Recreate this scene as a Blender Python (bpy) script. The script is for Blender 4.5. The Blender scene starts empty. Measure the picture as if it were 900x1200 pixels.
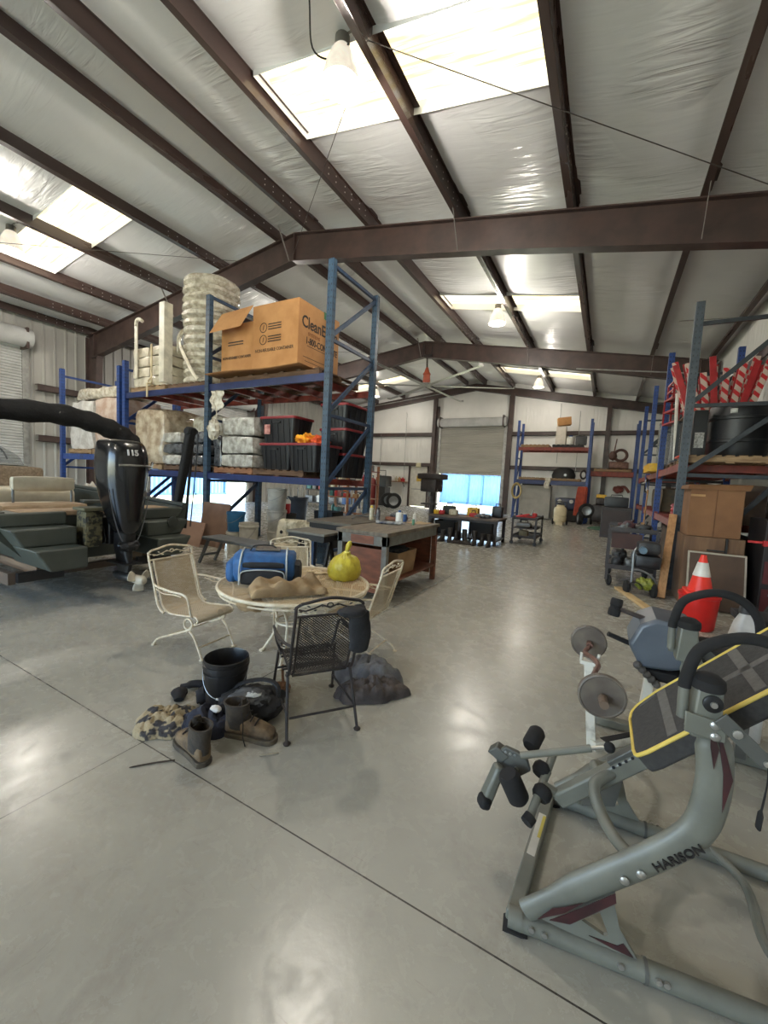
import bpy, bmesh, math, random
from mathutils import Vector, Matrix, noise
random.seed(7)
PI = math.pi
S = bpy.context.scene
COL = S.collection

# ---------------------------------------------------------------- materials
def lin(c):
    def f(v):
        v = v/255.0
        return v/12.92 if v <= .04045 else ((v+.055)/1.055)**2.4
    return (f(c[0]), f(c[1]), f(c[2]), 1)

def nodes(name):
    m = bpy.data.materials.new(name); m.use_nodes = True
    t = m.node_tree; b = t.nodes['Principled BSDF']
    return m, t, b

def N(t, typ, **kw):
    n = t.nodes.new(typ)
    for k, v in kw.items(): setattr(n, k, v)
    return n

def coords(t, stretch=(1,1,1), rot=(0,0,0)):
    tc = N(t, 'ShaderNodeTexCoord'); mp = N(t, 'ShaderNodeMapping')
    mp.inputs['Scale'].default_value = stretch; mp.inputs['Rotation'].default_value = rot
    t.links.new(tc.outputs['Object'], mp.inputs['Vector'])
    return mp.outputs['Vector']

def noise_n(t, vec, scale, detail=4, rough=.55, dist=0):
    n = N(t, 'ShaderNodeTexNoise')
    n.inputs['Scale'].default_value = scale; n.inputs['Detail'].default_value = detail
    n.inputs['Roughness'].default_value = rough; n.inputs['Distortion'].default_value = dist
    t.links.new(vec, n.inputs['Vector'])
    return n.outputs['Fac']

def ramp(t, fac, stops):
    r = N(t, 'ShaderNodeValToRGB'); e = r.color_ramp.elements
    while len(e) < len(stops): e.new(.5)
    for i, (p, c) in enumerate(stops):
        e[i].position = p; e[i].color = c if len(c) == 4 else (*c, 1)
    t.links.new(fac, r.inputs['Fac'])
    return r.outputs['Color']

def M(name, c, c2=None, s=6, rough=.5, metal=0, bump=0, bs=30, stretch=(1,1,1), bstretch=None, thr=(.35,.65), detail=4, coat=0, spec=.5, rot=(0,0,0), rvar=0, alpha=None, dist=0):
    m, t, b = nodes(name)
    b.inputs['Roughness'].default_value = rough; b.inputs['Metallic'].default_value = metal
    b.inputs['Specular IOR Level'].default_value = spec
    if coat: b.inputs['Coat Weight'].default_value = coat; b.inputs['Coat Roughness'].default_value = .08
    if c2 is None: c2 = tuple(max(0, v*.86) for v in c)
    v = coords(t, stretch, rot); f = noise_n(t, v, s, detail, dist=dist)
    col = ramp(t, f, [(thr[0], lin(c)), (thr[1], lin(c2))])
    t.links.new(col, b.inputs['Base Color'])
    if rvar:
        rr = ramp(t, f, [(.3, (rough-rvar,)*3), (.7, (rough+rvar,)*3)]); t.links.new(rr, b.inputs['Roughness'])
    if bump:
        v2 = coords(t, bstretch or stretch, rot); f2 = noise_n(t, v2, bs, 3)
        bp = N(t, 'ShaderNodeBump'); bp.inputs['Strength'].default_value = bump; bp.inputs['Distance'].default_value = .02
        t.links.new(f2, bp.inputs['Height']); t.links.new(bp.outputs['Normal'], b.inputs['Normal'])
    if alpha is not None: b.inputs['Alpha'].default_value = alpha
    return m

def emit(name, c, strength, c2=None, stretch=(1,1,1), s=3):
    m = bpy.data.materials.new(name); m.use_nodes = True; t = m.node_tree; t.nodes.clear()
    o = N(t, 'ShaderNodeOutputMaterial'); e = N(t, 'ShaderNodeEmission'); e.inputs['Strength'].default_value = strength
    if c2:
        f = noise_n(t, coords(t, stretch), s, 3); t.links.new(ramp(t, f, [(.35, lin(c)), (.65, lin(c2))]), e.inputs['Color'])
    else: e.inputs['Color'].default_value = lin(c)
    t.links.new(e.outputs[0], o.inputs['Surface'])
    return m

# ---------------------------------------------------------------- mesh builder
def V(*a): return Vector(a)

class MB:
    def __init__(s): s.b = bmesh.new()
    def _f(s, vs):
        try: return s.b.faces.new(vs)
        except ValueError: return None
    def hexa(s, p):
        v = [s.b.verts.new(q) for q in p]
        for f in ((0,3,2,1),(4,5,6,7),(0,1,5,4),(1,2,6,5),(2,3,7,6),(3,0,4,7)): s._f([v[i] for i in f])
        return s
    def box(s, x0, x1, y0, y1, z0, z1):
        return s.hexa([(x0,y0,z0),(x1,y0,z0),(x1,y1,z0),(x0,y1,z0),(x0,y0,z1),(x1,y0,z1),(x1,y1,z1),(x0,y1,z1)])
    def obox(s, c, size, rot=(0,0,0)):
        R = Matrix.Rotation(rot[2],3,'Z') @ Matrix.Rotation(rot[1],3,'Y') @ Matrix.Rotation(rot[0],3,'X')
        c = Vector(c); h = [v/2 for v in size]
        return s.hexa([c + R@V(a*h[0], b*h[1], d*h[2]) for d in (-1,1) for a, b in ((-1,-1),(1,-1),(1,1),(-1,1))])
    def bar(s, p0, p1, w, h, up=(0,0,1), w2=None, h2=None):
        p0, p1 = Vector(p0), Vector(p1); d = (p1-p0).normalized(); u = Vector(up)
        if abs(d.dot(u)) > .98: u = V(0,1,0) if abs(d.y) < .9 else V(1,0,0)
        r = d.cross(u).normalized(); u = r.cross(d).normalized()
        w2 = w2 or w; h2 = h2 or h
        q = []
        for p, ww, hh in ((p0,w,h),(p1,w2,h2)):
            q += [p - r*ww/2 - u*hh/2, p + r*ww/2 - u*hh/2, p + r*ww/2 + u*hh/2, p - r*ww/2 + u*hh/2]
        return s.hexa(q)
    def tube(s, pts, r, seg=8, closed=False, caps=True, flat=1.0, up=None):
        pts = [Vector(p) for p in pts]; n = len(pts); rings = []
        rad = r if isinstance(r, (list,tuple)) else [r]*n
        if len(rad) != n:
            q = [(len(rad)-1)*i/(n-1) for i in range(n)]
            rad = [rad[int(t)] + (rad[min(int(t)+1, len(rad)-1)]-rad[int(t)])*(t-int(t)) for t in q]
        prev = None
        for i, p in enumerate(pts):
            if closed: d = pts[(i+1)%n]-pts[i-1]
            else: d = pts[min(i+1,n-1)]-pts[max(i-1,0)]
            d.normalize()
            if prev is None:
                a = Vector(up) if up else (V(0,0,1) if abs(d.z) < .9 else V(1,0,0))
                u = (a - d*a.dot(d)).normalized()
            else:
                u = prev - d*prev.dot(d)
                u = u.normalized() if u.length > 1e-6 else prev
            prev = u; w = d.cross(u)
            rings.append([s.b.verts.new(p + (u*math.cos(2*PI*k/seg)*flat + w*math.sin(2*PI*k/seg))*rad[i]) for k in range(seg)])
        m = n if closed else n-1
        for i in range(m):
            a, b = rings[i], rings[(i+1)%n]
            for k in range(seg): s._f([a[k], a[(k+1)%seg], b[(k+1)%seg], b[k]])
        if caps and not closed:
            s._f(rings[0][::-1]); s._f(rings[-1])
        return s
    def cyl(s, p0, p1, r, seg=16, r2=None): return s.tube([p0, p1], [r, r if r2 is None else r2], seg)
    def lathe(s, prof, o=(0,0,0), axis=(0,0,1), seg=24, ang=2*PI, close=True):
        o = Vector(o); ax = Vector(axis).normalized(); u = ax.orthogonal().normalized(); w = ax.cross(u)
        rings = []
        for r, z in prof:
            if r < 1e-6: rings.append([s.b.verts.new(o + ax*z)])
            else: rings.append([s.b.verts.new(o + ax*z + (u*math.cos(ang*k/seg) + w*math.sin(ang*k/seg))*r) for k in range(seg)])
        for a, b in zip(rings, rings[1:]):
            for k in range(seg):
                k2 = (k+1) % seg
                if len(a) == 1 and len(b) == 1: continue
                if len(a) == 1: s._f([a[0], b[k2], b[k]])
                elif len(b) == 1: s._f([a[k], a[k2], b[0]])
                else: s._f([a[k], a[k2], b[k2], b[k]])
        return s
    def prism(s, pts, o, ux, uy, depth):
        """polygon pts in the (ux,uy) frame at o, extruded by the vector depth"""
        o, ux, uy, dp = Vector(o), Vector(ux), Vector(uy), Vector(depth)
        a = [s.b.verts.new(o + ux*p[0] + uy*p[1]) for p in pts]; b = [s.b.verts.new(v.co + dp) for v in a]
        n = len(pts); s._f(a[::-1]); s._f(b)
        for i in range(n): s._f([a[i], a[(i+1)%n], b[(i+1)%n], b[i]])
        return s
    def loft(s, rings, caps=True, closed=True):
        rs = [[s.b.verts.new(Vector(p)) for p in r] for r in rings]; n = len(rs[0])
        for a, b in zip(rs, rs[1:]):
            for k in range(n if closed else n-1): s._f([a[k], a[(k+1)%n], b[(k+1)%n], b[k]])
        if caps and closed: s._f(rs[0][::-1]); s._f(rs[-1])
        return s
    def grid(s, f, nu, nv, skip=None):
        g = [[s.b.verts.new(Vector(f(i/nu, j/nv))) for j in range(nv+1)] for i in range(nu+1)]
        for i in range(nu):
            for j in range(nv):
                if skip and skip(i, j): continue
                s._f([g[i][j], g[i+1][j], g[i+1][j+1], g[i][j+1]])
        return s
    def blob(s, c, rad, amp=.15, fr=3, su=24, sv=14, seed=0, flat=None, rot=0):
        """lumpy rounded mass; flat clips it at that height"""
        c = Vector(c); cr, sr = math.cos(rot), math.sin(rot)
        def f(u, v):
            th, ph = u*2*PI, (v-.5)*PI
            d = V(math.cos(ph)*math.cos(th), math.cos(ph)*math.sin(th), math.sin(ph))
            k = 1 + amp*noise.noise(d*fr + V(seed*3.1, seed*1.7, seed)) + amp*.5*noise.noise(d*fr*2.7 + V(seed, seed*2, 5))
            q = V(d.x*rad[0]*k, d.y*rad[1]*k, d.z*rad[2]*k)
            q = V(q.x*cr - q.y*sr, q.x*sr + q.y*cr, q.z) + c
            if flat is not None and q.z < flat: q.z = flat
            return q
        s.grid(f, su, sv); bmesh.ops.remove_doubles(s.b, verts=s.b.verts[:], dist=1e-4)
        return s
    def cloth(s, c, rad, h, seed=0, rot=0, fr=7, edge=.25, nu=26, nv=90, fold=.55):
        """crumpled cloth lying in a heap: an irregular outline with ridged folds"""
        c = Vector(c); cr, sr = math.cos(rot), math.sin(rot)
        def f(u, v):
            a = 2*PI*v; e = 1 + edge*noise.noise(V(math.cos(a)*1.6, math.sin(a)*1.6, seed*1.3)) + edge*.4*noise.noise(V(math.cos(a)*4, math.sin(a)*4, seed))
            x, y = rad[0]*u*e*math.cos(a), rad[1]*u*e*math.sin(a)
            n1 = noise.noise(V(x*fr, y*fr, seed)); n2 = noise.noise(V(x*fr*2.3+3, y*fr*1.4, seed*2+1))
            rg = min(1, 2.8*abs(n1))**.7*.65 + min(1, 2.6*abs(n2))**.7*.35
            z = h*(1-u**2.2)**.55*(1-fold+fold*rg) if u < 1 else 0
            z = max(0, z)
            q = V(x*cr-y*sr, x*sr+y*cr, z + (.006 if u < 1 else 0)) + c
            return q
        s.grid(f, nu, nv); bmesh.ops.remove_doubles(s.b, verts=s.b.verts[:], dist=1e-4)
        return s
    def rbox(s, x0, x1, y0, y1, z0, z1, amp=.02, n=6, fr=3, seed=0, rd=.03, layers=0, lamp=.0):
        """wrapped load: a box with soft corners, uneven faces and layer grooves"""
        b2 = bmesh.new(); bmesh.ops.create_cube(b2, size=2)
        bmesh.ops.subdivide_edges(b2, edges=b2.edges[:], cuts=n, use_grid_fill=True)
        hx, hy, hz = (x1-x0)/2, (y1-y0)/2, (z1-z0)/2; c = V((x0+x1)/2, (y0+y1)/2, (z0+z1)/2)
        mp = {}
        for v in b2.verts:
            d = V(v.co.x*hx, v.co.y*hy, v.co.z*hz)
            core = V(max(-hx+rd, min(hx-rd, d.x)), max(-hy+rd, min(hy-rd, d.y)), max(-hz+rd, min(hz-rd, d.z)))
            e = d - core
            if e.length > 1e-6: d = core + e.normalized()*min(rd, e.length)
            nn = noise.noise_vector(d*fr + V(seed*7.3, seed*2.1, seed*5.7))
            d += nn*amp
            if layers:
                ph = (v.co.z*.5+.5)*layers; g = abs((ph % 1)-.5)*2
                k = 1 - lamp*max(0, g-.55)/.45; d.x *= k; d.y *= k
            if v.co.z < -.99: d.z = max(d.z, -hz)
            mp[v] = s.b.verts.new(c + d)
        for f in b2.faces: s._f([mp[v] for v in f.verts])
        b2.free(); return s
    def build(s, name, mat, parent=None, smooth=35, bevel=0, sub=0, solid=0, bseg=2):
        bmesh.ops.recalc_face_normals(s.b, faces=s.b.faces[:])
        me = bpy.data.meshes.new(name); s.b.to_mesh(me); s.b.free(); me.materials.append(mat)
        if smooth:
            me.shade_smooth()
            me.set_sharp_from_angle(angle=math.radians(smooth))
        o = bpy.data.objects.new(name, me); COL.objects.link(o)
        if parent: o.parent = parent
        if solid: md = o.modifiers.new('solid', 'SOLIDIFY'); md.thickness = solid; md.offset = 0
        if bevel:
            md = o.modifiers.new('bevel', 'BEVEL'); md.width = bevel; md.segments = bseg; md.limit_method = 'ANGLE'; md.angle_limit = math.radians(40)
        if sub: md = o.modifiers.new('sub', 'SUBSURF'); md.levels = sub; md.render_levels = sub
        return o

# ---------------------------------------------------------------- scene tree
def tag(o, label, cat, group=None, kind=None):
    o['label'] = label
    if cat: o['category'] = cat
    if group: o['group'] = group
    if kind: o['kind'] = kind
    return o
def thing(name, label, cat, loc=(0,0,0), rz=0, group=None):
    o = bpy.data.objects.new(name, None); COL.objects.link(o); o.empty_display_size = .1
    o.location = loc; o.rotation_euler = (0,0,rz)
    return tag(o, label, cat, group)
def solo(o, label, cat, group=None, kind=None):
    """a thing that is one mesh: moves its origin to the base"""
    tag(o, label, cat, group, kind); fin(o); return o
def struct(name, mb, mat, parent=None, label=None, **kw):
    o = mb.build(name, mat, parent, **kw)
    if not parent: o['kind'] = 'structure'
    if label: o['label'] = label
    return o
def tree(o):
    r = [o]
    for c in o.children: r += tree(c)
    return r
def fin(root):
    """world-built thing: put its origin at its base, keeping geometry where it is"""
    ms = [o for o in tree(root) if o.type == 'MESH']
    vs = [v.co for o in ms for v in o.data.vertices]
    if not vs: return root
    lo = [min(v[i] for v in vs) for i in range(3)]; hi = [max(v[i] for v in vs) for i in range(3)]
    c = V((lo[0]+hi[0])/2, (lo[1]+hi[1])/2, lo[2])
    for me in {o.data for o in ms}: me.transform(Matrix.Translation(-c))
    root.location = c
    return root
def dup(root, loc, rz=None, label=None, group=None, scale=None):
    def cp(o, par):
        c = o.copy(); COL.objects.link(c)
        if par: c.parent = par
        for ch in list(o.children): cp(ch, c)
        return c
    r = cp(root, None); r.location = loc
    if rz is not None: r.rotation_euler = (0,0,rz)
    if label: r['label'] = label
    if group: r['group'] = group
    if scale: r.scale = scale
    return r
def text(body, size, o, ux, uy, mat, parent, name='lettering', ext=.002, align='LEFT', bold=0, fit=None):
    """raised lettering in the plane (ux,uy) at o"""
    cu = bpy.data.curves.new('t', 'FONT'); cu.body = body; cu.size = size; cu.extrude = ext; cu.align_x = align; cu.resolution_u = 3; cu.offset = bold
    t = bpy.data.objects.new('t', cu); COL.objects.link(t)
    bpy.context.view_layer.update()
    me = bpy.data.meshes.new_from_object(t.evaluated_get(bpy.context.evaluated_depsgraph_get()))
    bpy.data.objects.remove(t); bpy.data.curves.remove(cu)
    if fit:
        xs = [v.co.x for v in me.vertices]; me.transform(Matrix.Scale(fit/(max(xs)-min(xs)), 4, V(1,0,0)))
    ux, uy = Vector(ux).normalized(), Vector(uy).normalized(); uz = ux.cross(uy)
    mt = Matrix((ux, uy, uz)).transposed().to_4x4(); mt.translation = Vector(o)
    me.transform(mt); me.materials.clear(); me.materials.append(mat)
    ob = bpy.data.objects.new(name, me); COL.objects.link(ob); ob.parent = parent
    return ob
def arc(c, r, a0, a1, n, ux=(1,0,0), uy=(0,0,1)):
    c, ux, uy = Vector(c), Vector(ux), Vector(uy)
    return [c + ux*r*math.cos(a0+(a1-a0)*i/n) + uy*r*math.sin(a0+(a1-a0)*i/n) for i in range(n+1)]
def smoothp(pts, n=6):
    """Catmull-Rom through pts"""
    P = [Vector(p) for p in pts]; P = [P[0]*2-P[1]] + P + [P[-1]*2-P[-2]]; out = []
    for i in range(1, len(P)-2):
        a, b, c, d = P[i-1], P[i], P[i+1], P[i+2]
        for k in range(n):
            t = k/n
            out.append(.5*((2*b) + (c-a)*t + (2*a-5*b+4*c-d)*t*t + (3*b-a-3*c+d)*t**3))
    out.append(P[-2]); return out
def rr(w, h, r, n=4):
    """rounded rectangle outline centred on 0"""
    out = []
    for cx, cy, a in ((w/2-r, h/2-r, 0), (-w/2+r, h/2-r, PI/2), (-w/2+r, -h/2+r, PI), (w/2-r, -h/2+r, 1.5*PI)):
        out += [(cx + r*math.cos(a+PI/2*k/n), cy + r*math.sin(a+PI/2*k/n)) for k in range(n+1)]
    return out
LAMP_W = 210; SKY_S = 1.5; SKY_L = 2.0; EXPO = .42
# ================================================================ the building
XL, XR, YB, YF = -16.0, 2.6, -7.6, 22.4
XRIDGE, ZR = -6.75, 7.03
def zt(x):                                  # underside of the purlins
    return ZR - .172*(x-XRIDGE) if x > XRIDGE else ZR - .132*(XRIDGE-x)
steel = M('brown steel', (78,61,56), (62,49,46), s=3, rough=.42, rvar=.08)
steel_b = M('purlin steel', (74,58,53), (58,46,42), s=2, rough=.32, rvar=.08, stretch=(1,.2,1))

def floor_mat():
    m, t, b = nodes('painted concrete'); L = t.links.new
    v = coords(t)
    big = noise_n(t, v, .55, 5, .6); mid = noise_n(t, v, 7.5, 8, .7, .4); fine = noise_n(t, v, 34, 4, .6)
    base = ramp(t, big, [(.3, lin((174,171,160))), (.5, lin((162,159,148))), (.72, lin((149,146,135)))])
    scuff = ramp(t, mid, [(.5, (0,0,0)), (.75, (.34,)*3)])
    mx = N(t, 'ShaderNodeMixRGB'); mx.inputs['Color2'].default_value = lin((112,105,96)); L(scuff, mx.inputs['Fac']); L(base, mx.inputs['Color1'])
    # chips and dirt specks
    vo = N(t, 'ShaderNodeTexVoronoi'); vo.inputs['Scale'].default_value = 11; vo.inputs['Randomness'].default_value = 1; L(v, vo.inputs['Vector'])
    sp = ramp(t, vo.outputs['Distance'], [(.02, (1,1,1)), (.05, (0,0,0))])
    msk = ramp(t, noise_n(t, v, 1.3, 3), [(.54, (0,0,0)), (.66, (.5,)*3)])
    mul = N(t, 'ShaderNodeMath', operation='MULTIPLY'); L(sp, mul.inputs[0]); L(msk, mul.inputs[1])
    mx2 = N(t, 'ShaderNodeMixRGB'); mx2.inputs['Color2'].default_value = lin((84,78,70)); L(mul.outputs[0], mx2.inputs['Fac']); L(mx.outputs[0], mx2.inputs['Color1'])
    # stretched scratches
    vs = coords(t, (1.2, 9, 1), (0,0,.6)); sc = ramp(t, noise_n(t, vs, 4.2, 6, .75), [(.62, (0,0,0)), (.72, (.42,)*3)])
    mx3 = N(t, 'ShaderNodeMixRGB'); mx3.inputs['Color2'].default_value = lin((118,110,100)); L(sc, mx3.inputs['Fac']); L(mx2.outputs[0], mx3.inputs['Color1'])
    # brownish grime in broad patches
    gm = ramp(t, noise_n(t, v, .8, 6, .7, 1.2), [(.52, (0,0,0)), (.72, (.5,)*3)]); gf = N(t, 'ShaderNodeMath', operation='MULTIPLY'); L(gm, gf.inputs[0]); L(ramp(t, fine, [(.4, (.2,)*3), (.6, (1,1,1))]), gf.inputs[1])
    mxg = N(t, 'ShaderNodeMixRGB'); mxg.inputs['Color2'].default_value = lin((120,108,100)); L(gf.outputs[0], mxg.inputs['Fac']); L(mx3.outputs[0], mxg.inputs['Color1']); mx3 = mxg
    # saw-cut joints
    sx = N(t, 'ShaderNodeSeparateXYZ'); L(v, sx.inputs[0])
    def joint(sock, off, per):
        a = N(t, 'ShaderNodeMath', operation='SUBTRACT'); L(sock, a.inputs[0]); a.inputs[1].default_value = off - per/2
        w = N(t, 'ShaderNodeMath', operation='PINGPONG'); L(a.outputs[0], w.inputs[0]); w.inputs[1].default_value = per/2
        c = N(t, 'ShaderNodeMath', operation='GREATER_THAN'); L(w.outputs[0], c.inputs[0]); c.inputs[1].default_value = per/2-.0032
        return c.outputs[0]
    mxj = N(t, 'ShaderNodeMath', operation='MAXIMUM'); L(joint(sx.outputs[0], -2.11, 4.65), mxj.inputs[0]); L(joint(sx.outputs[1], 1.237, 4.6), mxj.inputs[1])
    mx4 = N(t, 'ShaderNodeMixRGB'); mx4.inputs['Color2'].default_value = lin((62,58,54)); L(mxj.outputs[0], mx4.inputs['Fac']); L(mx3.outputs[0], mx4.inputs['Color1'])
    L(mx4.outputs[0], b.inputs['Base Color'])
    ro = ramp(t, mid, [(.3, (.2,)*3), (.55, (.28,)*3), (.75, (.42,)*3)]); L(ro, b.inputs['Roughness'])
    add = N(t, 'ShaderNodeMath', operation='ADD'); L(fine, add.inputs[0]); L(mid, add.inputs[1])
    bp = N(t, 'ShaderNodeBump'); bp.inputs['Strength'].default_value = .07; bp.inputs['Distance'].default_value = .006
    L(add.outputs[0], bp.inputs['Height']); L(bp.outputs[0], b.inputs['Normal'])
    return m
struct('floor', MB().box(XL, XR, YB, YF, -.15, 0), floor_mat())

def insul_mat(name, c, c2, stretch, wrinkle=.45, rough=.24):
    m, t, b = nodes(name); L = t.links.new
    f = noise_n(t, coords(t, (1,1,1)), .7, 3)
    L(ramp(t, f, [(.3, lin(c)), (.7, lin(c2))]), b.inputs['Base Color'])
    b.inputs['Roughness'].default_value = rough; b.inputs['Specular IOR Level'].default_value = .75
    w = noise_n(t, coords(t, stretch), 1.6, 2.5, .5, .8); msk = ramp(t, noise_n(t, coords(t), .6, 2), [(.45, (.1,)*3), (.66, (1,1,1))])
    mu = N(t, 'ShaderNodeMath', operation='MULTIPLY'); L(w, mu.inputs[0]); L(msk, mu.inputs[1])
    bp = N(t, 'ShaderNodeBump'); bp.inputs['Strength'].default_value = wrinkle; bp.inputs['Distance'].default_value = .06
    L(mu.outputs[0], bp.inputs['Height']); L(bp.outputs[0], b.inputs['Normal'])
    return m
ins_roof = insul_mat('roof insulation', (232,232,231), (220,220,219), (.7, 4.5, 1), .9, .33)
ins_wall = insul_mat('wall insulation', (236,234,228), (222,220,214), (5, 5, .35), 1.0, .38)
ribbed = M('ribbed wall sheet', (176,174,168), (158,156,150), s=2, rough=.45, stretch=(1,1,.2))
shutter = M('roll-up shutter', (176,173,163), (160,157,148), s=2, rough=.4, stretch=(.3,.3,2))
shutter_w = M('white shutter', (196,196,194), (176,176,174), s=2, rough=.4)

# skylight rows along the building, in both roof slopes
SKY = [(-3.6,-2.5), (4.18,5.3), (11.15,12.15), (18.7,19.7)]
PUR_R = [-6.25, -4.72, -2.77, -.86, .9]
PUR_L = [-7.3, -9.25, -11.2, -13.05, -14.75]
RAFT = [-.16, 7.45, 15.06]
def ceiling_half(x0, x1, pur, sk):
    xs = set([x0, x1, sk[0], sk[1]]); b = sorted(pur + [x0, x1])
    for a, c in zip(b, b[1:]):
        for k in range(9): xs.add(round(a+(c-a)*k/8, 3))
    ys = set([YB, YF]); 
    for a, c in SKY: ys |= {a, c}
    y = YB
    while y < YF: ys.add(round(y, 2)); y += .3
    xs, ys = sorted(xs), sorted(ys)
    def sag(x, y):
        lo = max([p for p in b if p <= x+1e-6]); hi = min([p for p in b if p >= x-1e-6])
        k = 0 if hi-lo < 1e-6 else math.sin(PI*(x-lo)/(hi-lo))
        d = min(abs(y-r) for r in RAFT + [YF, YB])
        e = min(1, d/.55); e = math.sin(e*PI/2)
        return .012 + k**.6*(.075*e + .012*noise.noise(V(x*2, y*1.5, 0)))
    def f(u, v):
        x, y = xs[round(u*(len(xs)-1))], ys[round(v*(len(ys)-1))]
        return V(x, y, zt(x)+.295 - sag(x, y))
    def skip(i, j):
        xm, ym = (xs[i]+xs[i+1])/2, (ys[j]+ys[j+1])/2
        return sk[0] < xm < sk[1] and any(a < ym < c for a, c in SKY)
    return f, len(xs)-1, len(ys)-1, skip
mb = MB()
SKR, SKL = (-4.66, -.93), (-13.0, -9.32)
for args in ((XRIDGE, XR, PUR_R, SKR), (XL, XRIDGE, PUR_L, SKL)):
    f, nu, nv, skip = ceiling_half(*args); mb.grid(f, nu, nv, skip)
# the curtain of insulation turned up round each skylight
for sk in (SKR, SKL):
    for y0, y1 in SKY:
        for (xa, ya, xb, yb) in ((sk[0],y0,sk[1],y0),(sk[1],y0,sk[1],y1),(sk[1],y1,sk[0],y1),(sk[0],y1,sk[0],y0)):
            n = 6
            mb.grid(lambda u, v: V(xa+(xb-xa)*u, ya+(yb-ya)*u, zt(xa+(xb-xa)*u) + .18 + .25*v), n, 1)
struct('ceiling', mb, ins_roof, smooth=60)
# roof sheets above the insulation
roofm = M('galvanised roof sheet', (150,150,150), rough=.5)
mb = MB()
mb.hexa([(XRIDGE,YB,zt(XRIDGE)+.44),(XR+.3,YB,zt(XR+.3)+.44),(XR+.3,YF,zt(XR+.3)+.44),(XRIDGE,YF,zt(XRIDGE)+.44)] + [(XRIDGE,YB,zt(XRIDGE)+.48),(XR+.3,YB,zt(XR+.3)+.48),(XR+.3,YF,zt(XR+.3)+.48),(XRIDGE,YF,zt(XRIDGE)+.48)])
mb.hexa([(XL-.3,YB,zt(XL-.3)+.44),(XRIDGE,YB,zt(XRIDGE)+.44),(XRIDGE,YF,zt(XRIDGE)+.44),(XL-.3,YF,zt(XL-.3)+.44)] + [(XL-.3,YB,zt(XL-.3)+.48),(XRIDGE,YB,zt(XRIDGE)+.48),(XRIDGE,YF,zt(XRIDGE)+.48),(XL-.3,YF,zt(XL-.3)+.48)])
struct('trim_1', mb, roofm, label='metal roof sheets lying over the insulation')
# skylights: translucent corrugated panels with daylight coming through
skym = emit('daylit fibreglass', (255,253,240), SKY_L, (240,214,140), (.5, 9, 1), 1.9)
k = 0
for sk in (SKR, SKL):
    for y0, y1 in SKY:
        k += 1; n = 40
        def f(u, v):
            x = sk[0]-.03 + (sk[1]-sk[0]+.06)*v; y = y0-.03 + (y1-y0+.06)*u
            return V(x, y, zt(x) + .37 + .018*math.sin(u*2*PI*5))
        struct('window_%d' % k, MB().grid(f, n, 8), skym, label='corrugated translucent skylight panel in the roof')

# steel frames
def frame(y, k, shallow=False):
    def ib(mb, pts_top, pts_bot, fw=.2):
        # pts: polyline outlines (x,z); web as a thin prism, flanges as bars
        mb.prism(pts_bot + pts_top[::-1], (0, y-.012, 0), (1,0,0), (0,0,1), (0,.024,0))
        for pl in (pts_top, pts_bot):
            for a, b in zip(pl, pl[1:]): mb.bar((a[0],y,a[1]), (b[0],y,b[1]), fw, .022)
    mb = MB()
    if not shallow:
        ib(mb, [(-15.9, zt(-15.9)-.012), (XRIDGE, ZR-.012), (2.5, zt(2.5)-.012)], [(-15.45, 5.12), (-6.8, 6.43), (-1.8, 5.6), (2.1, 4.86)])
        for x, zb in ((-15.45, 5.12), (-6.76, 6.43), (2.1, 4.86)): mb.box(x-.012, x+.012, y-.09, y+.09, zb, zt(x)-.01)
        # columns
        mb.prism([(-15.95,0),(-15.6,0),(-15.25,5.12),(-15.95,5.8)], (0,y-.012,0), (1,0,0), (0,0,1), (0,.024,0))
        mb.bar((-15.6,y,0), (-15.25,y,5.12), .2, .022, up=(1,0,0)); mb.bar((-15.95,y,0), (-15.95,y,5.8), .2, .022, up=(1,0,0))
        mb.prism([(2.55,0),(2.25,0),(1.95,4.86),(2.55,5.4)], (0,y-.012,0), (1,0,0), (0,0,1), (0,.024,0))
        mb.bar((2.25,y,0), (1.95,y,4.86), .2, .022, up=(1,0,0)); mb.bar((2.55,y,0), (2.55,y,5.4), .2, .022, up=(1,0,0))
        mb.box(-15.62, -15.2, y-.1, y+.1, 5.09, 5.13)
    else:
        ib(mb, [(-15.9, zt(-15.9)-.012), (XRIDGE, ZR-.012), (2.5, zt(2.5)-.012)], [(-15.9, 5.42), (-6.8, 6.68), (2.5, 5.02)])
        for x in (-9.1, -4.75, -15.8, 2.4, -.2): mb.box(x-.1, x+.1, y-.1, y+.1, 0, zt(x)-.3)
    return struct('trim_%d' % k, mb, steel, label='tapered brown steel roof frame')
frame(7.45, 2); frame(15.06, 3); frame(22.2, 4, True); frame(-.16, 5)

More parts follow.
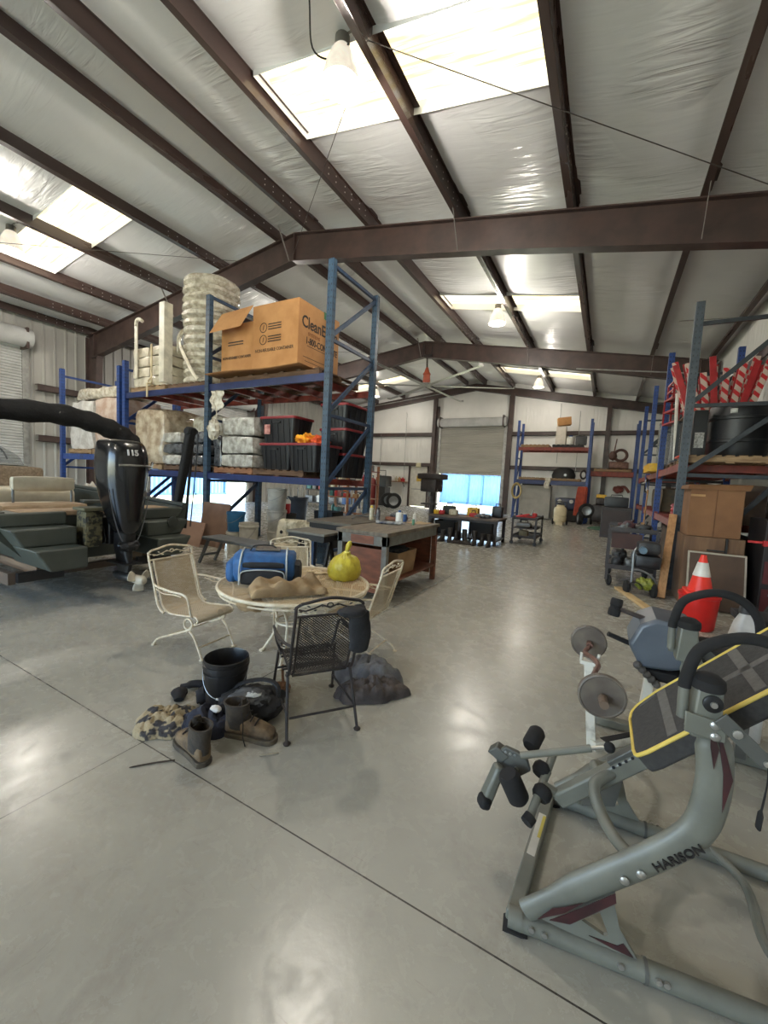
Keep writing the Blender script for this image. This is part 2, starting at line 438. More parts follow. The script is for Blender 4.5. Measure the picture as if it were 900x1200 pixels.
# purlins with lap bolts near the frames, and flange braces
boltm = M('bright bolts', (225,222,215), rough=.3, metal=.3)
kk = 6
for x in PUR_R + PUR_L + [2.35, -15.75]:
    mb = MB(); z0 = zt(x); sg = 1 if x > XRIDGE else -1
    sl = -.172 if x > XRIDGE else .132
    a = .095
    mb.box(x-.006, x+.006, YB, YF-.02, z0, z0+.28)
    mb.hexa([(x-sg*0,YB,z0),(x-sg*a,YB,z0-sl*sg*a),(x-sg*a,YF-.02,z0-sl*sg*a),(x,YF-.02,z0)] + [(x,YB,z0+.006),(x-sg*a,YB,z0-sl*sg*a+.006),(x-sg*a,YF-.02,z0-sl*sg*a+.006),(x,YF-.02,z0+.006)])
    mb.hexa([(x,YB,z0+.274),(x+sg*a,YB,z0+.274+sl*sg*a),(x+sg*a,YF-.02,z0+.274+sl*sg*a),(x,YF-.02,z0+.274)] + [(x,YB,z0+.28),(x+sg*a,YB,z0+.28+sl*sg*a),(x+sg*a,YF-.02,z0+.28+sl*sg*a),(x,YF-.02,z0+.28)])
    mb.box(x-sg*a-.003, x-sg*a+.003, YB, YF-.02, z0-sl*sg*a, z0-sl*sg*a+.022)
    p = struct('trim_%d' % kk, mb, steel_b, label='brown steel roof purlin'); kk += 1
    bm_ = MB()
    for r in (7.45, 15.06):
        for dy in (-1.5, -1.28, -1.0, -.78, -.5, -.28, .3, .52, .85, 1.1):
            for dz in (.09, .19):
                bm_.cyl((x-.011, r+dy, z0+dz), (x+.011, r+dy, z0+dz), .011, 8)
    bm_.build('bolts', boltm, p)
mb = MB()
for y in RAFT[1:]:
    for x in (-2.77, -6.9, -11.2, .9):
        zb = 6.43-.166*(x+6.8) if x > -6.8 else 6.43-.151*(-6.8-x)
        mb.bar((x-.03, y-.42, zt(x)+.05), (x-.02, y-.03, zb+.02), .04, .006, up=(1,0,0)); mb.bar((x-.03, y+.42, zt(x)+.05), (x-.02, y+.03, zb+.02), .04, .006, up=(1,0,0))
struct('trim_%d' % kk, mb, M('flange brace steel', (150,146,140), rough=.4), label='pale flange braces between the roof frames and purlins'); kk += 1

# walls -----------------------------------------------------------
def wall_box(mb, ax, c, t, u0, u1, z0, z1):
    if ax == 'x': mb.box(c, c+t, u0, u1, z0, z1)
    else: mb.box(u0, u1, c, c+t, z0, z1)
def ribs(mb, ax, c, u0, u1, z0, z1, sgn, step=.3):
    u = u0+step/2
    while u < u1:
        if ax == 'x': mb.prism([(-.045,0),(-.02,.03),(.02,.03),(.045,0)], (c, u, z0), (0,1,0), (sgn,0,0), (0,0,z1-z0))
        else: mb.prism([(-.045,0),(-.02,.03),(.02,.03),(.045,0)], (u, c, z0), (1,0,0), (0,sgn,0), (0,0,z1-z0))
        u += step
mb = MB()
D1, D2 = (1.15, 5.75), (9.5, 14.6)
ze = zt(XL)+.43
for a, b, z0, z1 in ((YB,D1[0],0,ze),(D1[0],D1[1],5.0,ze),(D1[1],D2[0],0,ze),(D2[0],D2[1],4.6,ze),(D2[1],YF,0,ze)):
    wall_box(mb, 'x', XL-.12, .1, a, b, z0, z1); ribs(mb, 'x', XL-.02, a, b, z0, z1, 1)
struct('wall_left', mb, ribbed, smooth=0)
zr_ = zt(XR)+.43
mb = MB(); wall_box(mb, 'x', XR, .1, YB, YF, 0, zr_)
struct('wall_right', mb, ins_wall)
D3, D4 = (-8.82, -4.98), (-10.55, -9.45)
def gable(mb, y, t, xs):
    """wall strips between x breaks with openings given as (x0,x1,z0)"""
    for x0, x1, z0 in xs:
        n = max(1, int((x1-x0)/1.0)); 
        bps = sorted(set([x0, x1] + ([XRIDGE] if x0 < XRIDGE < x1 else [])))
        for a, b in zip(bps, bps[1:]):
            mb.hexa([(a,y,z0),(b,y,z0),(b,y+t,z0),(a,y+t,z0),(a,y,zt(a)+.43),(b,y,zt(b)+.43),(b,y+t,zt(b)+.43),(a,y+t,zt(a)+.43)])
mb = MB(); gable(mb, YF, .12, [(XL,D4[0],0),(D4[0],D4[1],2.36),(D4[1],D3[0],0),(D3[0],D3[1],4.75),(D3[1],XR,0)])
struct('wall_far', mb, ins_wall)
mb = MB(); gable(mb, YB-.12, .12, [(XL,-11.5,0),(-11.5,-1.5,4.6),(-1.5,XR,0)])
struct('wall_rear', mb, ins_wall)
# girts
mb = MB()
def girt_x(x, y0, y1, z, s): mb.box(min(x,x+s*.2), max(x,x+s*.2), y0, y1, z-.1, z-.085); mb.box(min(x,x+s*.2), max(x,x+s*.2), y0, y1, z+.085, z+.1); mb.box(x+s*.19, x+s*.2, y0, y1, z-.1, z+.1)
for z in (3.83, 2.25):
    for a, b in ((5.95,7.35),(7.55,9.4),(14.75,15.0),(15.15,22.1),(-7.4,1.0)): girt_x(XL+.02, a, b, z, 1)
for z in (4.3, 2.5): 
    for a, b in ((-7.5,-.3),(0,7.3),(7.6,14.9),(15.2,22.1)): girt_x(XR, a, b, z, -1)
def girt_y(x0, x1, z): mb.box(x0, x1, YF-.2, YF, z-.1, z-.085); mb.box(x0, x1, YF-.2, YF, z+.085, z+.1); mb.box(x0, x1, YF-.2, YF-.19, z-.1, z+.1)
for a, b in ((-15.7,-9.15),(-4.7,-.3),(-.1,2.3)): girt_y(a, b, 4.3)
for a, b in ((-15.7,-9.15),(-4.7,-.3),(-.1,2.3)): girt_y(a, b, 2.52)
struct('trim_%d' % kk, mb, steel, label='brown wall girts'); kk += 1

# roll-up doors ----------------------------------------------------
dark = M('dark slot', (40,38,36), rough=.7)
galv = M('galvanised guide', (170,170,166), (140,140,136), rough=.4, metal=.5)
def rollup(k, ax, c, u0, u1, ztop, zopen, sgn, mat, drum=.24, label=''):
    """shutter in plane c, drum on the inner side sgn"""
    root = bpy.data.objects.new('door_%d' % k, None); COL.objects.link(root); root['kind'] = 'structure'; root['label'] = label
    def P(u, d, z): return V(c+sgn*d, u, z) if ax == 'x' else V(u, c+sgn*d, z)
    mb = MB(); st = .085; n = int((ztop-zopen)/st); prof = []
    for i in range(n+1):
        z = ztop - (ztop-zopen)*i/n
        prof += [(.0, z), (.03, z - (ztop-zopen)/n*.3), (.03, z-(ztop-zopen)/n*.75)]
    prof = prof[:-2]
    mb.loft([[P(u0,d,z) for d, z in prof], [P(u1,d,z) for d, z in prof]], closed=False)
    mb.build('curtain', mat, root, smooth=0)
    b = MB(); a, e = P(u0, -.02, zopen-.08), P(u1, .05, zopen+.02)
    b.box(min(a.x,e.x), max(a.x,e.x), min(a.y,e.y), max(a.y,e.y), a.z, e.z); b.build('bottom_bar', galv, root)
    b = MB(); b.tube([P(u0-.12,.26,ztop+drum*.8), P(u1+.12,.26,ztop+drum*.8)], drum, 20); b.build('drum', shutter_w, root, smooth=30)
    for u in (u0-.06, u1+.06):
        b = MB(); a, e = P(u-.09, -.03, 0), P(u+.07, .07, ztop+.05)
        b.box(min(a.x,e.x), max(a.x,e.x), min(a.y,e.y), max(a.y,e.y), a.z, e.z); b.build('guide_rail', galv, root)
        b = MB(); a, e = P(u-.03-.09*(1 if u>u1 else -1), .0, ztop-.1), P(u+.03-.09*(1 if u>u1 else -1), .5, ztop+.5)
        b.box(min(a.x,e.x), max(a.x,e.x), min(a.y,e.y), max(a.y,e.y), a.z, e.z); b.build('drum_bracket', steel, root)
    return root
rollup(1, 'x', XL+.02, D1[0]+.1, D1[1]-.1, 4.97, .1, 1, shutter_w, .28, 'closed grey roll-up door in the left wall')
rollup(2, 'x', XL+.02, D2[0]+.1, D2[1]-.1, 4.6, 1.9, 1, shutter_w, .28, 'half raised roll-up door in the left wall behind the racks')
rollup(3, 'y', YF-.02, D3[0]+.1, D3[1]-.1, 4.75, 2.12, -1, shutter, .24, 'half raised roll-up door in the far wall')
# jambs of the far door
mb = MB()
for x in (D3[0]-.14, D3[1]+.14): mb.box(x-.09, x+.09, YF-.16, YF-.04, 0, 5.9 if x < -8 else 6.3)
struct('trim_%d' % kk, mb, steel, label='brown steel jambs of the far roll-up door'); kk += 1
# the walk-through door
dm = M('white door', (206,202,190), (190,186,174), rough=.4)
root = bpy.data.objects.new('door_4', None); COL.objects.link(root); root['kind'] = 'structure'; root['label'] = 'white walk-through door in the far wall with a yellow notice'
MB().box(D4[0]+.07, D4[1]-.07, YF-.02, YF+.04, .02, 2.29).build('door_leaf', dm, root)
mb = MB()
for x in (D4[0], D4[1]-.07): mb.box(x, x+.07, YF-.05, YF+.1, 0, 2.36)
mb.box(D4[0], D4[1], YF-.05, YF+.1, 2.29, 2.38); mb.build('door_frame', dm, root)
MB().box(D4[0]+.12, D4[1]-.12, YF-.09, YF-.03, 1.02, 1.08).build('push_bar', galv, root)
yel = M('yellow notice', (214,176,60), rough=.6)
n_ = MB().box(D4[0]+.42, D4[0]+.82, YF-.03, YF-.022, 1.52, 1.86).build('notice', yel, root)
mb = MB()
for i in range(5): mb.box(D4[0]+.47, D4[0]+.74+.03*(i%2), YF-.033, YF-.029, 1.57+.055*i, 1.585+.055*i)
mb.build('printed_lines', dark, n_)
mb = MB(); mb.box(D4[1]+.02, D4[1]+.1, YF-.12, YF-.02, 0, 2.5); mb.box(D4[0]-.1, D4[0]-.02, YF-.12, YF-.02, 0, 2.5)
struct('trim_%d' % kk, mb, steel, label='brown door posts'); kk += 1
MBx = MB().box(D4[0]+.42, D4[0]+.72, YF-.22, YF-.12, 2.36, 2.62)
solo(MBx.build('exit_light', M('lamp housing', (206,196,160), rough=.5), bevel=.01), 'small cream box light above the white walk-through door', 'light')
# conduits on the far wall
mb = MB()
for x, z0, z1 in ((-10.9,.4,5.6),(-12.6,.5,4.3),(-2.35,2.8,5.75),(-1.45,2.2,5.35)):
    mb.tube([(x,YF-.24,z0),(x,YF-.24,z1-.1),(x,YF-.3,z1)], .014, 6)
struct('trim_%d' % kk, mb, galv, label='thin grey conduits running up the far wall'); kk += 1
# horizontal conduit under the end frame
mb = MB(); mb.tube([(-15.5,21.9,5.75),(-8.6,21.9,6.55)], .02, 6); struct('trim_%d' % kk, mb, galv, label='conduit following the far roof frame'); kk += 1

# outside: ground and two steel containers seen through the doors
struct('trim_%d' % kk, MB().box(-70, 60, -60, 90, -.35, -.16), M('outdoor ground', (214,204,170), (184,190,140), s=.25, rough=.9), label='pale gravel and grass outside'); kk += 1
blue_c = M('container blue', (92,134,178), (78,118,164), s=1, rough=.5)
def container(loc, L_, label, ax='x'):
    r = thing('shipping_container', label, 'container', loc)
    mb = MB(); n = int(L_/.28); pr = []
    for i in range(n):
        x = -L_/2 + L_*i/n; w = L_/n
        pr += [(x,0),(x+w*.3,0),(x+w*.5,.04),(x+w*.8,.04)]
    pr.append((L_/2,0)); pr += [(L_/2,2.4),(-L_/2,2.4)]
    mb.prism(pr, (0,0,.12), (1,0,0), (0,1,0), (0,0,2.3)); mb.build('corrugated_wall', blue_c, r)
    mb = MB()
    for z in (.06, 2.48): mb.box(-L_/2-.03, L_/2+.03, -.06, .04, z-.07, z+.07); mb.box(-L_/2-.03, L_/2+.03, 2.36, 2.46, z-.07, z+.07)
    for x in (-L_/2, L_/2, -.6, .6): mb.box(x-.06, x+.06, -.06, .06, 0, 2.5)
    mb.build('corner_frame', M('container frame', (70,120,180), rough=.5), r)
    return r
c1 = container((-9.6,33,-.16), 6.0, 'blue corrugated shipping container outside the far roll-up door')
container((-3.2,33.5,-.16), 2.4, 'short blue container at the right edge of the far door opening')
c3 = container((-24,16.9,-.16), 6.0, 'blue container outside the raised door behind the left racks'); c3.rotation_euler = (0,0,PI/2)
# ================================================================ pallet racks on the left and what they carry
def rackm(name, c, c2, hole=(24,26,32)):
    """rack paint with columns of punched slots, laid out from the post's own box"""
    m = M(name, c, c2, s=12, rough=.42); t = m.node_tree; L = t.links.new; b = t.nodes['Principled BSDF']
    src = b.inputs['Base Color'].links[0].from_socket
    tc = N(t, 'ShaderNodeTexCoord'); sx = N(t, 'ShaderNodeSeparateXYZ'); L(tc.outputs['Generated'], sx.inputs[0])
    def op(o, a, v=None, b_=None):
        n = N(t, 'ShaderNodeMath', operation=o); L(a, n.inputs[0])
        if v is not None: n.inputs[1].default_value = v
        if b_ is not None: L(b_, n.inputs[1])
        return n.outputs[0]
    def col(sock, c0, w): return op('LESS_THAN', op('ABSOLUTE', op('SUBTRACT', op('ABSOLUTE', op('SUBTRACT', sock, .5)), c0)), w)
    zz = op('LESS_THAN', op('PINGPONG', op('MULTIPLY', sx.outputs[2], 100.0), 1.0), .3)
    mk = op('MULTIPLY', op('MAXIMUM', col(sx.outputs[0], .13, .035), None, col(sx.outputs[1], .14, .04)), None, zz)
    mx = N(t, 'ShaderNodeMixRGB'); L(mk, mx.inputs['Fac']); L(src, mx.inputs['Color1']); mx.inputs['Color2'].default_value = lin(hole)
    L(mx.outputs[0], b.inputs['Base Color']); return m
rack_teal = rackm('weathered blue rack paint', (58,82,102), (44,64,86))
rack_blue = rackm('blue rack paint', (42,74,140), (32,58,116))
rack_navy = M('navy beam paint', (34,50,100), (28,42,84), s=10, rough=.4)
rack_red = M('red rack paint', (142,62,48), (110,50,42), s=7, rough=.55)
hole_m = M('punched slots', (22,24,30), rough=.8)
lace_teal = M('lacing paint teal', (52,72,98), (40,58,84), s=12, rough=.42); lace_blue = M('lacing paint blue', (40,68,128), (32,56,108), s=12, rough=.42)
def post(mb, x, y, z0, z1, w=.11, d=.095):
    """open C-section rack post"""
    t = .008
    mb.box(x-w/2, x+w/2, y-d/2, y-d/2+t, z0, z1)
    mb.box(x-w/2, x-w/2+t, y-d/2+t, y+d/2, z0, z1); mb.box(x+w/2-t, x+w/2, y-d/2+t, y+d/2, z0, z1)
    mb.box(x-.1, x+.1, y-.08, y+.08, z0, z0+.012)
def upright(parent, ax, c, a, b, z1, levels, mat, mat2=None):
    """frame of two posts and lacing: in plane x=c from y=a to b (ax 'x'), or in plane y=c from x=a to b"""
    P = (lambda u, z: (c, u, z)) if ax == 'x' else (lambda u, z: (u, c, z))
    for u in (a, b):
        mb = MB(); p = P(u, 0); post(mb, p[0], p[1], 0, z1); o = mb.build('post', mat, parent, smooth=0)
    for i, z in enumerate(levels):
        mb = MB(); mb.bar(P(a+.03, z), P(b-.03, z), .045, .055); mb.build('brace', mat2 or (lace_teal if mat is rack_teal else lace_blue), parent, smooth=0)
        if i+1 < len(levels):
            mb = MB(); mb.bar(P(a+.04, z+.06), P(b-.04, levels[i+1]-.04), .045, .065); mb.build('brace', mat2 or (lace_teal if mat is rack_teal else lace_blue), parent, smooth=0)
def beam(parent, p0, p1, h, mat, w=.05):
    mb = MB(); p0, p1 = V(*p0), V(*p1); d = (p1-p0).normalized()
    mb.bar(p0, p1, w, h); o = mb.build('beam', mat, parent, bevel=.004)
    mb = MB()
    s_ = V(-d.y, d.x, 0)
    for p, k in ((p0, 1), (p1, -1)): mb.bar(p+d*k*.0, p+d*k*.02, w+.014, h+.07)
    mb.build('end_plate', mat, o, smooth=0)
    return o
YA, YBk = 5.57, 7.0
# --- tall rack (two bays)
r = thing('pallet_rack', 'tall blue pallet rack with cardboard boxes on its top deck', 'rack')
for x, z1, mt in ((-4.25,5.06,rack_teal),(-7.28,5.0,rack_teal),(-10.26,4.0,rack_blue)):
    upright(r, 'x', x, YA, YBk, z1, [.18,1.3,2.55,3.8]+([4.98] if z1 > 4.5 else []), mt)
for a, b in ((-10.22,-7.32),(-7.24,-4.29)):
    beam(r, (a,YA,3.18), (b,YA,3.18), .13, rack_navy); beam(r, (a,YBk,3.18), (b,YBk,3.18), .12, rack_red)
    beam(r, (a,YA,1.40), (b,YA,1.40), .12, rack_navy); beam(r, (a,YBk,1.40), (b,YBk,1.40), .12, rack_red)
    for f in (.12,.36,.62,.88):
        x = a+(b-a)*f
        for z in (3.2,1.42): MB().box(x-.04, x+.04, YA+.03, YBk-.03, z-.06, z+.045).build('cross_bar', rack_red, r)
fin(r)
# --- lower rack further left
r = thing('pallet_rack', 'shorter bright blue pallet rack at far left behind the boat seats', 'rack')
upright(r, 'x', -13.33, YA, YBk, 4.07, [.18,1.4,2.7,3.88], rack_blue)
upright(r, 'x', -10.50, YA, YBk, 3.9, [.18,1.4,2.7], rack_blue)
for y in (YA, YBk):
    beam(r, (-13.29,y,1.70), (-10.55,y,1.70), .15, rack_blue)
for f in (.15,.38,.62,.85): MB().box(-13.3+2.7*f-.03, -13.3+2.7*f+.03, YA+.03, YBk-.03, 1.68, 1.77).build('cross_bar', rack_red, r)
fin(r)

# ---------------------------------------------------------------- pallets
wood = M('pallet wood', (166,138,104), (128,102,74), s=5, rough=.75, stretch=(1,6,6), bump=.2)
wood_d = M('dark pallet wood', (112,84,62), (84,62,46), s=5, rough=.75, stretch=(1,6,6), bump=.2)
def pallet(x0, x1, y0, y1, z, label, mat=wood):
    r = thing('wooden_pallet', label, 'pallet', group=None)
    for k in range(3):
        y = y0+.05+(y1-y0-.1)*k/2; MB().box(x0, x1, y-.04, y+.04, z+.018, z+.1).build('stringer', mat, r)
    n = 7
    for k in range(n):
        x = x0+.06+(x1-x0-.12)*k/(n-1); MB().box(x-.05, x+.05, y0, y1, z+.1, z+.12).build('deck_board', mat, r)
    for x in (x0+.06, (x0+x1)/2, x1-.06): MB().box(x-.05, x+.05, y0, y1, z, z+.018).build('bottom_board', mat, r)
    fin(r); return z+.123
ZT, ZL, ZA = 3.249, 1.469, 1.784
def wrapm(name, c, c2, s=5, rough=.22, bump=.8, bs=14, stretch=(1,1,2.2)):
    return M(name, c, c2, s=s, rough=rough, bump=bump, bs=bs, bstretch=stretch, spec=.7, thr=(.38,.62), coat=.4)
w_white = wrapm('white sack wrap', (222,214,196), (196,186,166))
w_clear = wrapm('clear wrap over pale bags', (214,208,192), (170,160,142), s=9)
w_pink = wrapm('clear wrap over pinkish cartons', (206,186,172), (180,150,132), s=4)
w_tan = wrapm('clear wrap over brown cartons', (196,180,156), (150,130,106), s=5)
w_dark = wrapm('grey wrapped bundle', (96,98,102), (52,54,58), s=8)
w_silver = wrapm('silver wrap', (196,194,186), (142,138,130), s=7)
band = M('white banding', (226,220,204), rough=.5)
# top deck, left bay: pale bagged load with banding posts
z = pallet(-10.15,-8.82,5.62,6.6,ZT,'pallet under the pale bagged load on the top deck')
r = thing('wrapped_pallet_load', 'pale bagged load with two upright white banding posts on the top deck', 'pallet load')
for k in range(4):
    for i in range(2):
        MB().rbox(-10.12+.65*i,-9.47+.65*i,5.66,6.55,z+.225*k,z+.225*k+.235,amp=.03,n=4,seed=k*3+i,rd=.05).build('bag', w_white, r)
mb = MB(); mb.box(-9.95,-9.85,5.60,5.625,z+.2,z+1.42); mb.tube(smoothp([(-9.9,5.61,z+1.4),(-9.88,5.61,z+1.5),(-9.78,5.61,z+1.53),(-9.66,5.61,z+1.47)]),.04,8); mb.build('banding_post', band, r)
mb = MB(); mb.box(-9.0,-8.82,5.60,5.615,z+.05,z+1.78); mb.box(-8.83,-8.815,5.615,5.8,z+.05,z+1.78); mb.build('banding_post', band, r)
mb = MB(); mb.box(-9.32,-9.27,5.505,5.52,z-.28,z+.02); mb.box(-9.32,-9.27,5.505,5.65,z+.02,z+.035); mb.box(-9.32,-9.27,5.6,5.62,z+.02,z+.92); mb.tube(smoothp([(-9.28,5.6,z+.18),(-9.38,5.59,z+.1),(-9.3,5.59,z+.04),(-9.24,5.59,z+.1)]),.018,6); mb.build('strap', M('frayed strap', (206,190,156), rough=.8), r)
fin(r)
# wrapped tower of bags
z = pallet(-8.78,-7.52,5.66,6.9,ZT,'pallet under the tall wrapped tower on the top deck', wood_d)
r = thing('wrapped_pallet_load', 'tall wrapped tower of pale rolled bags on the top deck', 'pallet load')
prof = []
H_ = 2.3; nn = 13
for i in range(nn):
    zz = H_*i/nn; hh = H_/nn
    prof += [(.53,zz),(.585+.02*random.random(),zz+hh*.3),(.585+.02*random.random(),zz+hh*.7)]
prof = [(0,0)]+prof+[(.55,H_),(.4,H_+.06),(.2,H_+.1),(0,H_+.08)]
mb = MB(); mb.lathe(prof,(-8.15,6.31,z),seg=40)
for v in mb.b.verts:
    n_ = noise.noise_vector(v.co*2.2); v.co += n_*.03; v.co.y = min(max(v.co.y, 5.66), 6.95)
mb.build('bag_tower', w_clear, r)
mb = MB(); mb.tube(smoothp([(-8.72,6.0,z+1.25),(-8.5,5.75,z+.9),(-8.15,5.66,z+.5),(-7.85,5.63,z+.15),(-7.7,5.63,z+.02)]),.045,8,flat=.4,up=(0,1,0)); mb.build('loose_wrap', w_white, r)
mb = MB(); mb.tube(smoothp([(-8.74,6.2,z+1.2),(-8.78,6.05,z+1.3),(-8.74,5.9,z+1.1),(-8.55,5.76,z+.7)]),.035,8); mb.build('strap', w_white, r)
fin(r)
# cardboard sheets under the boxes
card = M('cardboard', (186,138,88), (170,122,74), s=3, rough=.8)
card_d = M('darker cardboard', (158,114,72), (140,100,62), s=3, rough=.8)
card_in = M('cardboard inside', (148,110,72), rough=.85)
ink = M('black print', (44,38,34), rough=.7)
z = pallet(-7.0,-4.5,5.62,6.9,ZT,'pallet under the two cardboard boxes on the top deck', wood_d)
def sheet(x0, x1, y0, y1, z, amp, seed): 
    mb = MB(); mb.grid(lambda u, v: V(x0+(x1-x0)*u, y0+(y1-y0)*v, z+amp*(noise.noise(V(u*2.2+seed,v*2,seed)) + (1-v)*-.4)), 16, 10); return mb
solo(sheet(-7.18,-4.75,5.40,6.75,z+.045,.035,3).build('cardboard_sheet', card_d, solid=.012), 'loose brown cardboard sheet lying under the two top boxes', 'cardboard')
zb = z+.09
def carton(root, x0, x1, y0, y1, z0, z1, open_top=False, mat=card):
    t = .012; mb = MB()
    if not open_top: mb.box(x0,x1,y0,y1,z0,z1)
    else:
        mb.box(x0,x1,y0,y1,z0,z0+t); mb.box(x0,x0+t,y0,y1,z0,z1); mb.box(x1-t,x1,y0,y1,z0,z1); mb.box(x0,x1,y0,y0+t,z0,z1); mb.box(x0,x1,y1-t,y1,z0,z1)
    return mb.build('carton', mat, root, bevel=.006)
r = thing('cardboard_box', 'big closed cardboard box with black print on top of the tall rack', 'box')
X0, X1 = -6.12, -5.0
carton(r, X0, X1, 5.63, 6.85, zb, 4.62)
text('CleanEarth', .29, (X1+.003,5.72,4.17), (0,1,0), (0,0,1), ink, r, bold=.004, fit=1.06)
text('SYSTEMS', .09, (X1+.003,5.9,4.05), (0,1,0), (0,0,1), M('orange print', (150,90,50), rough=.7), r)
text('1-800-CONCRETE', .17, (X1+.003,5.84,3.90), (0,1,0), (0,0,1), ink, r, bold=.002, fit=.94)
mb = MB()
for k, (a, b) in enumerate(((.2,.95),(.1,.85),(.15,.9),(.3,.6))): mb.box(X1, X1+.003, 5.68+a, 5.68+b, 3.86-.075*k if k==0 else 3.72-.07*k, 3.868-.075*k if k==0 else 3.728-.07*k)
mb.build('print_lines', ink, r)
for q, zz in enumerate((4.2, 3.98)):
    mb = MB(); mb.tube([(X0+.28+.085*math.cos(a*PI/8), 5.628, zz+.085*math.sin(a*PI/8)) for a in range(16)], .007, 4, closed=True); mb.tube([(X0+.27,5.628,zz-.045),(X0+.29,5.628,zz+.045)],.007,4); mb.build('print_circle', ink, r)
    mb = MB()
    for j in range(3): mb.box(X0+.4, X0+.72, 5.626, 5.63, zz+.04-.045*j, zz+.058-.045*j)
    mb.build('print_lines', ink, r)
text('NON-REUSABLE CONTAINER', .085, (X0+.08,5.628,3.76), (1,0,0), (0,0,1), ink, r, fit=.94)
mb = MB(); mb.box(X1-.03, X1+.006, 6.35, 6.46, 4.5, 4.63); mb.build('label_tag', M('green tag', (40,120,80), rough=.5), r)
fin(r)
r = thing('cardboard_box', 'open cardboard box with its front flap hanging down beside the bigger box', 'box')
X0, X1 = -7.02, -6.14
carton(r, X0, X1, 5.66, 6.7, zb, 4.38, True)
mb = MB(); mb.hexa([(X0-.04,5.40,4.18),(X1-.06,5.40,4.20),(X1-.06,5.41,4.21),(X0-.04,5.41,4.19),(X0,5.65,4.62),(X1,5.65,4.66),(X1,5.66,4.67),(X0,5.66,4.63)]); mb.build('flap', card, r)
mb = MB(); mb.hexa([(X0,5.66,4.38),(X0+.01,5.66,4.38),(X0+.01,6.7,4.38),(X0,6.7,4.38),(X0-.2,5.7,4.55),(X0-.19,5.7,4.55),(X0-.19,6.66,4.55),(X0-.2,6.66,4.55)]); mb.build('flap', card_in, r)
text('NON-REUSABLE CONTAINER', .075, (X0+.05,5.656,3.72), (1,0,0), (0,0,1), ink, r, fit=.78)
mb = MB(); mb.box(X0+.2,X0+.62,5.654,5.658,3.98,4.0); mb.box(X0+.2,X0+.62,5.654,5.658,4.03,4.05); mb.build('print_lines', ink, r)
fin(r)
# lower deck, left bay
z = pallet(-10.2,-8.9,5.62,6.9,ZL,'pallet under the tan wrapped load behind the outboard motor')
solo(MB().rbox(-10.1,-8.95,5.66,6.8,z,z+1.28,amp=.06,n=9,seed=4,rd=.14,fr=2.2).build('wrapped_pallet_load', w_tan), 'tan carton load in crumpled clear wrap behind the outboard motor', 'pallet load')
solo(MB().rbox(-8.78,-7.75,6.22,6.85,ZL,z+1.2,amp=.06,n=8,seed=14,rd=.2,fr=2.4).build('wrapped_pallet_load', w_clear), 'slumped clear-wrapped bags leaning over the grey bundles', 'pallet load')
z = pallet(-8.8,-7.4,5.6,6.1,ZL,'pallet under the grey wrapped bundles on the lower deck', wood_d)
for i, (x0, x1) in enumerate(((-8.82,-8.16),(-8.1,-7.42))):
    for k in range(3):
        solo(MB().rbox(x0,x1,5.58,6.08,z+.24*k,z+.24*k+.235,amp=.035,n=5,seed=20+i*3+k,rd=.07).build('wrapped_bundle', w_silver if i == 0 and k != 1 else w_dark),
            '%s grey wrapped bundle in the %s stack on the lower deck' % (('bottom','middle','top')[k], ('left','right')[i]), 'bundle')
# lower deck, right bay
z = pallet(-7.14,-6.04,5.62,6.9,ZL,'pallet under the silver wrapped boxes on the lower deck', M('reddish pallet wood', (150,104,74), (120,80,56), s=5, rough=.7, stretch=(1,6,6)))
for k, (z0, z1) in enumerate(((0,.26),(.27,.62),(.63,1.0))):
    solo(MB().rbox(-6.92,-6.02,5.62,6.8,z+z0,z+z1,amp=.025,n=6,seed=31+k,rd=.04,layers=2,lamp=.02).build('wrapped_box', w_silver),
         ('bottom','middle','topmost')[k]+' silver wrapped box in the stack left of the totes', 'wrapped box')
solo(MB().rbox(-7.2,-6.95,5.64,6.5,z,z+.62,amp=.03,n=5,seed=36,rd=.05).build('wrapped_box', w_dark), 'dark wrapped box behind the middle post of the rack', 'wrapped box')
mb = MB(); mb.blob((-7.0,5.5,2.34),(.14,.1,.2),.3,3,18,12,seed=9); mb.tube([(-6.98,5.53,2.5),(-6.95,5.55,3.1)],.012,6)
solo(mb.build('hanging_plastic_bag', w_clear), 'clear plastic bag hanging below the top beam', 'bag')
for x in (-7.05,): 
    mb = MB(); mb.grid(lambda u, v: V(-7.15+.35*u+.04*math.sin(v*9), 5.53+.02*math.sin(u*9), 3.1-.42*v*(1-.4*abs(u-.5))), 10, 8)
    solo(mb.build('torn_wrap', w_clear, solid=.003), 'torn strip of plastic wrap hanging off the top beam', 'plastic wrap')
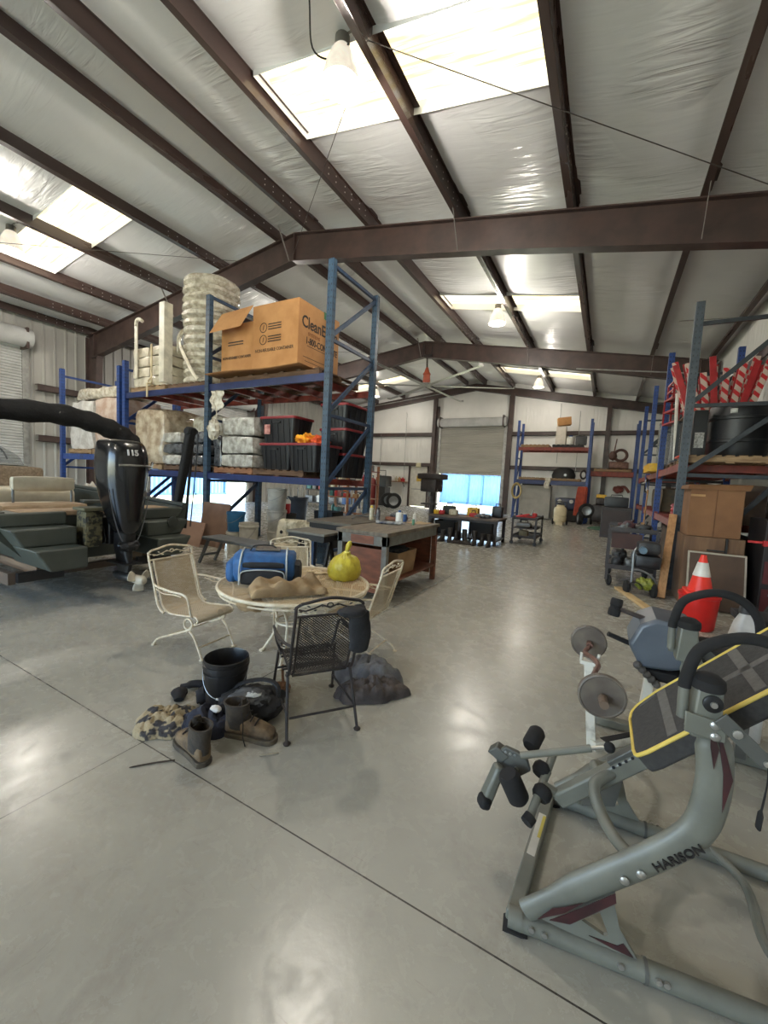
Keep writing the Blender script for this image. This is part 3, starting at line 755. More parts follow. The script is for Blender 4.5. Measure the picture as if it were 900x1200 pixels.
# totes
tote_m = M('black tote', (30,30,34), (24,24,27), s=3, rough=.42)
lid_m = M('red tote lid', (146,44,50), (124,36,42), s=4, rough=.45)
def tote(x0, x1, y0, y1, z0, z1, label, lid=True, group='black totes on the rack'):
    r = thing('storage_tote', label, 'tote', group=group); t = .06
    def ring(k, z): 
        w, d = (x1-x0)-2*t*(1-k), (y1-y0)-2*t*(1-k)
        return [V((x0+x1)/2+p[0], (y0+y1)/2+p[1], z) for p in rr(w, d, .06)]
    if lid: MB().loft([ring(0,z0), ring(.9,z1-.05)]).build('bin', tote_m, r)
    else:
        mb = MB(); q = [ring(0,z0), ring(.9,z1-.02)]; c_ = V((x0+x1)/2,(y0+y1)/2,0)
        sh = lambda rg, k, dz: [V(c_.x+(p.x-c_.x)*k, c_.y+(p.y-c_.y)*k, p.z+dz) for p in rg]
        mb.loft(q+[sh(q[1],.95,0), sh(q[0],.94,.05)]); mb.build('bin', tote_m, r)
    mb = MB()
    n = 5
    for k in range(n):
        x = x0+.14+(x1-x0-.28)*k/(n-1)
        mb.bar((x,y0+t-.005,z0+.02),(x,y0+.008,z1-.07),.035,.02,up=(0,1,0))
    for k in range(4):
        y = y0+.16+(y1-y0-.32)*k/3
        mb.bar((x1-t+.005,y,z0+.02),(x1-.008,y,z1-.07),.035,.02,up=(1,0,0))
    mb.build('ribs', tote_m, r)
    if lid:
        mb = MB(); 
        def rl(e, z): return [V((x0+x1)/2+p[0], (y0+y1)/2+p[1], z) for p in rr(x1-x0+e, y1-y0+e, .07)]
        mb.loft([rl(.03,z1-.05), rl(.04,z1-.03), rl(.03,z1-.005), rl(-.06,z1)]); mb.build('lid', lid_m, r)
    else:
        mb = MB(); mb.loft([[V((x0+x1)/2+p[0], (y0+y1)/2+p[1], z) for p in rr(x1-x0+e, y1-y0+e, .06)] for e, z in ((-.02,z1-.06),(.04,z1-.06),(.04,z1-.02),(-.02,z1-.02))]); mb.build('rim', lid_m, r)
    for s_, yy in ((-1, y0), ):
        mb = MB(); mb.box((x0+x1)/2-.09,(x0+x1)/2+.09,yy-.02,yy+.03,z1-.13,z1-.1); mb.build('handle', tote_m, r)
    fin(r); return r
z = pallet(-6.0,-4.75,5.6,6.3,ZL,'pallet under the two front totes on the lower deck', wood_d)
tote(-5.96,-5.18,5.72,6.3,z,z+.5,'lower closed black tote with red lid beside the silver boxes')
tA = tote(-5.96,-5.1,5.72,6.3,z+.503,z+1.0,'upper closed black tote with red lid and paper sticker beside silver boxes')
MB().box(-5.84,-5.68,5.715,5.735,z+.62,z+.82)
st = MB().box(-5.82,-5.68,5.70,5.712,z+.66,z+.84); o_ = st.build('sticker', M('paper sticker', (206,150,140), (150,90,84), s=14, rough=.7)); 
o_.data.transform(Matrix.Translation(-tA.location)); o_.parent = tA
tote(-5.12,-4.42,5.55,6.3,z-.02,z+.5,'open black tote heaped with orange cloth in front of others', lid=False)
cl = M('orange cloth', (250,186,48), (238,140,40), s=9, rough=.85)
mb = MB(); mb.blob((-4.88,5.86,z+.52),(.16,.24,.14),.5,3.2,30,16,seed=3); solo(mb.build('orange_safety_vest', cl), 'crumpled bright orange cloth in the open tote', 'cloth')
mb = MB(); mb.blob((-4.58,5.86,z+.51),(.1,.24,.12),.5,3.5,26,14,seed=8); solo(mb.build('orange_safety_vest', M('red orange cloth', (232,96,50), (214,84,40), s=8, rough=.85)), 'crumpled red-orange cloth at the right of the open tote', 'cloth')
for k in range(3):
    tote(-5.02,-4.38,6.36,7.2,ZL+.03+.473*k,ZL+.03+.473*k+.47,('bottom','middle','topmost')[k]+' black tote in the stack behind the near rack post')
# shorter rack: pinkish load
z = pallet(-13.1,-11.9,5.6,6.85,ZA,'pallet under the pinkish load on the shorter rack')
z = pallet(-11.85,-10.62,5.6,6.85,ZA,'second pallet on the shorter rack, nearer the tall rack')
r = thing('wrapped_pallet_load', 'big pinkish carton load in clear wrap on the shorter blue rack', 'pallet load')
w_wh2 = wrapm('white side wrap', (216,214,210), (190,184,178), s=6)
MB().rbox(-13.1,-11.95,5.65,6.8,z,z+1.28,amp=.05,n=8,seed=41,rd=.06,layers=5,lamp=.015).build('carton_stack', w_wh2, r)
MB().rbox(-11.88,-10.68,5.65,6.8,z,z+1.3,amp=.05,n=8,seed=42,rd=.08,layers=5,lamp=.015).build('carton_stack', w_pink, r)
MB().rbox(-12.9,-10.8,5.7,6.7,z+1.33,z+1.62,amp=.07,n=9,seed=43,rd=.1).build('top_cover', w_clear, r)
fin(r)
# ================================================================ boat on its trailer, stern towards the table
hull_m = M('olive drab hull', (72,77,70), (60,65,59), s=4, rough=.5)
hull_d = M('dark olive hull', (58,62,56), (48,52,47), s=4, rough=.55)
cream = M('cream vinyl', (214,204,180), (196,184,160), s=6, rough=.5)
tanv = M('tan vinyl', (186,160,128), (164,138,108), s=6, rough=.55)
blk = M('black plastic', (26,26,28), (20,20,22), s=5, rough=.4)
blkg = M('gloss black', (13,13,15), (17,17,19), s=4, rough=.22, coat=.25)
blkf = M('black canvas', (26,25,26), (18,18,19), s=14, rough=.85, bump=.4, bs=40)
chrome = M('bright metal', (200,200,200), rough=.18, metal=1)
alum = M('grey metal tube', (150,152,152), (130,132,132), s=5, rough=.35, metal=.7)
boat = thing('boat', 'olive drab fishing boat on its trailer, stern towards the patio table', 'boat')
YC, HB = 2.56, 1.06
XT = -5.15
# hull: stations from the transom (x) to the bow, each a half section mirrored
def station(x, b, zc, zg, zk, bb):
    return [V(x,YC-b,zg), V(x,YC-b*.98,zg-.16), V(x,YC-bb,zc+.02), V(x,YC-bb*.7,zc-.02), V(x,YC,zk), V(x,YC+bb*.7,zc-.02), V(x,YC+bb,zc+.02), V(x,YC+b*.98,zg-.16), V(x,YC+b,zg),
            V(x,YC+b-.16,zg+.01), V(x,YC+b-.2,zg-.3), V(x,YC-b+.2,zg-.3), V(x,YC-b+.16,zg+.01)]
st = [station(XT,HB,.46,.98,.44,.74), station(-6.4,HB+.03,.46,1.02,.42,.76), station(-8,HB,.48,1.08,.44,.74), station(-9.3,.85,.55,1.16,.5,.55), station(-10.3,.45,.7,1.24,.68,.25), station(-10.8,.12,.95,1.28,.9,.06)]
mb = MB(); mb.loft(st); mb.build('hull', hull_m, boat, smooth=25)
# stepped stern sponsons either side of the motor
def sponson(sgn):
    y0, y1 = (YC-1.04, YC-.4) if sgn < 0 else (YC+.34, YC+.98)
    out = y0 if sgn < 0 else y1
    def yo(z): return out + (-sgn)*(.98-z)*.58 * (1 if True else 0)      # the outer side slopes in towards the bottom
    mb = MB()
    for x1, za, zb in ((XT+.06,.98,.84),(XT+.28,.84,.655),(XT+.5,.655,.435)):
        a, b = (yo(za), yo(zb)); inn = y1 if sgn < 0 else y0
        mb.hexa([(XT-.3,b,zb),(x1,b,zb),(x1,inn,zb),(XT-.3,inn,zb),(XT-.3,a,za),(x1,a,za),(x1,inn,za),(XT-.3,inn,za)])
    o = mb.build('stern_step', hull_m, boat, bevel=.018, smooth=30)
    return o
sponson(-1); sponson(1)
mb = MB(); mb.box(XT-.02, XT+.02, YC-.42, YC+.36, .44, .93); mb.build('transom', hull_d, boat)
mb = MB()   # gunwale rails
for s_ in (-1,1): mb.tube(smoothp([(XT+.05,YC+s_*(HB-.06),1.0),(-6.4,YC+s_*(HB-.03),1.05),(-8,YC+s_*(HB-.06),1.11),(-9.3,YC+s_*.82,1.19),(-10.3,YC+s_*.43,1.27)]), .04, 8)
mb.build('gunwale', hull_d, boat)
MB().box(XT-.35, XT+.0, YC-.8, YC+.8, .93, .985).build('rear_deck', M('tan deck carpet', (176,150,120), (150,126,100), s=20, rough=.9), boat, bevel=.01)
mb = MB(); mb.bar((XT-.2,YC+.2,1.05),(-6.6,YC+.86,1.1),.1,.06); mb.bar((XT-.25,YC+.5,1.04),(XT-.3,YC-.1,1.06),.12,.04); mb.build('deck_tray', hull_d, boat, bevel=.01)
# seats
MB().rbox(-6.95,-6.45,2.05,3.0,.78,.95,amp=.006,n=4,rd=.04,seed=2).build('rear_bench', tanv, boat)
bk = MB().rbox(-6.88,-6.76,2.26,2.98,1.10,1.30,amp=.006,n=4,rd=.05,seed=3).build('leaning_seat_back', cream, boat)
mb = MB()
for y in (2.28,2.94): mb.tube([(-6.8,y,.75),(-6.8,y,1.14)], .014, 8)
mb.build('seat_post', alum, bk)
MB().rbox(-6.98,-6.7,1.55,2.95,.84,.95,amp=.006,n=4,rd=.04,seed=5).build('seat_cushion', cream, boat)
MB().rbox(-7.75,-7.2,1.9,3.2,.86,1.12,amp=.02,n=6,rd=.08,seed=6).build('helm_seat', cream, boat)
MB().rbox(-7.9,-7.78,2.0,3.0,1.0,1.42,amp=.01,n=6,rd=.05,seed=7).build('helm_seat_back', M('taupe weave', (150,132,110), (120,104,86), s=30, rough=.8), boat)
MB().rbox(-8.5,-8.1,2.1,2.95,.9,1.45,amp=.01,n=4,rd=.06,seed=8).build('console', hull_m, boat)
mb = MB(); mb.tube(arc((-8.02,2.25,1.48),.16,0,2*PI,20,(0,1,0),(.3,0,.95))[:-1], .014, 8, closed=True)
for a in (0,2.1,4.2): mb.tube([(-8.02,2.25,1.48), V(-8.02,2.25,1.48)+V(0,1,0)*.16*math.cos(a)+V(.3,0,.95)*.16*math.sin(a)], .01, 6)
mb.build('steering_wheel', blk, boat)
gl = M('smoked windscreen', (120,130,135), rough=.08, spec=.8, alpha=.35)
mb = MB(); mb.grid(lambda u, v: V(-8.55-.15*v, 2.02+1.0*u+.0, 1.42+.36*v*math.sin(.35+2.4*u)), 14, 4); mb.build('windscreen', gl, boat, solid=.008)
mb = MB(); mb.tube(arc((-8.7,2.52,1.45),.34,.2,PI-.2,16,(0,1,0),(0,0,1)), .012, 6); mb.tube(arc((-8.2,2.1,1.42),.26,.3,PI-.4,16,(0,1,0),(0,0,1)), .01, 6); mb.build('grab_rail', chrome, boat)
# folded sun top: a long canvas roll drooping at the end
mb = MB(); pts = smoothp([(-6.2,1.0,1.98),(-6.2,1.4,2.04),(-6.2,2.0,2.09),(-6.2,2.55,2.12),(-6.2,2.95,2.07),(-6.2,3.24,1.98),(-6.2,3.42,1.87),(-6.2,3.5,1.76)], 5)
mb.tube(pts, [.13+.012*math.sin(i*1.7) for i in range(len(pts)-3)]+[.12,.1,.06], 14)
top = mb.build('folded_canvas_top', blkf, boat)
mb = MB()
for y in (1.45, 3.36): mb.tube([(-6.2,y,1.98),(-6.75,YC+(-1.0 if y < 2 else 1.0),1.08)], .013, 6)
mb.build('canvas_frame', chrome, top)
# fuel can in camouflage by the motor
camo_o = M('olive camouflage', (98,92,66), (44,42,34), s=18, rough=.7, thr=(.47,.53))
mb = MB(); mb.rbox(-5.06,-4.84,2.22,2.40,.60,1.0,amp=.006,n=4,rd=.03,seed=11)
for z in (.68,.78,.88): mb.box(-4.845,-4.83,2.24,2.38,z,z+.05)
can = mb.build('camouflage_box', camo_o, boat)
MB().box(-5.07,-4.82,2.2,2.42,1.0,1.035).build('lid', M('olive lid', (100,96,72), rough=.7), can, bevel=.008)
# starboard pod hatch details
mb = MB(); mb.lathe([(0,0),(.07,0),(.07,.015),(0,.02)], (-4.86,3.22,.82), (1,0,0), 20); mb.build('deck_plug', hull_d, boat)
fin(boat)

# outboard motor
mt = thing('outboard_motor', 'black outboard motor marked 115 on the stern of the boat', 'outboard motor')
mx, my = -4.72, 2.535
def cowl(z, w, d, dx=0, r=.1):
    return [V(mx+dx+p[1], my+p[0], z) for p in rr(w, d, min(r, w*.45, d*.45), 5)]
MB().loft([cowl(.72,.17,.26,.06,.09), cowl(.9,.28,.38,.04,.13), cowl(1.1,.37,.46,.0,.16), cowl(1.3,.43,.52,-.02,.18), cowl(1.46,.445,.54,-.02,.18), cowl(1.62,.43,.52,-.02,.16), cowl(1.72,.39,.48,-.03,.14), cowl(1.775,.35,.45,-.06,.12), cowl(1.79,.24,.32,-.06,.1)]).build('cowling', blkg, mt, smooth=50, sub=1)
xf = mx+.245
mb = MB(); mb.tube([(xf-.0,my-.17,1.51),(xf+.022,my-.08,1.515),(xf+.022,my+.08,1.515),(xf-.0,my+.17,1.51)], .014, 8); mb.tube([(xf-.02,my+.2,1.56),(xf,my+.17,1.50),(xf+.005,my+.14,1.47)], .012, 6); mb.build('chrome_trim', chrome, mt)
text('115', .085, (xf-.008,my-.09,1.62), (0,1,0), (-.25,0,1), M('silver numerals', (205,205,205), rough=.3), mt, bold=.003, ext=.01)
mb = MB(); mb.lathe([(0,.0),(.03,.0),(.03,.012),(0,.016)], (xf-.05,my+.13,1.2), (1,.2,0), 18); mb.build('round_badge', alum, mt)
mb = MB(); mb.loft([cowl(.54,.12,.2,.0,.05), cowl(.66,.15,.24,.03,.06), cowl(.78,.17,.24,.05,.07)]); mb.build('midsection', blk, mt, smooth=50)
mb = MB()
for s_ in (-1,1): mb.tube(smoothp([(xf-.1,my+s_*.215,1.25),(xf-.1,my+s_*.175,1.0),(xf-.1,my+s_*.12,.78),(xf-.1,my+s_*.08,.68)]), .006, 6)
mb.build('silver_stripe', M('dull trim', (110,110,112), rough=.4, metal=.6), mt)
mb = MB(); mb.box(mx-.36,mx-.1,my-.09,my+.09,.62,.92); mb.bar((mx-.2,my-.08,.62),(mx-.33,my-.08,.96),.04,.1); mb.bar((mx-.2,my+.08,.62),(mx-.33,my+.08,.96),.04,.1); mb.build('clamp_bracket', blk, mt, bevel=.01)
mb = MB(); mb.blob((mx+.12,my,.62),(.07,.11,.06),.3,4,16,10,seed=4); mb.tube([(mx+.1,my-.1,.66),(mx+.14,my,.6),(mx+.1,my+.1,.66)],.02,8); mb.build('steering_ram', blk, mt)
mb = MB(); mb.loft([cowl(.3,.05,.2,.03,.02), cowl(.42,.06,.26,.03,.025), cowl(.56,.1,.22,.02,.04)]); mb.box(mx-.14,mx+.22,my-.1,my+.1,.42,.435); mb.build('leg', blk, mt, smooth=50)
mb = MB(); mb.lathe([(0,-.24),(.035,-.2),(.06,-.08),(.06,.1),(.045,.16),(0,.2)], (mx+.05,my,.27), (1,0,0), 18); mb.build('gearcase', blk, mt)
mb = MB(); mb.lathe([(0,.0),(.045,0),(.05,.12),(.03,.16),(0,.17)], (mx+.25,my,.27), (1,0,0), 16)
for k in range(3):
    a0 = .5+k*2*PI/3
    def bl(u, v):
        rr_ = .045+.085*u; a = a0 + (v-.5)*1.25*(1-.35*u*u) ; return V(mx+.3+.06*(v-.5)*(1-.4*u)+.01, my+rr_*math.cos(a), .27+rr_*math.sin(a))
    mb.grid(bl, 6, 6)
mb.build('propeller', M('white propeller', (190,182,164), rough=.4), mt, solid=.008)
fin(mt)
# shallow-water anchor pole on the far quarter
an = thing('anchor_pole', 'tall black shallow-water anchor pole standing on the boat stern', 'anchor pole')
MB().bar((-5.42,3.6,.62),(-5.04,3.6,2.08),.085,.10,up=(0,1,0),w2=.1,h2=.11).build('arm', blkf, an, bevel=.02)
MB().bar((-5.25,3.67,.66),(-5.1,3.67,1.95),.03,.035,up=(0,1,0)).build('spike_tube', blk, an, bevel=.008)
mb = MB(); mb.tube(smoothp([(-5.0,3.62,2.07),(-4.98,3.66,1.97),(-5.02,3.66,1.5),(-5.12,3.66,.7)]), .008, 6); mb.build('hose', blk, an)
mb = MB(); mb.box(-5.5,-5.34,3.54,3.66,.52,.72); mb.cyl((-5.06,3.53,2.02),(-5.06,3.67,2.02),.05,14); mb.build('bracket', blk, an, bevel=.008)
fin(an)
# trailer
tr = thing('boat_trailer', 'low galvanised boat trailer with wooden bunks under the olive boat', 'trailer')
bunk = M('wet bunk wood', (134,110,86), (104,84,64), s=4, rough=.8, stretch=(.6,6,6))
for y in (2.0, 3.12): MB().box(-9.2,-5.2,y-.08,y+.08,.30,.40).build('bunk', bunk, tr, bevel=.008)
trl = M('dull brown trailer steel', (92,78,66), (74,64,56), s=4, rough=.6)
for x in (-5.5,-6.9,-8.6): MB().box(x-.04,x+.04,1.62,3.5,.22,.30).build('crossmember', trl, tr)
for y in (1.72,3.4): MB().box(-9.3,-5.2,y-.03,y+.03,.24,.36).build('rail', trl, tr)
MB().box(-12.2,-9.2,2.52,2.6,.26,.36).build('tongue', galv, tr)
tyre = M('tyre rubber', (34,33,32), (26,26,25), s=10, rough=.85)
for y in (1.3,3.82):
    mb = MB(); mb.lathe([(.17,-.09),(.27,-.1),(.31,-.06),(.32,0),(.31,.06),(.27,.1),(.17,.09)], (-6.75,y,.32), (0,1,0), 30); w_ = mb.build('wheel', tyre, tr)
    mb = MB(); mb.lathe([(0,-.05),(.1,-.06),(.17,-.04),(.18,.0),(.17,.04),(.1,.06),(0,.05)], (-6.75,y,.32), (0,1,0), 24); mb.build('rim', alum, w_)
    mb = MB(); pr = arc((-6.75,y-.12,.34),.4,-.15,PI+.15,18); qr = [p+V(0,.24,0) for p in pr]; mb.loft([pr, qr], closed=False); mb.build('fender', M('dark blue grey fender', (66,68,76), rough=.5), tr, solid=.02)
mb = MB(); mb.box(-6.8,-6.7,1.3,3.82,.28,.34); mb.build('axle', galv, tr)
mb = MB(); mb.box(-5.2,-5.14,2.95,3.35,.26,.36); mb.box(-5.2,-5.14,1.75,2.15,.26,.36); mb.build('lamp', blk, tr)
for x in (-11.9,): 
    mb = MB(); mb.cyl((x,2.56,0),(x,2.56,.7),.03,10); mb.lathe([(0,0),(.1,0),(.1,.03),(0,.04)],(x,2.56,0)); mb.build('jack_stand', galv, tr)
fin(tr)
# ================================================================ patio set and the things on and round it
iron_w = M('cream painted iron', (216,206,184), (190,174,146), s=16, rough=.5)
iron_b = M('black painted iron', (34,30,30), (58,46,42), s=12, rough=.5, thr=(.5,.75))
def mesh_mat(name, c, sc=150, th=.34):
    """expanded-metal mesh: a diamond pattern of real holes"""
    m, t, b = nodes(name); L = t.links.new
    b.inputs['Base Color'].default_value = lin(c); b.inputs['Roughness'].default_value = .55
    tc = N(t, 'ShaderNodeTexCoord'); sx = N(t, 'ShaderNodeSeparateXYZ'); L(tc.outputs['UV'], sx.inputs[0])
    def w(sgn):
        a = N(t, 'ShaderNodeMath', operation='MULTIPLY_ADD'); L(sx.outputs[1], a.inputs[0]); a.inputs[1].default_value = sgn*.6; L(sx.outputs[0], a.inputs[2])
        q = N(t, 'ShaderNodeMath', operation='MULTIPLY'); L(a.outputs[0], q.inputs[0]); q.inputs[1].default_value = sc
        f = N(t, 'ShaderNodeMath', operation='PINGPONG'); L(q.outputs[0], f.inputs[0]); f.inputs[1].default_value = 1
        c_ = N(t, 'ShaderNodeMath', operation='LESS_THAN'); L(f.outputs[0], c_.inputs[0]); c_.inputs[1].default_value = th
        return c_.outputs[0]
    mx = N(t, 'ShaderNodeMath', operation='MAXIMUM'); L(w(1), mx.inputs[0]); L(w(-1), mx.inputs[1])
    L(mx.outputs[0], b.inputs['Alpha'])
    return m
mesh_w = mesh_mat('cream expanded mesh', (182,164,134), 150, .48); mesh_b = mesh_mat('black expanded mesh', (34,28,28), 130, .42); mesh_t = mesh_mat('table mesh', (188,164,126), 130, .42)
def uvgrid(name, f, nu, nv, su, sv, mat, parent, solid=.003):
    mb = MB(); mb.grid(f, nu, nv); o = mb.build(name, mat, parent, smooth=60); me = o.data
    uv = me.uv_layers.new(name='UVMap')
    # faces are laid out i-major; rebuild uv from the grid order of the vertices
    for l in me.loops:
        i, j = divmod(l.vertex_index, nv+1); uv.data[l.index].uv = (i/nu*su, j/nv*sv)
    return o
def vine(mb, P, w):
    """leafy scroll along the top rail, in the frame P(u,v) with u across, v up"""
    for s_ in (-1,1):
        c = [(0,0),(s_*.05,.022),(s_*.1,.0),(s_*.15,-.012),(s_*.19,.0)]
        mb.tube([P(u*w/.44,v) for u, v in c], .006, 6)
        for u, v, a in ((.04,.012,.6),(.08,-.008,-.5),(.12,.012,.8),(.165,-.012,-.2),(.2,.004,.2)):
            q = P(s_*u*w/.44, v); q2 = P(s_*(u+.022)*w/.44, v+.014*a)
            mb.tube([q, (q+q2)/2, q2], [.003,.012,.003], 6, flat=.5)
    mb.tube([P(.02*math.cos(a*PI/5), .018+.014*math.sin(a*PI/5)) for a in range(10)], .005, 5, closed=True)
def P2(pts, n=5): return [(p.x, p.y) for p in smoothp([(a,b,0) for a, b in pts], n)]
def make_chair(label, loc, rz, iron, mesh, kind, width=.245, group=None):
    r = thing('patio_chair', label, 'chair', loc, rz, group); W = width
    back = P2([(-.185,.405),(-.235,.47),(-.30,.68),(-.365,.885)]); seat = P2([(-.185,.405),(-.1,.385),(.1,.40),(.22,.415),(.265,.39),(.255,.355)])
    nu = len(back)-1; uvgrid('mesh_back', lambda u, v: V(back[round(u*nu)][0], (v-.5)*2*(W-.04), back[round(u*nu)][1]), nu, 8, .5, .44, mesh, r)
    ns = len(seat)-1; uvgrid('mesh_seat', lambda u, v: V(seat[round(u*ns)][0], (v-.5)*2*(W-.04), seat[round(u*ns)][1]), ns, 8, .5, .44, mesh, r)
    for s_ in (-1,1):
        mb = MB(); path = [V(x, s_*(W-.035), z) for x, z in seat[::-1]+back[1:]]; mb.tube(path, .0085, 8); mb.build('inner_rail', iron, r)
        mb = MB(); path = [V(x-.012, s_*W, z) for x, z in seat[3::-1]+back[1:]] + [V(-.39, s_*W, .955), V(-.392, s_*(W-.03), .975)]; mb.tube(path, .011, 8); mb.build('outer_rail', iron, r)
    mb = MB(); mb.tube(smoothp([(-.392,-W+.03,.975),(-.396,-.15,.985),(-.40,0,1.01),(-.396,.15,.985),(-.392,W-.03,.975)]), .011, 8); mb.tube([(-.367,-W+.0,.885),(-.367,W,.885)], .009, 8)
    tr_ = mb.build('top_rail', iron, r)
    mb = MB(); vine(mb, lambda u, v: V(-.38, u, .937+v), .48); mb.build('leaf_scroll', iron, tr_)
    mb = MB(); mb.tube([(.235,-W+.03,.35),(.235,W-.03,.35)], .009, 8); mb.tube([(-.19,-W+.03,.398),(-.19,W-.03,.398)], .009, 8); mb.build('seat_bar', iron, r)
    for s_ in (-1,1):
        mb = MB(); mb.tube(smoothp([(-.30,s_*W,.66),(-.2,s_*(W+.035),.655),(.0,s_*(W+.05),.645),(.15,s_*(W+.045),.64),(.205,s_*(W+.03),.60),(.21,s_*(W+.01),.5),(.2,s_*(W-.02),.41)]), .0105, 8); a_ = mb.build('arm', iron, r)
        mb = MB(); mb.tube(smoothp([(-.22,s_*(W+.034),.63),(-.1,s_*(W+.045),.605),(.05,s_*(W+.05),.62),(.14,s_*(W+.045),.612)]), .006, 6)
        for k in range(5): q = V(-.18+.07*k, s_*(W+.042), .625); mb.tube([q, q+V(.02,0,.012), q+V(.036,0,.002)], [.003,.011,.003], 6, flat=.5)
        mb.build('arm_scroll', iron, a_)
    if kind == 'spring':
        for s_ in (-1,1):
            mb = MB(); y = s_*(W-.05)
            mb.tube(arc((.12,y,.315),.055,0,2*PI*1.85,30), .009, 8); mb.build('coil_spring', iron, r)
            mb = MB(); mb.tube(smoothp([(.175,y,.315),(.1,y,.25),(-.12,y,.16),(-.3,y,.085),(-.36,y,.03),(-.37,y,.0)]), .01, 8); mb.lathe([(0,0),(.02,0),(.024,.01),(.01,.02),(0,.02)],(-.37,y,0),seg=12); mb.build('leg', iron, r)
            mb = MB(); mb.tube(smoothp([(.14,y,.25),(.2,y,.2),(.27,y,.08),(.3,y,.02),(.305,y,0)]), .01, 8); mb.lathe([(0,0),(.02,0),(.024,.01),(.01,.02),(0,.02)],(.305,y,0),seg=12); mb.build('leg', iron, r)
        mb = MB(); mb.tube([(-.26,-W+.05,.1),(-.26,W-.05,.1)], .008, 8); mb.tube([(.25,-W+.05,.11),(.25,W-.05,.11)], .008, 8); mb.tube([(-.05,-W+.05,.19),(-.05,W-.05,.19)], .008, 8); mb.build('base_stretcher', iron, r)
    else:
        for s_ in (-1,1):
            y = s_*(W-.0)
            for x0, x1 in ((.19,.27),(-.2,-.33)):
                mb = MB(); mb.tube(smoothp([(x0*.9,y,.43),(x0,y,.39),((x0+x1)/2,y+s_*.012,.2),(x1,y+s_*.02,.03),(x1+.02*(1 if x1>0 else -1),y+s_*.02,.012)]), .0105, 8)
                mb.lathe([(0,0),(.021,0),(.026,.01),(.012,.022),(0,.022)],(x1+.012*(1 if x1>0 else -1),y+s_*.02,0),seg=12); mb.build('leg', iron, r)
            mb = MB(); mb.tube([(.24,y+s_*.01,.13),(-.27,y+s_*.01,.16)], .0085, 8); mb.build('stretcher', iron, r)
        mb = MB(); mb.tube([(-.29,-W,.15),(-.29,W,.15)], .0085, 8); mb.build('stretcher', iron, r)
        mb = MB(); mb.tube([(.22,-W,.27),(.22,W,.27)], .0085, 8); mb.tube([(-.0,-W,.36),(-.0,W,.36)], .0085, 8); mb.build('stretcher', iron, r)
    r.scale = (.85,.85,.83)
    return r
make_chair('cream spring rocker chair left of the table facing it', (-2.96,2.19,0), .06, iron_w, mesh_w, 'spring')
make_chair('black iron chair with a cap hooked on its back, nearest the camera', (-1.55,1.99,0), math.radians(143), iron_b, mesh_b, 'leg', .225)
make_chair('cream chair right of the table seen edge-on by the yellow bag', (-1.82,2.91,0), math.radians(184), iron_w, mesh_w, 'spring')
make_chair('cream chair behind the table in front of the camouflage cushion', (-2.69,3.06,0), math.radians(-45), iron_w, mesh_w, 'spring')
# round table
TX, TY, TR, TZ = -2.19, 2.54, .60, .615
r = thing('patio_table', 'round cream iron mesh table loaded with a bag and clothes', 'table', (TX,TY,0))
mb = MB(); mb.tube(arc((0,0,TZ-.005),TR,0,2*PI,56,(1,0,0),(0,1,0))[:-1], .014, 8, closed=True); mb.tube(arc((0,0,TZ-.04),TR-.01,0,2*PI,56,(1,0,0),(0,1,0))[:-1], .008, 6, closed=True); mb.build('rim', iron_w, r)
nu, nv = 10, 48
o = uvgrid('mesh_top', lambda u, v: V(TR*u*math.cos(2*PI*v)+.0, TR*u*math.sin(2*PI*v), TZ), nu, nv, 1, 1, mesh_t, r)
for l in o.data.loops: c_ = o.data.vertices[l.vertex_index].co; o.data.uv_layers[0].data[l.index].uv = (c_.x, c_.y)
mb = MB()
for k in range(6):
    a = k*PI/3+.3; mb.tube([(.06*math.cos(a),.06*math.sin(a),TZ-.014),(TR*math.cos(a),TR*math.sin(a),TZ-.014)], .007, 6)
mb.tube(arc((0,0,TZ-.012),.06,0,2*PI,20,(1,0,0),(0,1,0))[:-1], .008, 6, closed=True); mb.build('underframe', iron_w, r)
for k in range(4):
    a = k*PI/2+.35; d = V(math.cos(a), math.sin(a), 0)
    mb = MB(); mb.tube(smoothp([d*.26+V(0,0,TZ-.02), d*.27+V(0,0,.5), d*.16+V(0,0,.35), d*.16+V(0,0,.2), d*.24+V(0,0,.06), d*.28+V(0,0,.0)]), .012, 8)
    mb.lathe([(0,0),(.02,0),(.024,.01),(.01,.02),(0,.02)],tuple(d*.28),seg=12)
    lg = mb.build('leg', iron_w, r)
    mb = MB(); mb.tube([d*(.14+.05*math.cos(t_/12*4.5*PI)*(1-t_/14))+V(0,0,.40+.05*math.sin(t_/12*4.5*PI)*(1-t_/14)) for t_ in range(13)], .006, 6); mb.build('scroll', iron_w, lg)
mb = MB(); mb.tube(arc((0,0,.3),.15,0,2*PI,32,(1,0,0),(0,1,0))[:-1], .009, 8, closed=True); mb.build('ring_stretcher', iron_w, r)
# blue and black cooler bag
bl = M('blue nylon', (38,92,146), (28,72,122), s=14, rough=.6, bump=.3, bs=25); bkn = M('black nylon', (24,25,29), (18,18,21), s=14, rough=.7, bump=.3, bs=30); pipe = M('pale piping', (190,196,196), rough=.5)
r = thing('duffel_bag', 'blue and black duffel bag with pale piping on the round table', 'bag', (-2.42,2.43,TZ), math.radians(38))
L2, Wd, Hh = .22, .15, .25
def sec(x, k=1, dz=0): return [V(x, p[0]*k, .125*1.04+p[1]*k+dz) for p in rr(Wd*2, Hh, .09, 5)]
MB().loft([sec(-L2-.02,.8), sec(-L2,.95), sec(-.1,1.02), sec(.1,1.0), sec(L2,.95), sec(L2+.02,.8)]).build('body', bl, r, smooth=50)
MB().rbox(-.17,.17,-Wd-.055,-Wd+.02,.01,.13,amp=.006,n=5,rd=.03,seed=3).build('front_pocket', bkn, r)
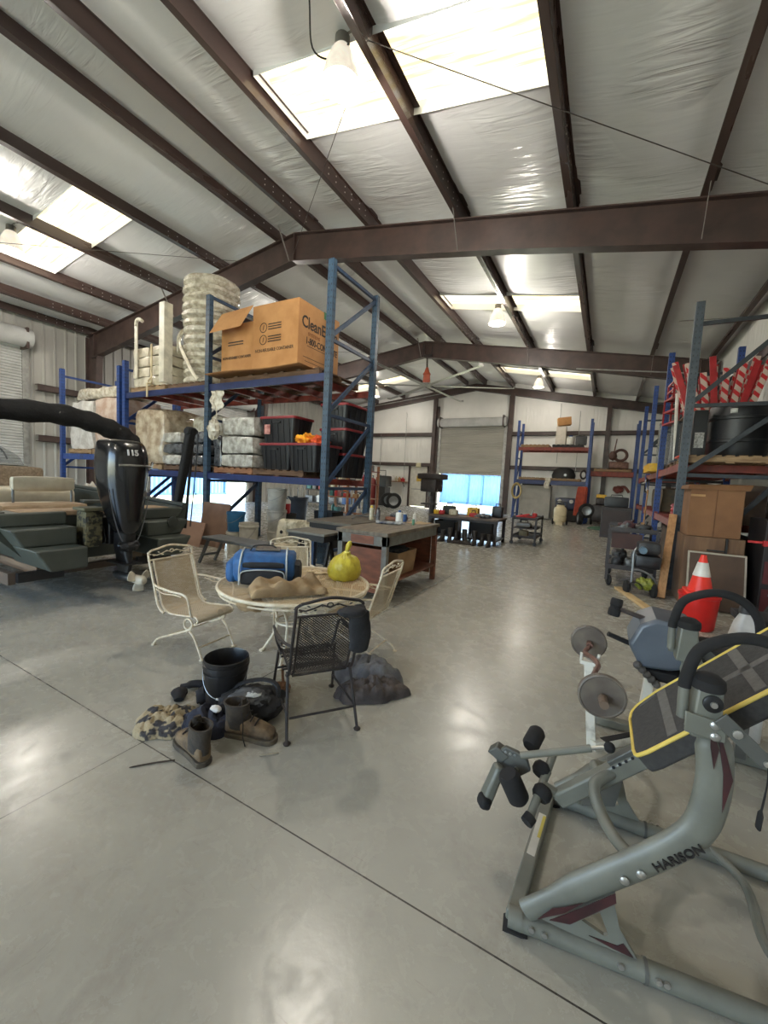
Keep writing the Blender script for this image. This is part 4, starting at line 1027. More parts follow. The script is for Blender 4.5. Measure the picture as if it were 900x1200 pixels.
MB().rbox(-.16,.16,-Wd-.02,-Wd+.03,.135,.185,amp=.004,n=4,rd=.02,seed=4).build('zip_flap', bkn, r)
MB().rbox(L2-.02,L2+.07,-.12,.12,.01,.17,amp=.006,n=4,rd=.03,seed=5).build('end_pocket', bkn, r)
mb = MB(); mb.rbox(-L2-.08,-L2+.01,-.13,.1,.01,.19,amp=.01,n=5,rd=.05,seed=6); mb.build('end_pocket', bl, r)
mb = MB()
for x in (-.18,.18): mb.tube(smoothp([(x,-Wd-.02,.01),(x,-Wd-.022,.13),(x*.97,-Wd+.03,.235),(x*.95,0,.272),(x*.97,Wd-.03,.235)]), .007, 6)
mb.tube(smoothp([(-.17,-Wd-.058,.05),(-.15,-Wd-.058,.12),(0,-Wd-.06,.138),(.15,-Wd-.058,.12),(.17,-Wd-.058,.05)]), .005, 6); mb.build('piping', pipe, r)
mb = MB(); mb.tube(smoothp([(-.12,-.05,.262),(-.08,-.04,.30),(.05,-.03,.30),(.1,-.04,.265)]), .012, 8, flat=.5); mb.build('carry_handle', bkn, r)
mb = MB(); mb.rbox(-.08,.12,-.06,.06,.262,.285,amp=.01,n=4,rd=.01,seed=9); mb.build('folded_cloth', M('grey brown cloth', (128,116,104), (100,90,80), s=12, rough=.9), r)
# blue flap lying on the table
mb = MB(); mb.prism([p for p in rr(.16,.11,.045)], (-2.36,2.68,TZ+.003), (.8,.6,0), (-.6,.8,0), (0,0,.012)); solo(mb.build('insulated_lid', bl, bevel=.004), 'flat blue lid with black edge lying on the table by the duffel bag', 'lid')
# khaki work trousers
khaki = M('khaki canvas', (158,134,100), (128,106,78), s=8, rough=.9, bump=.5, bs=16)
def drape(f, nu, nv, name, mat, solid=.012, parent=None): 
    mb = MB(); mb.grid(f, nu, nv); return mb.build(name, mat, parent, smooth=70, solid=solid)
def kf(u, v):
    x, y = -.27+.54*u, -.14+.28*v
    e = min(u,1-u,v,1-v); rim = min(1, e/.14)**.5
    z = rim*(.062+.022*math.sin(x*15-y*20)+.034*noise.noise(V(x*8,y*11,2)) + .016*math.sin(x*38+y*22+3*noise.noise(V(x*6,y*6,7))))
    a = math.radians(52); wx, wy = -2.02+x*math.cos(a)-y*math.sin(a), 2.26+x*math.sin(a)+y*math.cos(a)
    over = math.hypot(wx-TX, wy-TY) - TR
    z0 = TZ+.022
    if over > 0: z0 -= over*1.1
    return V(wx, wy, z0+z)
solo(drape(kf, 40, 24, 'work_trousers', khaki), 'khaki canvas work trousers bundled on the front edge of the table', 'trousers')
mb = MB(); mb.blob((-2.12,2.0,.575),(.1,.05,.045),.3,3,20,10,seed=5,rot=.5); solo(mb.build('trouser_cuff', khaki), 'khaki trouser leg end hanging off the table rim at left', 'cloth')
# yellow knotted bag
yb = M('yellow plastic', (206,188,62), (170,152,44), s=9, rough=.38, bump=1, bs=14, bstretch=(1,1,.35))
r = thing('plastic_bag', 'bulging yellow plastic bag tied in a knot on the table', 'bag', (-1.96,2.92,TZ))
def yf(u, v):
    a = 2*PI*u; prof = [(.0,0),(.115,0),(.135,.03),(.14,.09),(.125,.15),(.09,.195),(.04,.222),(.016,.25),(.02,.275),(.022,.31),(.014,.335),(0,.34)]
    t_ = v*(len(prof)-1); i = min(int(t_), len(prof)-2); k = t_-i
    r_ = prof[i][0]*(1-k)+prof[i+1][0]*k; z = prof[i][1]*(1-k)+prof[i+1][1]*k
    pl = 1+.09*math.sin(a*9+2*z*20)*min(1,max(0,(z-.08)/.1)) + .03*math.sin(a*17+z*60) + .16*noise.noise(V(math.cos(a)*1.5,math.sin(a)*1.5,z*8))
    lean = max(0,z-.22)*.35
    return V(r_*pl*math.cos(a)+lean*.8, r_*pl*math.sin(a)+lean*.3, z)
mb = MB(); mb.grid(yf, 48, 33); bmesh.ops.remove_doubles(mb.b, verts=mb.b.verts[:], dist=1e-4); mb.build('bag', yb, r, smooth=70)
mb = MB(); mb.tube(arc((.012,.003,.238),.022,0,2*PI,14,(1,0,0),(0,1,0))[:-1], .009, 6, closed=True); mb.tube(smoothp([(.0,-.02,.236),(.03,-.07,.2),(.06,-.12,.12)]), .006, 6); mb.build('knot', M('pale yellow plastic', (226,214,110), rough=.4), r)
# white flower-like scraps on the table
mb = MB()
for k in range(9): mb.blob((-2.24+.05*random.uniform(-2,2),2.92+.03*random.uniform(-2,2),TZ+.012),(.03,.02,.01),.5,3,10,6,seed=k)
tag(mb.build('paper_scraps', M('pale paper scraps', (222,206,176), (190,168,130), s=20, rough=.9)), 'crumpled pale paper scraps on the table left of the yellow bag', 'paper', kind='stuff')
# cap hooked on the black chair's back
blkc = M('worn black cloth', (40,40,43), (26,26,28), s=16, rough=.85, bump=.3)
ca, sa = math.cos(math.radians(143)), math.sin(math.radians(143))
def chair_pt(x, y, z): x, y, z = x*.85, y*.85, z*.83; return V(-1.55+x*ca-y*sa, 1.99+x*sa+y*ca, z)
mb = MB()
pts = [(-.395,-.18,.94),(-.43,-.185,.9),(-.435,-.19,.82),(-.43,-.2,.72),(-.42,-.19,.62)]
mb.tube(smoothp([chair_pt(*p) for p in pts]), [.03]+[.045]*4+[.06]*5+[.065]*6+[.06]*4+[.03], 12, flat=.45, up=chair_pt(-1,0,0)-chair_pt(0,0,0))
mb.blob(chair_pt(-.44,-.135,.915),(.085,.06,.03),.15,2,18,10,seed=2,rot=math.radians(143)-PI/2)
solo(mb.build('baseball_cap', blkc), 'worn dark cap hanging over the back of the black chair', 'cap')
# pile of clothes on the floor
mb = MB(); mb.cloth((-1.46,2.56,.003),(.26,.21),.17,seed=12,fr=5.5,fold=.45); solo(mb.build('jeans', M('grey blue denim', (112,112,114), (76,77,82), s=9, rough=.95, bump=.5, bs=18)), 'heap of grey-blue work trousers on the floor behind the black chair', 'clothes')
mb = MB(); mb.cloth((-1.34,2.36,.003),(.28,.13),.12,seed=17,rot=.7,fr=10); solo(mb.build('shirt', M('brown grey shirt', (92,84,80), (62,56,54), s=10, rough=.95, bump=.6, bs=18)), 'crumpled brown-grey shirt on the floor in front of the trousers', 'clothes')
mb = MB(); mb.blob((-1.86,2.05,.03),(.07,.05,.03),.5,3,16,8,seed=8,flat=.003); mb.tube(smoothp([(-1.86,2.07,.03),(-1.9,2.1,.1),(-1.88,2.08,.17)]),.01,6); solo(mb.build('dust_brush', M('brown bristle', (122,88,66), rough=.9)), 'small brown brush head on the floor left of the black chair', 'brush')

# black bucket
r = thing('bucket', 'black plastic bucket with wire handle behind the boots', 'bucket', (-2.04,1.73,0))
bkt = M('black bucket plastic', (24,23,24), (32,30,30), s=5, rough=.38)
mb = MB(); mb.lathe([(0,0),(.125,0),(.13,.01),(.147,.31),(.158,.312),(.158,.335),(.15,.338),(.153,.365),(.147,.37),(.143,.36),(.126,.02),(0,.015)], seg=48); mb.build('pail', bkt, r)
mb = MB(); mb.lathe([(.147,.27),(.153,.27),(.153,.28),(.147,.28)], seg=48); mb.build('rib', bkt, r)
a_ = math.radians(-52); d_1 = V(math.cos(a_+PI/2), math.sin(a_+PI/2), 0); d_2 = V(math.cos(a_), math.sin(a_), 0)
mb = MB(); hp = [d_1*(.153*math.cos(t_*PI/16)) + d_2*(.155*math.sin(t_*PI/16)+.004) + V(0,0,.30-.17*math.sin(t_*PI/16)) for t_ in range(17)]; mb.tube(hp, .0028, 6); mb.build('bail_handle', alum, r)
mb = MB(); mb.tube(hp[7:10], .008, 8); mb.build('grip', M('white grip', (225,222,215), rough=.4), r)
r.scale = (.9,.9,.88)
# boots
leather = M('muddy tan leather', (118,98,72), (70,57,44), s=11, rough=.8, bump=.4); leather_d = M('dark boot cloth', (46,42,38), (70,60,48), s=12, rough=.85, bump=.4); sole = M('muddy sole', (58,52,46), (88,78,62), s=15, rough=.9)
def boot(label, loc, rz, tan, dark):
    """boot pointing +x"""
    r = thing('work_boot', label, 'boot', loc, rz, 'muddy work boots')
    def ring(x, w, z0, z1): return [V(x, p[0], (z0+z1)/2+p[1]) for p in rr(w, z1-z0, min(w,z1-z0)*.42, 4)]
    MB().loft([ring(-.1,.05,.02,.09), ring(-.09,.075,.02,.12), ring(-.04,.085,.02,.13), ring(.03,.09,.02,.125), ring(.1,.1,.02,.095), ring(.16,.095,.02,.08), ring(.19,.06,.02,.06)]).build('foot', tan, r, smooth=60, sub=1)
    def col(z, a, b, dx, t=1): return [V(dx+a*t*math.cos(2*PI*k/20), b*t*math.sin(2*PI*k/20), z) for k in range(20)]
    MB().loft([col(.06,.085,.046,-.02), col(.12,.075,.048,-.03), col(.17,.07,.05,-.04), col(.2,.076,.054,-.045), col(.2,.076,.054,-.045,.85), col(.14,.068,.048,-.03,.8), col(.08,.06,.04,-.02,.8)]).build('shaft', dark, r, smooth=60)
    pts = [(-.11,0),(-.09,.04),(-.02,.042),(.05,.045),(.12,.054),(.18,.045),(.205,.0),(.18,-.045),(.12,-.052),(.05,-.042),(-.02,-.04),(-.09,-.04)]
    MB().prism([(p.x,p.y) for p in smoothp([(a,b,0) for a, b in pts+pts[:1]],3)[:-1]], (0,0,0), (1,0,0), (0,1,0), (0,0,.028)).build('sole', sole, r, bevel=.004)
    mb = MB()
    for k in range(5): x = .085-.026*k; z = .105+.02*k; mb.tube([(x,-.035,z-.006),(x+.005,0,z+.012),(x,.035,z-.006)], .004, 6)
    mb.tube(smoothp([(0,-.03,.17),(.03,-.06,.12),(.04,-.075,.05),(.06,-.085,.006)]), .003, 6); mb.build('laces', M('boot laces', (36,32,30), rough=.9), r)
    mb = MB(); mb.tube([(.04-.035,0,.135),(-.0,0,.18),(.0,0,.225)], [.025,.028,.02], 8, flat=.4); mb.build('tongue', dark, r)
    r.scale = (1.02,1.02,1.0)
    return r
boot('muddy boot standing nearer the camera, toe turned away from it', (-1.77,1.32,0), math.radians(168), leather, leather_d)
boot('muddy tan boot lying behind and right of its mate', (-1.70,1.57,0), math.radians(18), leather, leather_d)
# camouflage clothes, backpack, socks
camo = M('tan camouflage', (150,136,108), (52,50,52), s=16, rough=.95, thr=(.5,.56), bump=.5, detail=2)
mb = MB(); mb.cloth((-2.13,1.41,.003),(.22,.14),.09,seed=21,rot=.35,fr=9); solo(mb.build('camouflage_jacket', camo), 'tan camouflage jacket lying flat on the floor left of the boots', 'clothes')
mb = MB(); mb.cloth((-1.92,1.5,.003),(.15,.1),.15,seed=25,rot=.5,fr=10); solo(mb.build('work_shirt', M('navy cloth', (44,46,58), (30,32,42), s=12, rough=.95, bump=.5)), 'dark navy shirt bundled between the boots and the bucket', 'clothes')
mb = MB(); mb.blob((-1.865,1.515,.135),(.035,.025,.018),.3,3,16,8,seed=3); solo(mb.build('white_sock', M('white sock', (214,212,206), rough=.9)), 'small white balled sock on the navy shirt', 'sock')
r = thing('backpack', 'slumped black and grey backpack right of the bucket', 'bag')
mb = MB(); mb.blob((-1.80,1.72,.09),(.2,.13,.1),.2,2.2,40,20,seed=31,flat=.004,rot=.75); mb.build('body', bkn, r)
mb = MB(); mb.blob((-1.785,1.68,.15),(.12,.085,.05),.25,2.5,26,14,seed=33,rot=.75); mb.build('top_pocket', M('grey nylon', (78,80,84), (60,62,66), s=12, rough=.6), r)
mb = MB(); mb.tube(smoothp([(-1.97,1.61,.03),(-1.92,1.7,.17),(-1.80,1.80,.21),(-1.69,1.83,.18),(-1.65,1.77,.06)]), .016, 8, flat=.6); mb.build('strap', bkn, r)
mb = MB(); mb.blob((-1.745,1.68,.185),(.05,.035,.012),.3,4,16,8,seed=6,rot=.75); mb.build('mesh_patch', pipe, r)
fin(r)
blks = M('black sock cloth', (28,26,28), (20,19,20), s=16, rough=.95)
mb = MB(); mb.tube(smoothp([(-2.44,1.69,.02),(-2.36,1.755,.035),(-2.27,1.79,.03),(-2.2,1.815,.02)]), [.02]*3+[.032]*12+[.02]*4, 10, flat=.7); solo(mb.build('knee_pad_strap', blks), 'black strap stretched on the floor left of the bucket', 'strap')
mb = MB(); mb.tube(smoothp([(-2.395,1.64,.02),(-2.35,1.62,.035),(-2.3,1.58,.02)]), [.03,.045,.05,.05,.045,.05,.05,.05,.045,.04,.035,.03,.03], 10, flat=.6); solo(mb.build('black_sock', blks), 'short black sock on the floor in front of the black strap', 'sock')
mb = MB(); mb.blob((-2.17,1.66,.05),(.05,.04,.06),.3,3,18,10,seed=44,flat=.004); solo(mb.build('black_glove', blks), 'black glove slumped against the left of the bucket', 'glove')
# stick and twig
stick = M('dark stick', (58,46,38), rough=.9)
mb = MB(); mb.tube(smoothp([(-1.97,1.09,.004),(-1.9,1.17,.006),(-1.83,1.24,.007)]), [.002]+[.004]*12, 6); solo(mb.build('stick', stick), 'thin dark stick on the floor left of the nearer boot', 'stick')
mb = MB(); mb.tube(smoothp([(-1.5,1.5,.005),(-1.46,1.53,.009),(-1.43,1.57,.004)]), .004, 6); solo(mb.build('crumpled_wrapper', M('dull wrapper', (150,140,120), rough=.8)), 'tiny crumpled scrap on the floor right of the tan boot', 'scrap')
# ================================================================ exercise machines in the right foreground
gy = M('grey painted machine steel', (112,112,102), (97,97,88), s=7, rough=.42)
gyd = M('dark grey machine steel', (84,84,79), (72,72,68), s=7, rough=.45)
maroon = M('maroon decal', (66,32,34), (46,26,28), s=14, rough=.45)
foam = M('black foam', (30,28,28), (22,21,21), s=20, rough=.9)
padm = M('charcoal pad cloth', (62,60,58), (52,50,49), s=60, rough=.95, bump=.25, bs=220)
padb = M('grey pad webbing', (98,95,91), (88,85,81), s=60, rough=.9)
bolt_c = M('steel bolt', (190,188,182), rough=.3, metal=.8)
A0 = V(-.16,1.36,0); DN = V(.989,.148,0); NN = V(-.148,.989,0)
A1 = V(-.12,2.02,0); DF = V(.9988,.0489,0); NF = V(-.0489,.9988,0)
it = thing('inversion_table', 'grey exercise inversion table with yellow-piped pad and two loop handles', 'exercise machine')
Z = V(0,0,1)
def side(A, D, NV, far):
    P = lambda s_, z, n=0: A + D*s_ + Z*z + NV*n
    out = -1 if not far else 1                     # outward side
    # base rail
    mb = MB(); mb.tube([P(0,.032), P(.8,.032), P(1.15,.032)], .03, 14); mb.build('base_rail', gy, it)
    MB().tube([P(.385,.032), P(.395,.032)], .033, 14).build('rail_joint', gyd, it); MB().tube([P(-.015,.034), P(.03,.034)], .033, 12).build('end_sleeve', gy, it)
    mb = MB(); mb.hexa([P(-.03,.0,-.03),P(.03,.0,-.03),P(.03,.0,.03),P(-.03,.0,.03),P(-.01,.012,-.035),P(.05,.012,-.035),P(.05,.012,.035),P(-.01,.012,.035)]); mb.build('rubber_foot', foam, it)
    mb = MB()
    for s_ in (.06,.1,.32,.42,.44): mb.lathe([(0,0),(.009,0),(.009,.007),(0,.009)], P(s_,.045,out*.027), NV*out, 10)
    mb.build('bolts', bolt_c, it)
    # arched arm: flat oval tube
    pts = smoothp([P(.04,.075),P(.20,.235),P(.345,.375),P(.44,.475),P(.488,.56),P(.503,.68),P(.495,.78),P(.475,.85)], 6)
    mb = MB(); mb.tube(pts, [.036]*4+[.046]*30+[.036]*4, 16, flat=.55, up=NV); arm = mb.build('arched_arm', gy, it, smooth=60)
    pl = [(.290,.288),(.288,.22),(.312,.14),(.366,.062),(.30,.062),(.189,.07),(.09,.075),(.17,.15)]
    w = .012
    outer = pl; hole = [(.205,.122),(.254,.172),(.284,.106),(.272,.098)]
    mb = MB()
    # plate with a window: strips round the opening
    for poly in ([(.09,.072),(.205,.122),(.254,.172),(.29,.29),(.17,.16)], [(.254,.172),(.284,.106),(.312,.14),(.290,.22),(.29,.29)], [(.284,.106),(.272,.098),(.30,.062),(.366,.062),(.312,.14)], [(.09,.072),(.19,.062),(.30,.062),(.272,.098),(.205,.122)]):
        mb.prism(poly, P(0,0,-w/2), D, Z, NV*w)
    mb.build('gusset_plate', gy, it, smooth=0)
    mb = MB()
    for poly in ([(.075,.092),(.115,.148),(.15,.168),(.2,.205),(.15,.148)], [(.11,.105),(.16,.15),(.285,.275),(.29,.245),(.17,.118)], [(.23,.082),(.30,.07),(.355,.066),(.325,.1),(.31,.085)]):
        mb.prism(poly, P(0,0,out*(.0295) if poly[0][0] < .2 else out*.007), D, Z, NV*out*.002)
    mb.build('decal', maroon, arm, smooth=0)
    mb = MB(); mb.prism([(.52,.62),(.535,.72),(.50,.83),(.485,.86),(.512,.73)], P(0,0,out*.0255), D, Z, NV*out*.002); mb.prism([(.488,.74),(.495,.80),(.47,.86),(.475,.80)], P(0,0,out*.0275), D, Z, NV*out*.002); mb.build('decal', maroon, arm, smooth=0)
    mb = MB()
    for s_, z in ((.305,.325),(.345,.362)): mb.lathe([(0,0),(.013,0),(.013,.006),(.006,.01),(0,.01)], P(s_,z,out*.026), NV*out, 14)
    mb.build('bolts', bolt_c, arm)
    # bracket, cap, hinge knob
    mb = MB(); mb.prism([(.425,.82),(.50,.82),(.492,.965),(.432,.972)], P(0,0,-.03), D, Z, NV*.06); br = mb.build('pivot_bracket', gy, it, bevel=.006)
    mb = MB(); mb.prism([(.408,.835),(.505,.825),(.502,.88),(.405,.895)], P(0,0,out*.03), D, Z, NV*out*.008); mb.build('clamp_plate', gy, br, bevel=.003)
    mb = MB(); mb.lathe([(.04,-.01),(.043,.0),(.04,.018),(.024,.03),(0,.034)], P(.462,.968), Z, 22); mb.build('end_cap', foam, br)
    mb = MB(); mb.lathe([(0,0),(.024,0),(.024,.006),(.018,.009),(0,.009)], P(.467,.928,out*.03), NV*out, 24); mb.build('hinge_knob', blk, br)
    mb = MB(); mb.lathe([(0,0),(.009,0),(.008,.005),(0,.006)], P(.467,.928,out*.039), NV*out, 14)
    for s_, z in ((.475,.872),(.478,.84)): mb.lathe([(0,0),(.012,0),(.012,.005),(.006,.009),(0,.009)], P(s_,z,out*.038), NV*out, 14)
    mb.build('bolts', bolt_c, br)
    # loop handle
    hp = smoothp([P(.41,.86),P(.408,.93),P(.41,.98),P(.432,1.06),P(.484,1.10),P(.55,1.118),P(.62,1.10),P(.675,1.04),P(.69,.96),P(.685,.90)], 5)
    mb = MB(); mb.tube(hp[:9], .014, 12); h = mb.build('handle_tube', gy, it)
    mb = MB(); mb.tube(hp[7:-3], .0165, 14); mb.build('foam_grip', foam, h)
    # hinge link
    mb = MB(); mb.bar(P(.48,.90,out*.048), P(.595,.80,out*.048), .007, .04, up=NV.cross(D)); mb.bar(P(.60,.80,out*.04), P(.72,.93,out*.04), .007, .04, up=NV.cross(D)); lk = mb.build('hinge_link', gyd, it, bevel=.002)
    mb = MB(); mb.lathe([(0,0),(.012,0),(.012,.005),(0,.009)], P(.52,.867,out*.052), NV*out, 12); mb.lathe([(0,0),(.008,0),(.008,.005),(0,.007)], P(.59,.803,out*.052), NV*out, 12); mb.build('bolts', bolt_c, lk)
    return P
PN = side(A0, DN, NN, False); PF = side(A1, DF, NF, True)
text('HARISON', .036, PN(.385,.372,-.0275)+V(0,0,.012), DN*1+Z*.98, Z-DN*.98, M('black lettering', (30,26,26), rough=.5), it, bold=.0006, fit=.150)
# tether on the near link
mb = MB(); mb.tube(smoothp([PN(.595,.795,-.05),PN(.597,.74,-.05),PN(.592,.66,-.05),PN(.59,.62,-.05)]), [.004]*8+[.005]*4+[.014]*7, 8, flat=.4); mb.build('tether_strap', foam, it)
# front cross tube with the warning label
f0, f1 = A0+V(.0,.0,.03), A1+V(.0,0,.03)
ct = MB().bar(f0, f1, .05, .04).build('cross_tube', gy, it, bevel=.006)
dd = (f1-f0).normalized(); ls = V(dd.y,-dd.x,0)
mb = MB(); mb.bar(f0+dd*.26+Z*.0205, f0+dd*.50+Z*.0205, .03, .002); lb = mb.build('warning_label', M('white label', (200,196,184), rough=.5), it)
mb = MB(); mb.bar(f0+dd*.36+Z*.022+ls*.01, f0+dd*.49+Z*.022+ls*.01, .012, .001); mb.build('yellow_stripe', M('yellow label', (206,186,80), rough=.5), lb)
# rear cross tube out of frame to the right
MB().bar(PN(1.12,.03), PF(1.1,.03), .045, .04).build('cross_tube', gy, it, bevel=.006)
mb = MB(); mb.tube(smoothp([PF(.62,.05), PF(.7,.04,-.12), PN(.78,.05,.2), PN(.86,.06)]), .016, 10); mb.build('folding_stay', gy, it)
# boom to the ankle clamp
B0, B1 = V(-.07,1.69,.27), V(.30,1.73,.635)
bd = (B1-B0).normalized()
mb = MB(); mb.bar(B0, B1, .05, .06); bo = mb.build('boom', gy, it, bevel=.008)
mb = MB(); mb.bar(B0+bd*.24+Z*.03, B1+Z*.03, .035, .05); mb.build('height_slide', gyd, it, bevel=.004)
mb = MB()
for k in range(9): q = B0+bd*(.25+.026*k)+V(0,-.0268,.035); mb.lathe([(0,0),(.006,0),(.006,.002),(0,.002)], q, (0,-1,0), 8)
mb.build('adjustment_holes', hole_m, bo)
mb = MB(); mb.tube(smoothp([B0+bd*.26, V(.05,1.63,.42), V(.08,1.56,.37), V(.12,1.48,.365), V(.165,1.415,.375)]), .02, 12); mb.build('curved_brace', gy, it)
mb = MB(); mb.tube(smoothp([B0+bd*.2, V(.05,1.77,.41), V(.09,1.85,.37), V(.14,1.94,.365), V(.2,2.02,.375)]), .02, 12); mb.build('curved_brace', gy, it)
mb = MB(); mb.prism([(-.02,.24),(.1,.33),(.16,.3),(.14,.18),(.02,.13)], (0,1.9,0), (1,0,0), (0,0,1), (0,.012,0)); mb.build('gusset_plate', gyd, it)
# ankle clamp: plates, rollers, rod
R0 = V(-.24,1.67,.36)
def roller(p, ax, ln, r_, nm='ankle_roller'):
    ax = Vector(ax).normalized(); mb = MB(); mb.lathe([(0,-ln/2),(r_*.75,-ln/2),(r_,-ln/2+.014),(r_,ln/2-.014),(r_*.75,ln/2),(0,ln/2)], p, ax, 24); return mb.build(nm, foam, it, smooth=50)
mb = MB(); mb.prism([(-.05,.42),(-.02,.455),(.03,.45),(.07,.43),(.085,.39),(.05,.355),(.0,.35),(-.05,.37)], (-.26,1.66,-.03), (1,0,0), (0,0,1), (0,.02,0)); hd = mb.build('clamp_plate', gyd, it, bevel=.004)
mb = MB()
for k in range(3): mb.lathe([(0,0),(.006,0),(.006,.003),(0,.004)], (-.275+.018*k,1.659,.405), (0,-1,0), 10)
mb.lathe([(0,0),(.01,0),(.01,.005),(0,.006)], (-.23,1.659,.35), (0,-1,0), 12); mb.build('bolts', bolt_c, hd)
mb = MB(); mb.prism([(-.09,.30),(-.055,.335),(.0,.31),(-.03,.27)], (-.26,1.655,.08), (1,0,0), (0,0,1), (0,.05,0)); mb.build('foot_lever', gyd, it, bevel=.005)
mb = MB(); mb.bar((-.29,1.63,.36),(-.335,1.6,.2),.05,.04,w2=.055,h2=.045); mb.build('foot_plate', gy, it, bevel=.012)
mb = MB(); mb.bar((-.327,1.588,.24),(-.337,1.58,.195),.058,.045); mb.build('foot_plate_tip', foam, it, bevel=.014)
roller(V(-.225,1.60,.315), (.35,.3,-.9), .135, .042)
roller(V(-.19,1.83,.40), (.2,.9,.3), .10, .036)
roller(V(-.14,1.735,.335), (.25,.8,.5), .05, .036, 'heel_roller')
roller(V(-.125,1.66,.29), (.25,.8,.5), .05, .036, 'heel_roller')
mb = MB(); mb.tube([(-.155,1.56,.24),(-.13,1.68,.31),(-.105,1.80,.38)], .016, 12); mb.tube([(-.13,1.68,.31),(-.06,1.69,.285)], .02, 10); ax_ = mb.build('heel_axle', gy, it)
mb = MB(); mb.tube([(-.162,1.545,.235),(-.15,1.57,.248)], .023, 12); mb.build('axle_cap', foam, ax_)
mb = MB(); mb.tube([(-.215,1.64,.425),(.03,1.70,.515)], .0135, 12); rod = mb.build('adjuster_rod', gy, it)
mb = MB(); mb.tube([(.03,1.70,.515),(.075,1.71,.53)], .007, 10); mb.build('rod_tip', bolt_c, rod)
mb = MB(); mb.blob((.09,1.71,.535),(.02,.02,.02),0,1,14,10); mb.build('ball_knob', foam, rod)
# the pad
e1 = V(.68,0,.733).normalized(); e2 = V(0,1,0).normalized(); e3 = e1.cross(e2).normalized()*-1
if e3.z < 0: e3 = -e3
O = V(.152,1.545,.62)
wd, ln = .365, .98
def pd(s_, t_, h=0): return O + e1*s_ + e2*t_ + e3*h
out = [(.03,.0),(ln,.0),(ln,wd),(.12,wd),(.03,wd-.045),(.0,wd-.09),(.0,.05)]
out = [(p.x,p.y) for p in smoothp([(.0,.05,0),(.01,.012,0),(.05,0,0)],3)] + [(ln,0),(ln,wd)] + [(p.x,p.y) for p in smoothp([(.13,wd,0),(.05,wd-.02,0),(.012,wd-.05,0),(0,wd-.1,0)],3)]
mb = MB(); mb.prism(out, pd(0,0,-.07), e1, e2, e3*.07); pad = mb.build('back_pad', padm, it, bevel=.012, smooth=30)
mb = MB(); mb.tube([pd(a,b,-.004) for a, b in out], .0065, 8, closed=True); mb.build('yellow_piping', M('yellow piping', (226,196,92), rough=.6), pad)
def strip(a, b, c, d): 
    mb = MB(); mb.prism([a,b,c,d], pd(0,0,.0), e1, e2, e3*.002); return mb.build('webbing', padb, pad)
strip((.13,.02),(.165,.02),(.165,wd-.02),(.13,wd-.02)); strip((.42,.02),(.455,.02),(.455,wd-.02),(.42,wd-.02)); strip((.72,.02),(.755,.02),(.755,wd-.02),(.72,wd-.02))
strip((.05,.31),(.12,.335),(.12,.345),(.05,.32)); strip((.30,.16),(.72,.16),(.72,.19),(.30,.19)); strip((.27,.02),(.30,.02),(.30,wd-.02),(.27,wd-.02))
mb = MB(); mb.bar(pd(.2,.1,-.09), pd(ln,.1,-.09), .03, .03); mb.bar(pd(.2,.27,-.09), pd(ln,.27,-.09), .03, .03); mb.bar(pd(.45,-.06,-.09), pd(.45,wd+.06,-.09), .03, .03); mb.build('pad_frame', gyd, it)
fin(it)

# curl bar on a stand
bar = thing('curl_barbell', 'rusty curl bar with two small round plates resting on the white stand', 'barbell')
rust = M('rusty bar', (128,96,84), (92,66,58), s=14, rough=.5, metal=.3); plate_m = M('worn iron plate', (112,102,90), (86,76,68), s=9, rough=.55)
q0, q1 = V(-.035,2.97,.535), V(.07,2.06,.53); ax = (q1-q0).normalized(); sd_ = V(ax.y,-ax.x,0)
mb = MB(); mb.tube(smoothp([q0,q0+ax*.17,q0+ax*.26+sd_*.03-Z*.02,q0+ax*.37-sd_*.0,q0+ax*.46-sd_*.02,q0+ax*.55-sd_*.0,q0+ax*.66+sd_*.03-Z*.02,q0+ax*.74,q1]), .0135, 12); mb.build('bar', rust, bar)
for p, r_ in ((q0+ax*.11, .105), (q1-ax*.085, .105)):
    mb = MB(); mb.lathe([(.014,-.012),(.03,-.014),(r_-.012,-.012),(r_-.008,-.016),(r_,-.012),(r_,.012),(r_-.008,.016),(r_-.012,.012),(.03,.014),(.014,.012)], p, ax, 40); mb.build('plate', plate_m, bar)
mb = MB(); mb.tube([q1-ax*.06, q1+ax*.01], .02, 14); mb.build('sleeve', M('sleeve', (150,128,110), rough=.4, metal=.4), bar)
mb = MB(); mb.tube([q0+ax*.16, q0+ax*.19], .019, 12); mb.build('collar', rust, bar)
fin(bar)
wh = M('scuffed white steel', (206,202,190), (150,142,130), s=12, rough=.45, thr=(.55,.72))
st_ = thing('weight_bench_stand', 'scuffed white steel stand carrying the curl bar', 'stand')
mb = MB(); mb.bar((.065,2.62,0),(.01,2.62,.50),.05,.05,up=(0,1,0)); mb.build('upright', wh, st_, bevel=.004)
mb = MB(); mb.bar((.07,2.58,.025),(.42,2.95,.025),.05,.05); mb.build('base_tube', wh, st_, bevel=.004)
mb = MB(); mb.bar((.12,2.625,.052),(.32,2.84,.052),.04,.004); mb.build('tread_strip', M('black grip tape', (34,32,32), rough=.9), st_)
mb = MB(); mb.tube([(-.03,2.60,.50),(-.03,2.60,.55)],.008,8); mb.tube([(.055,2.60,.50),(.06,2.60,.56)],.008,8); mb.box(-.035,.065,2.585,2.65,.488,.508); mb.build('bar_rest', wh, st_)
mb = MB(); mb.bar((.02,2.64,.42),(.17,2.78,.34),.04,.04); mb.build('seat_tube', wh, st_, bevel=.004)
fin(st_); st_.location.x -= .02

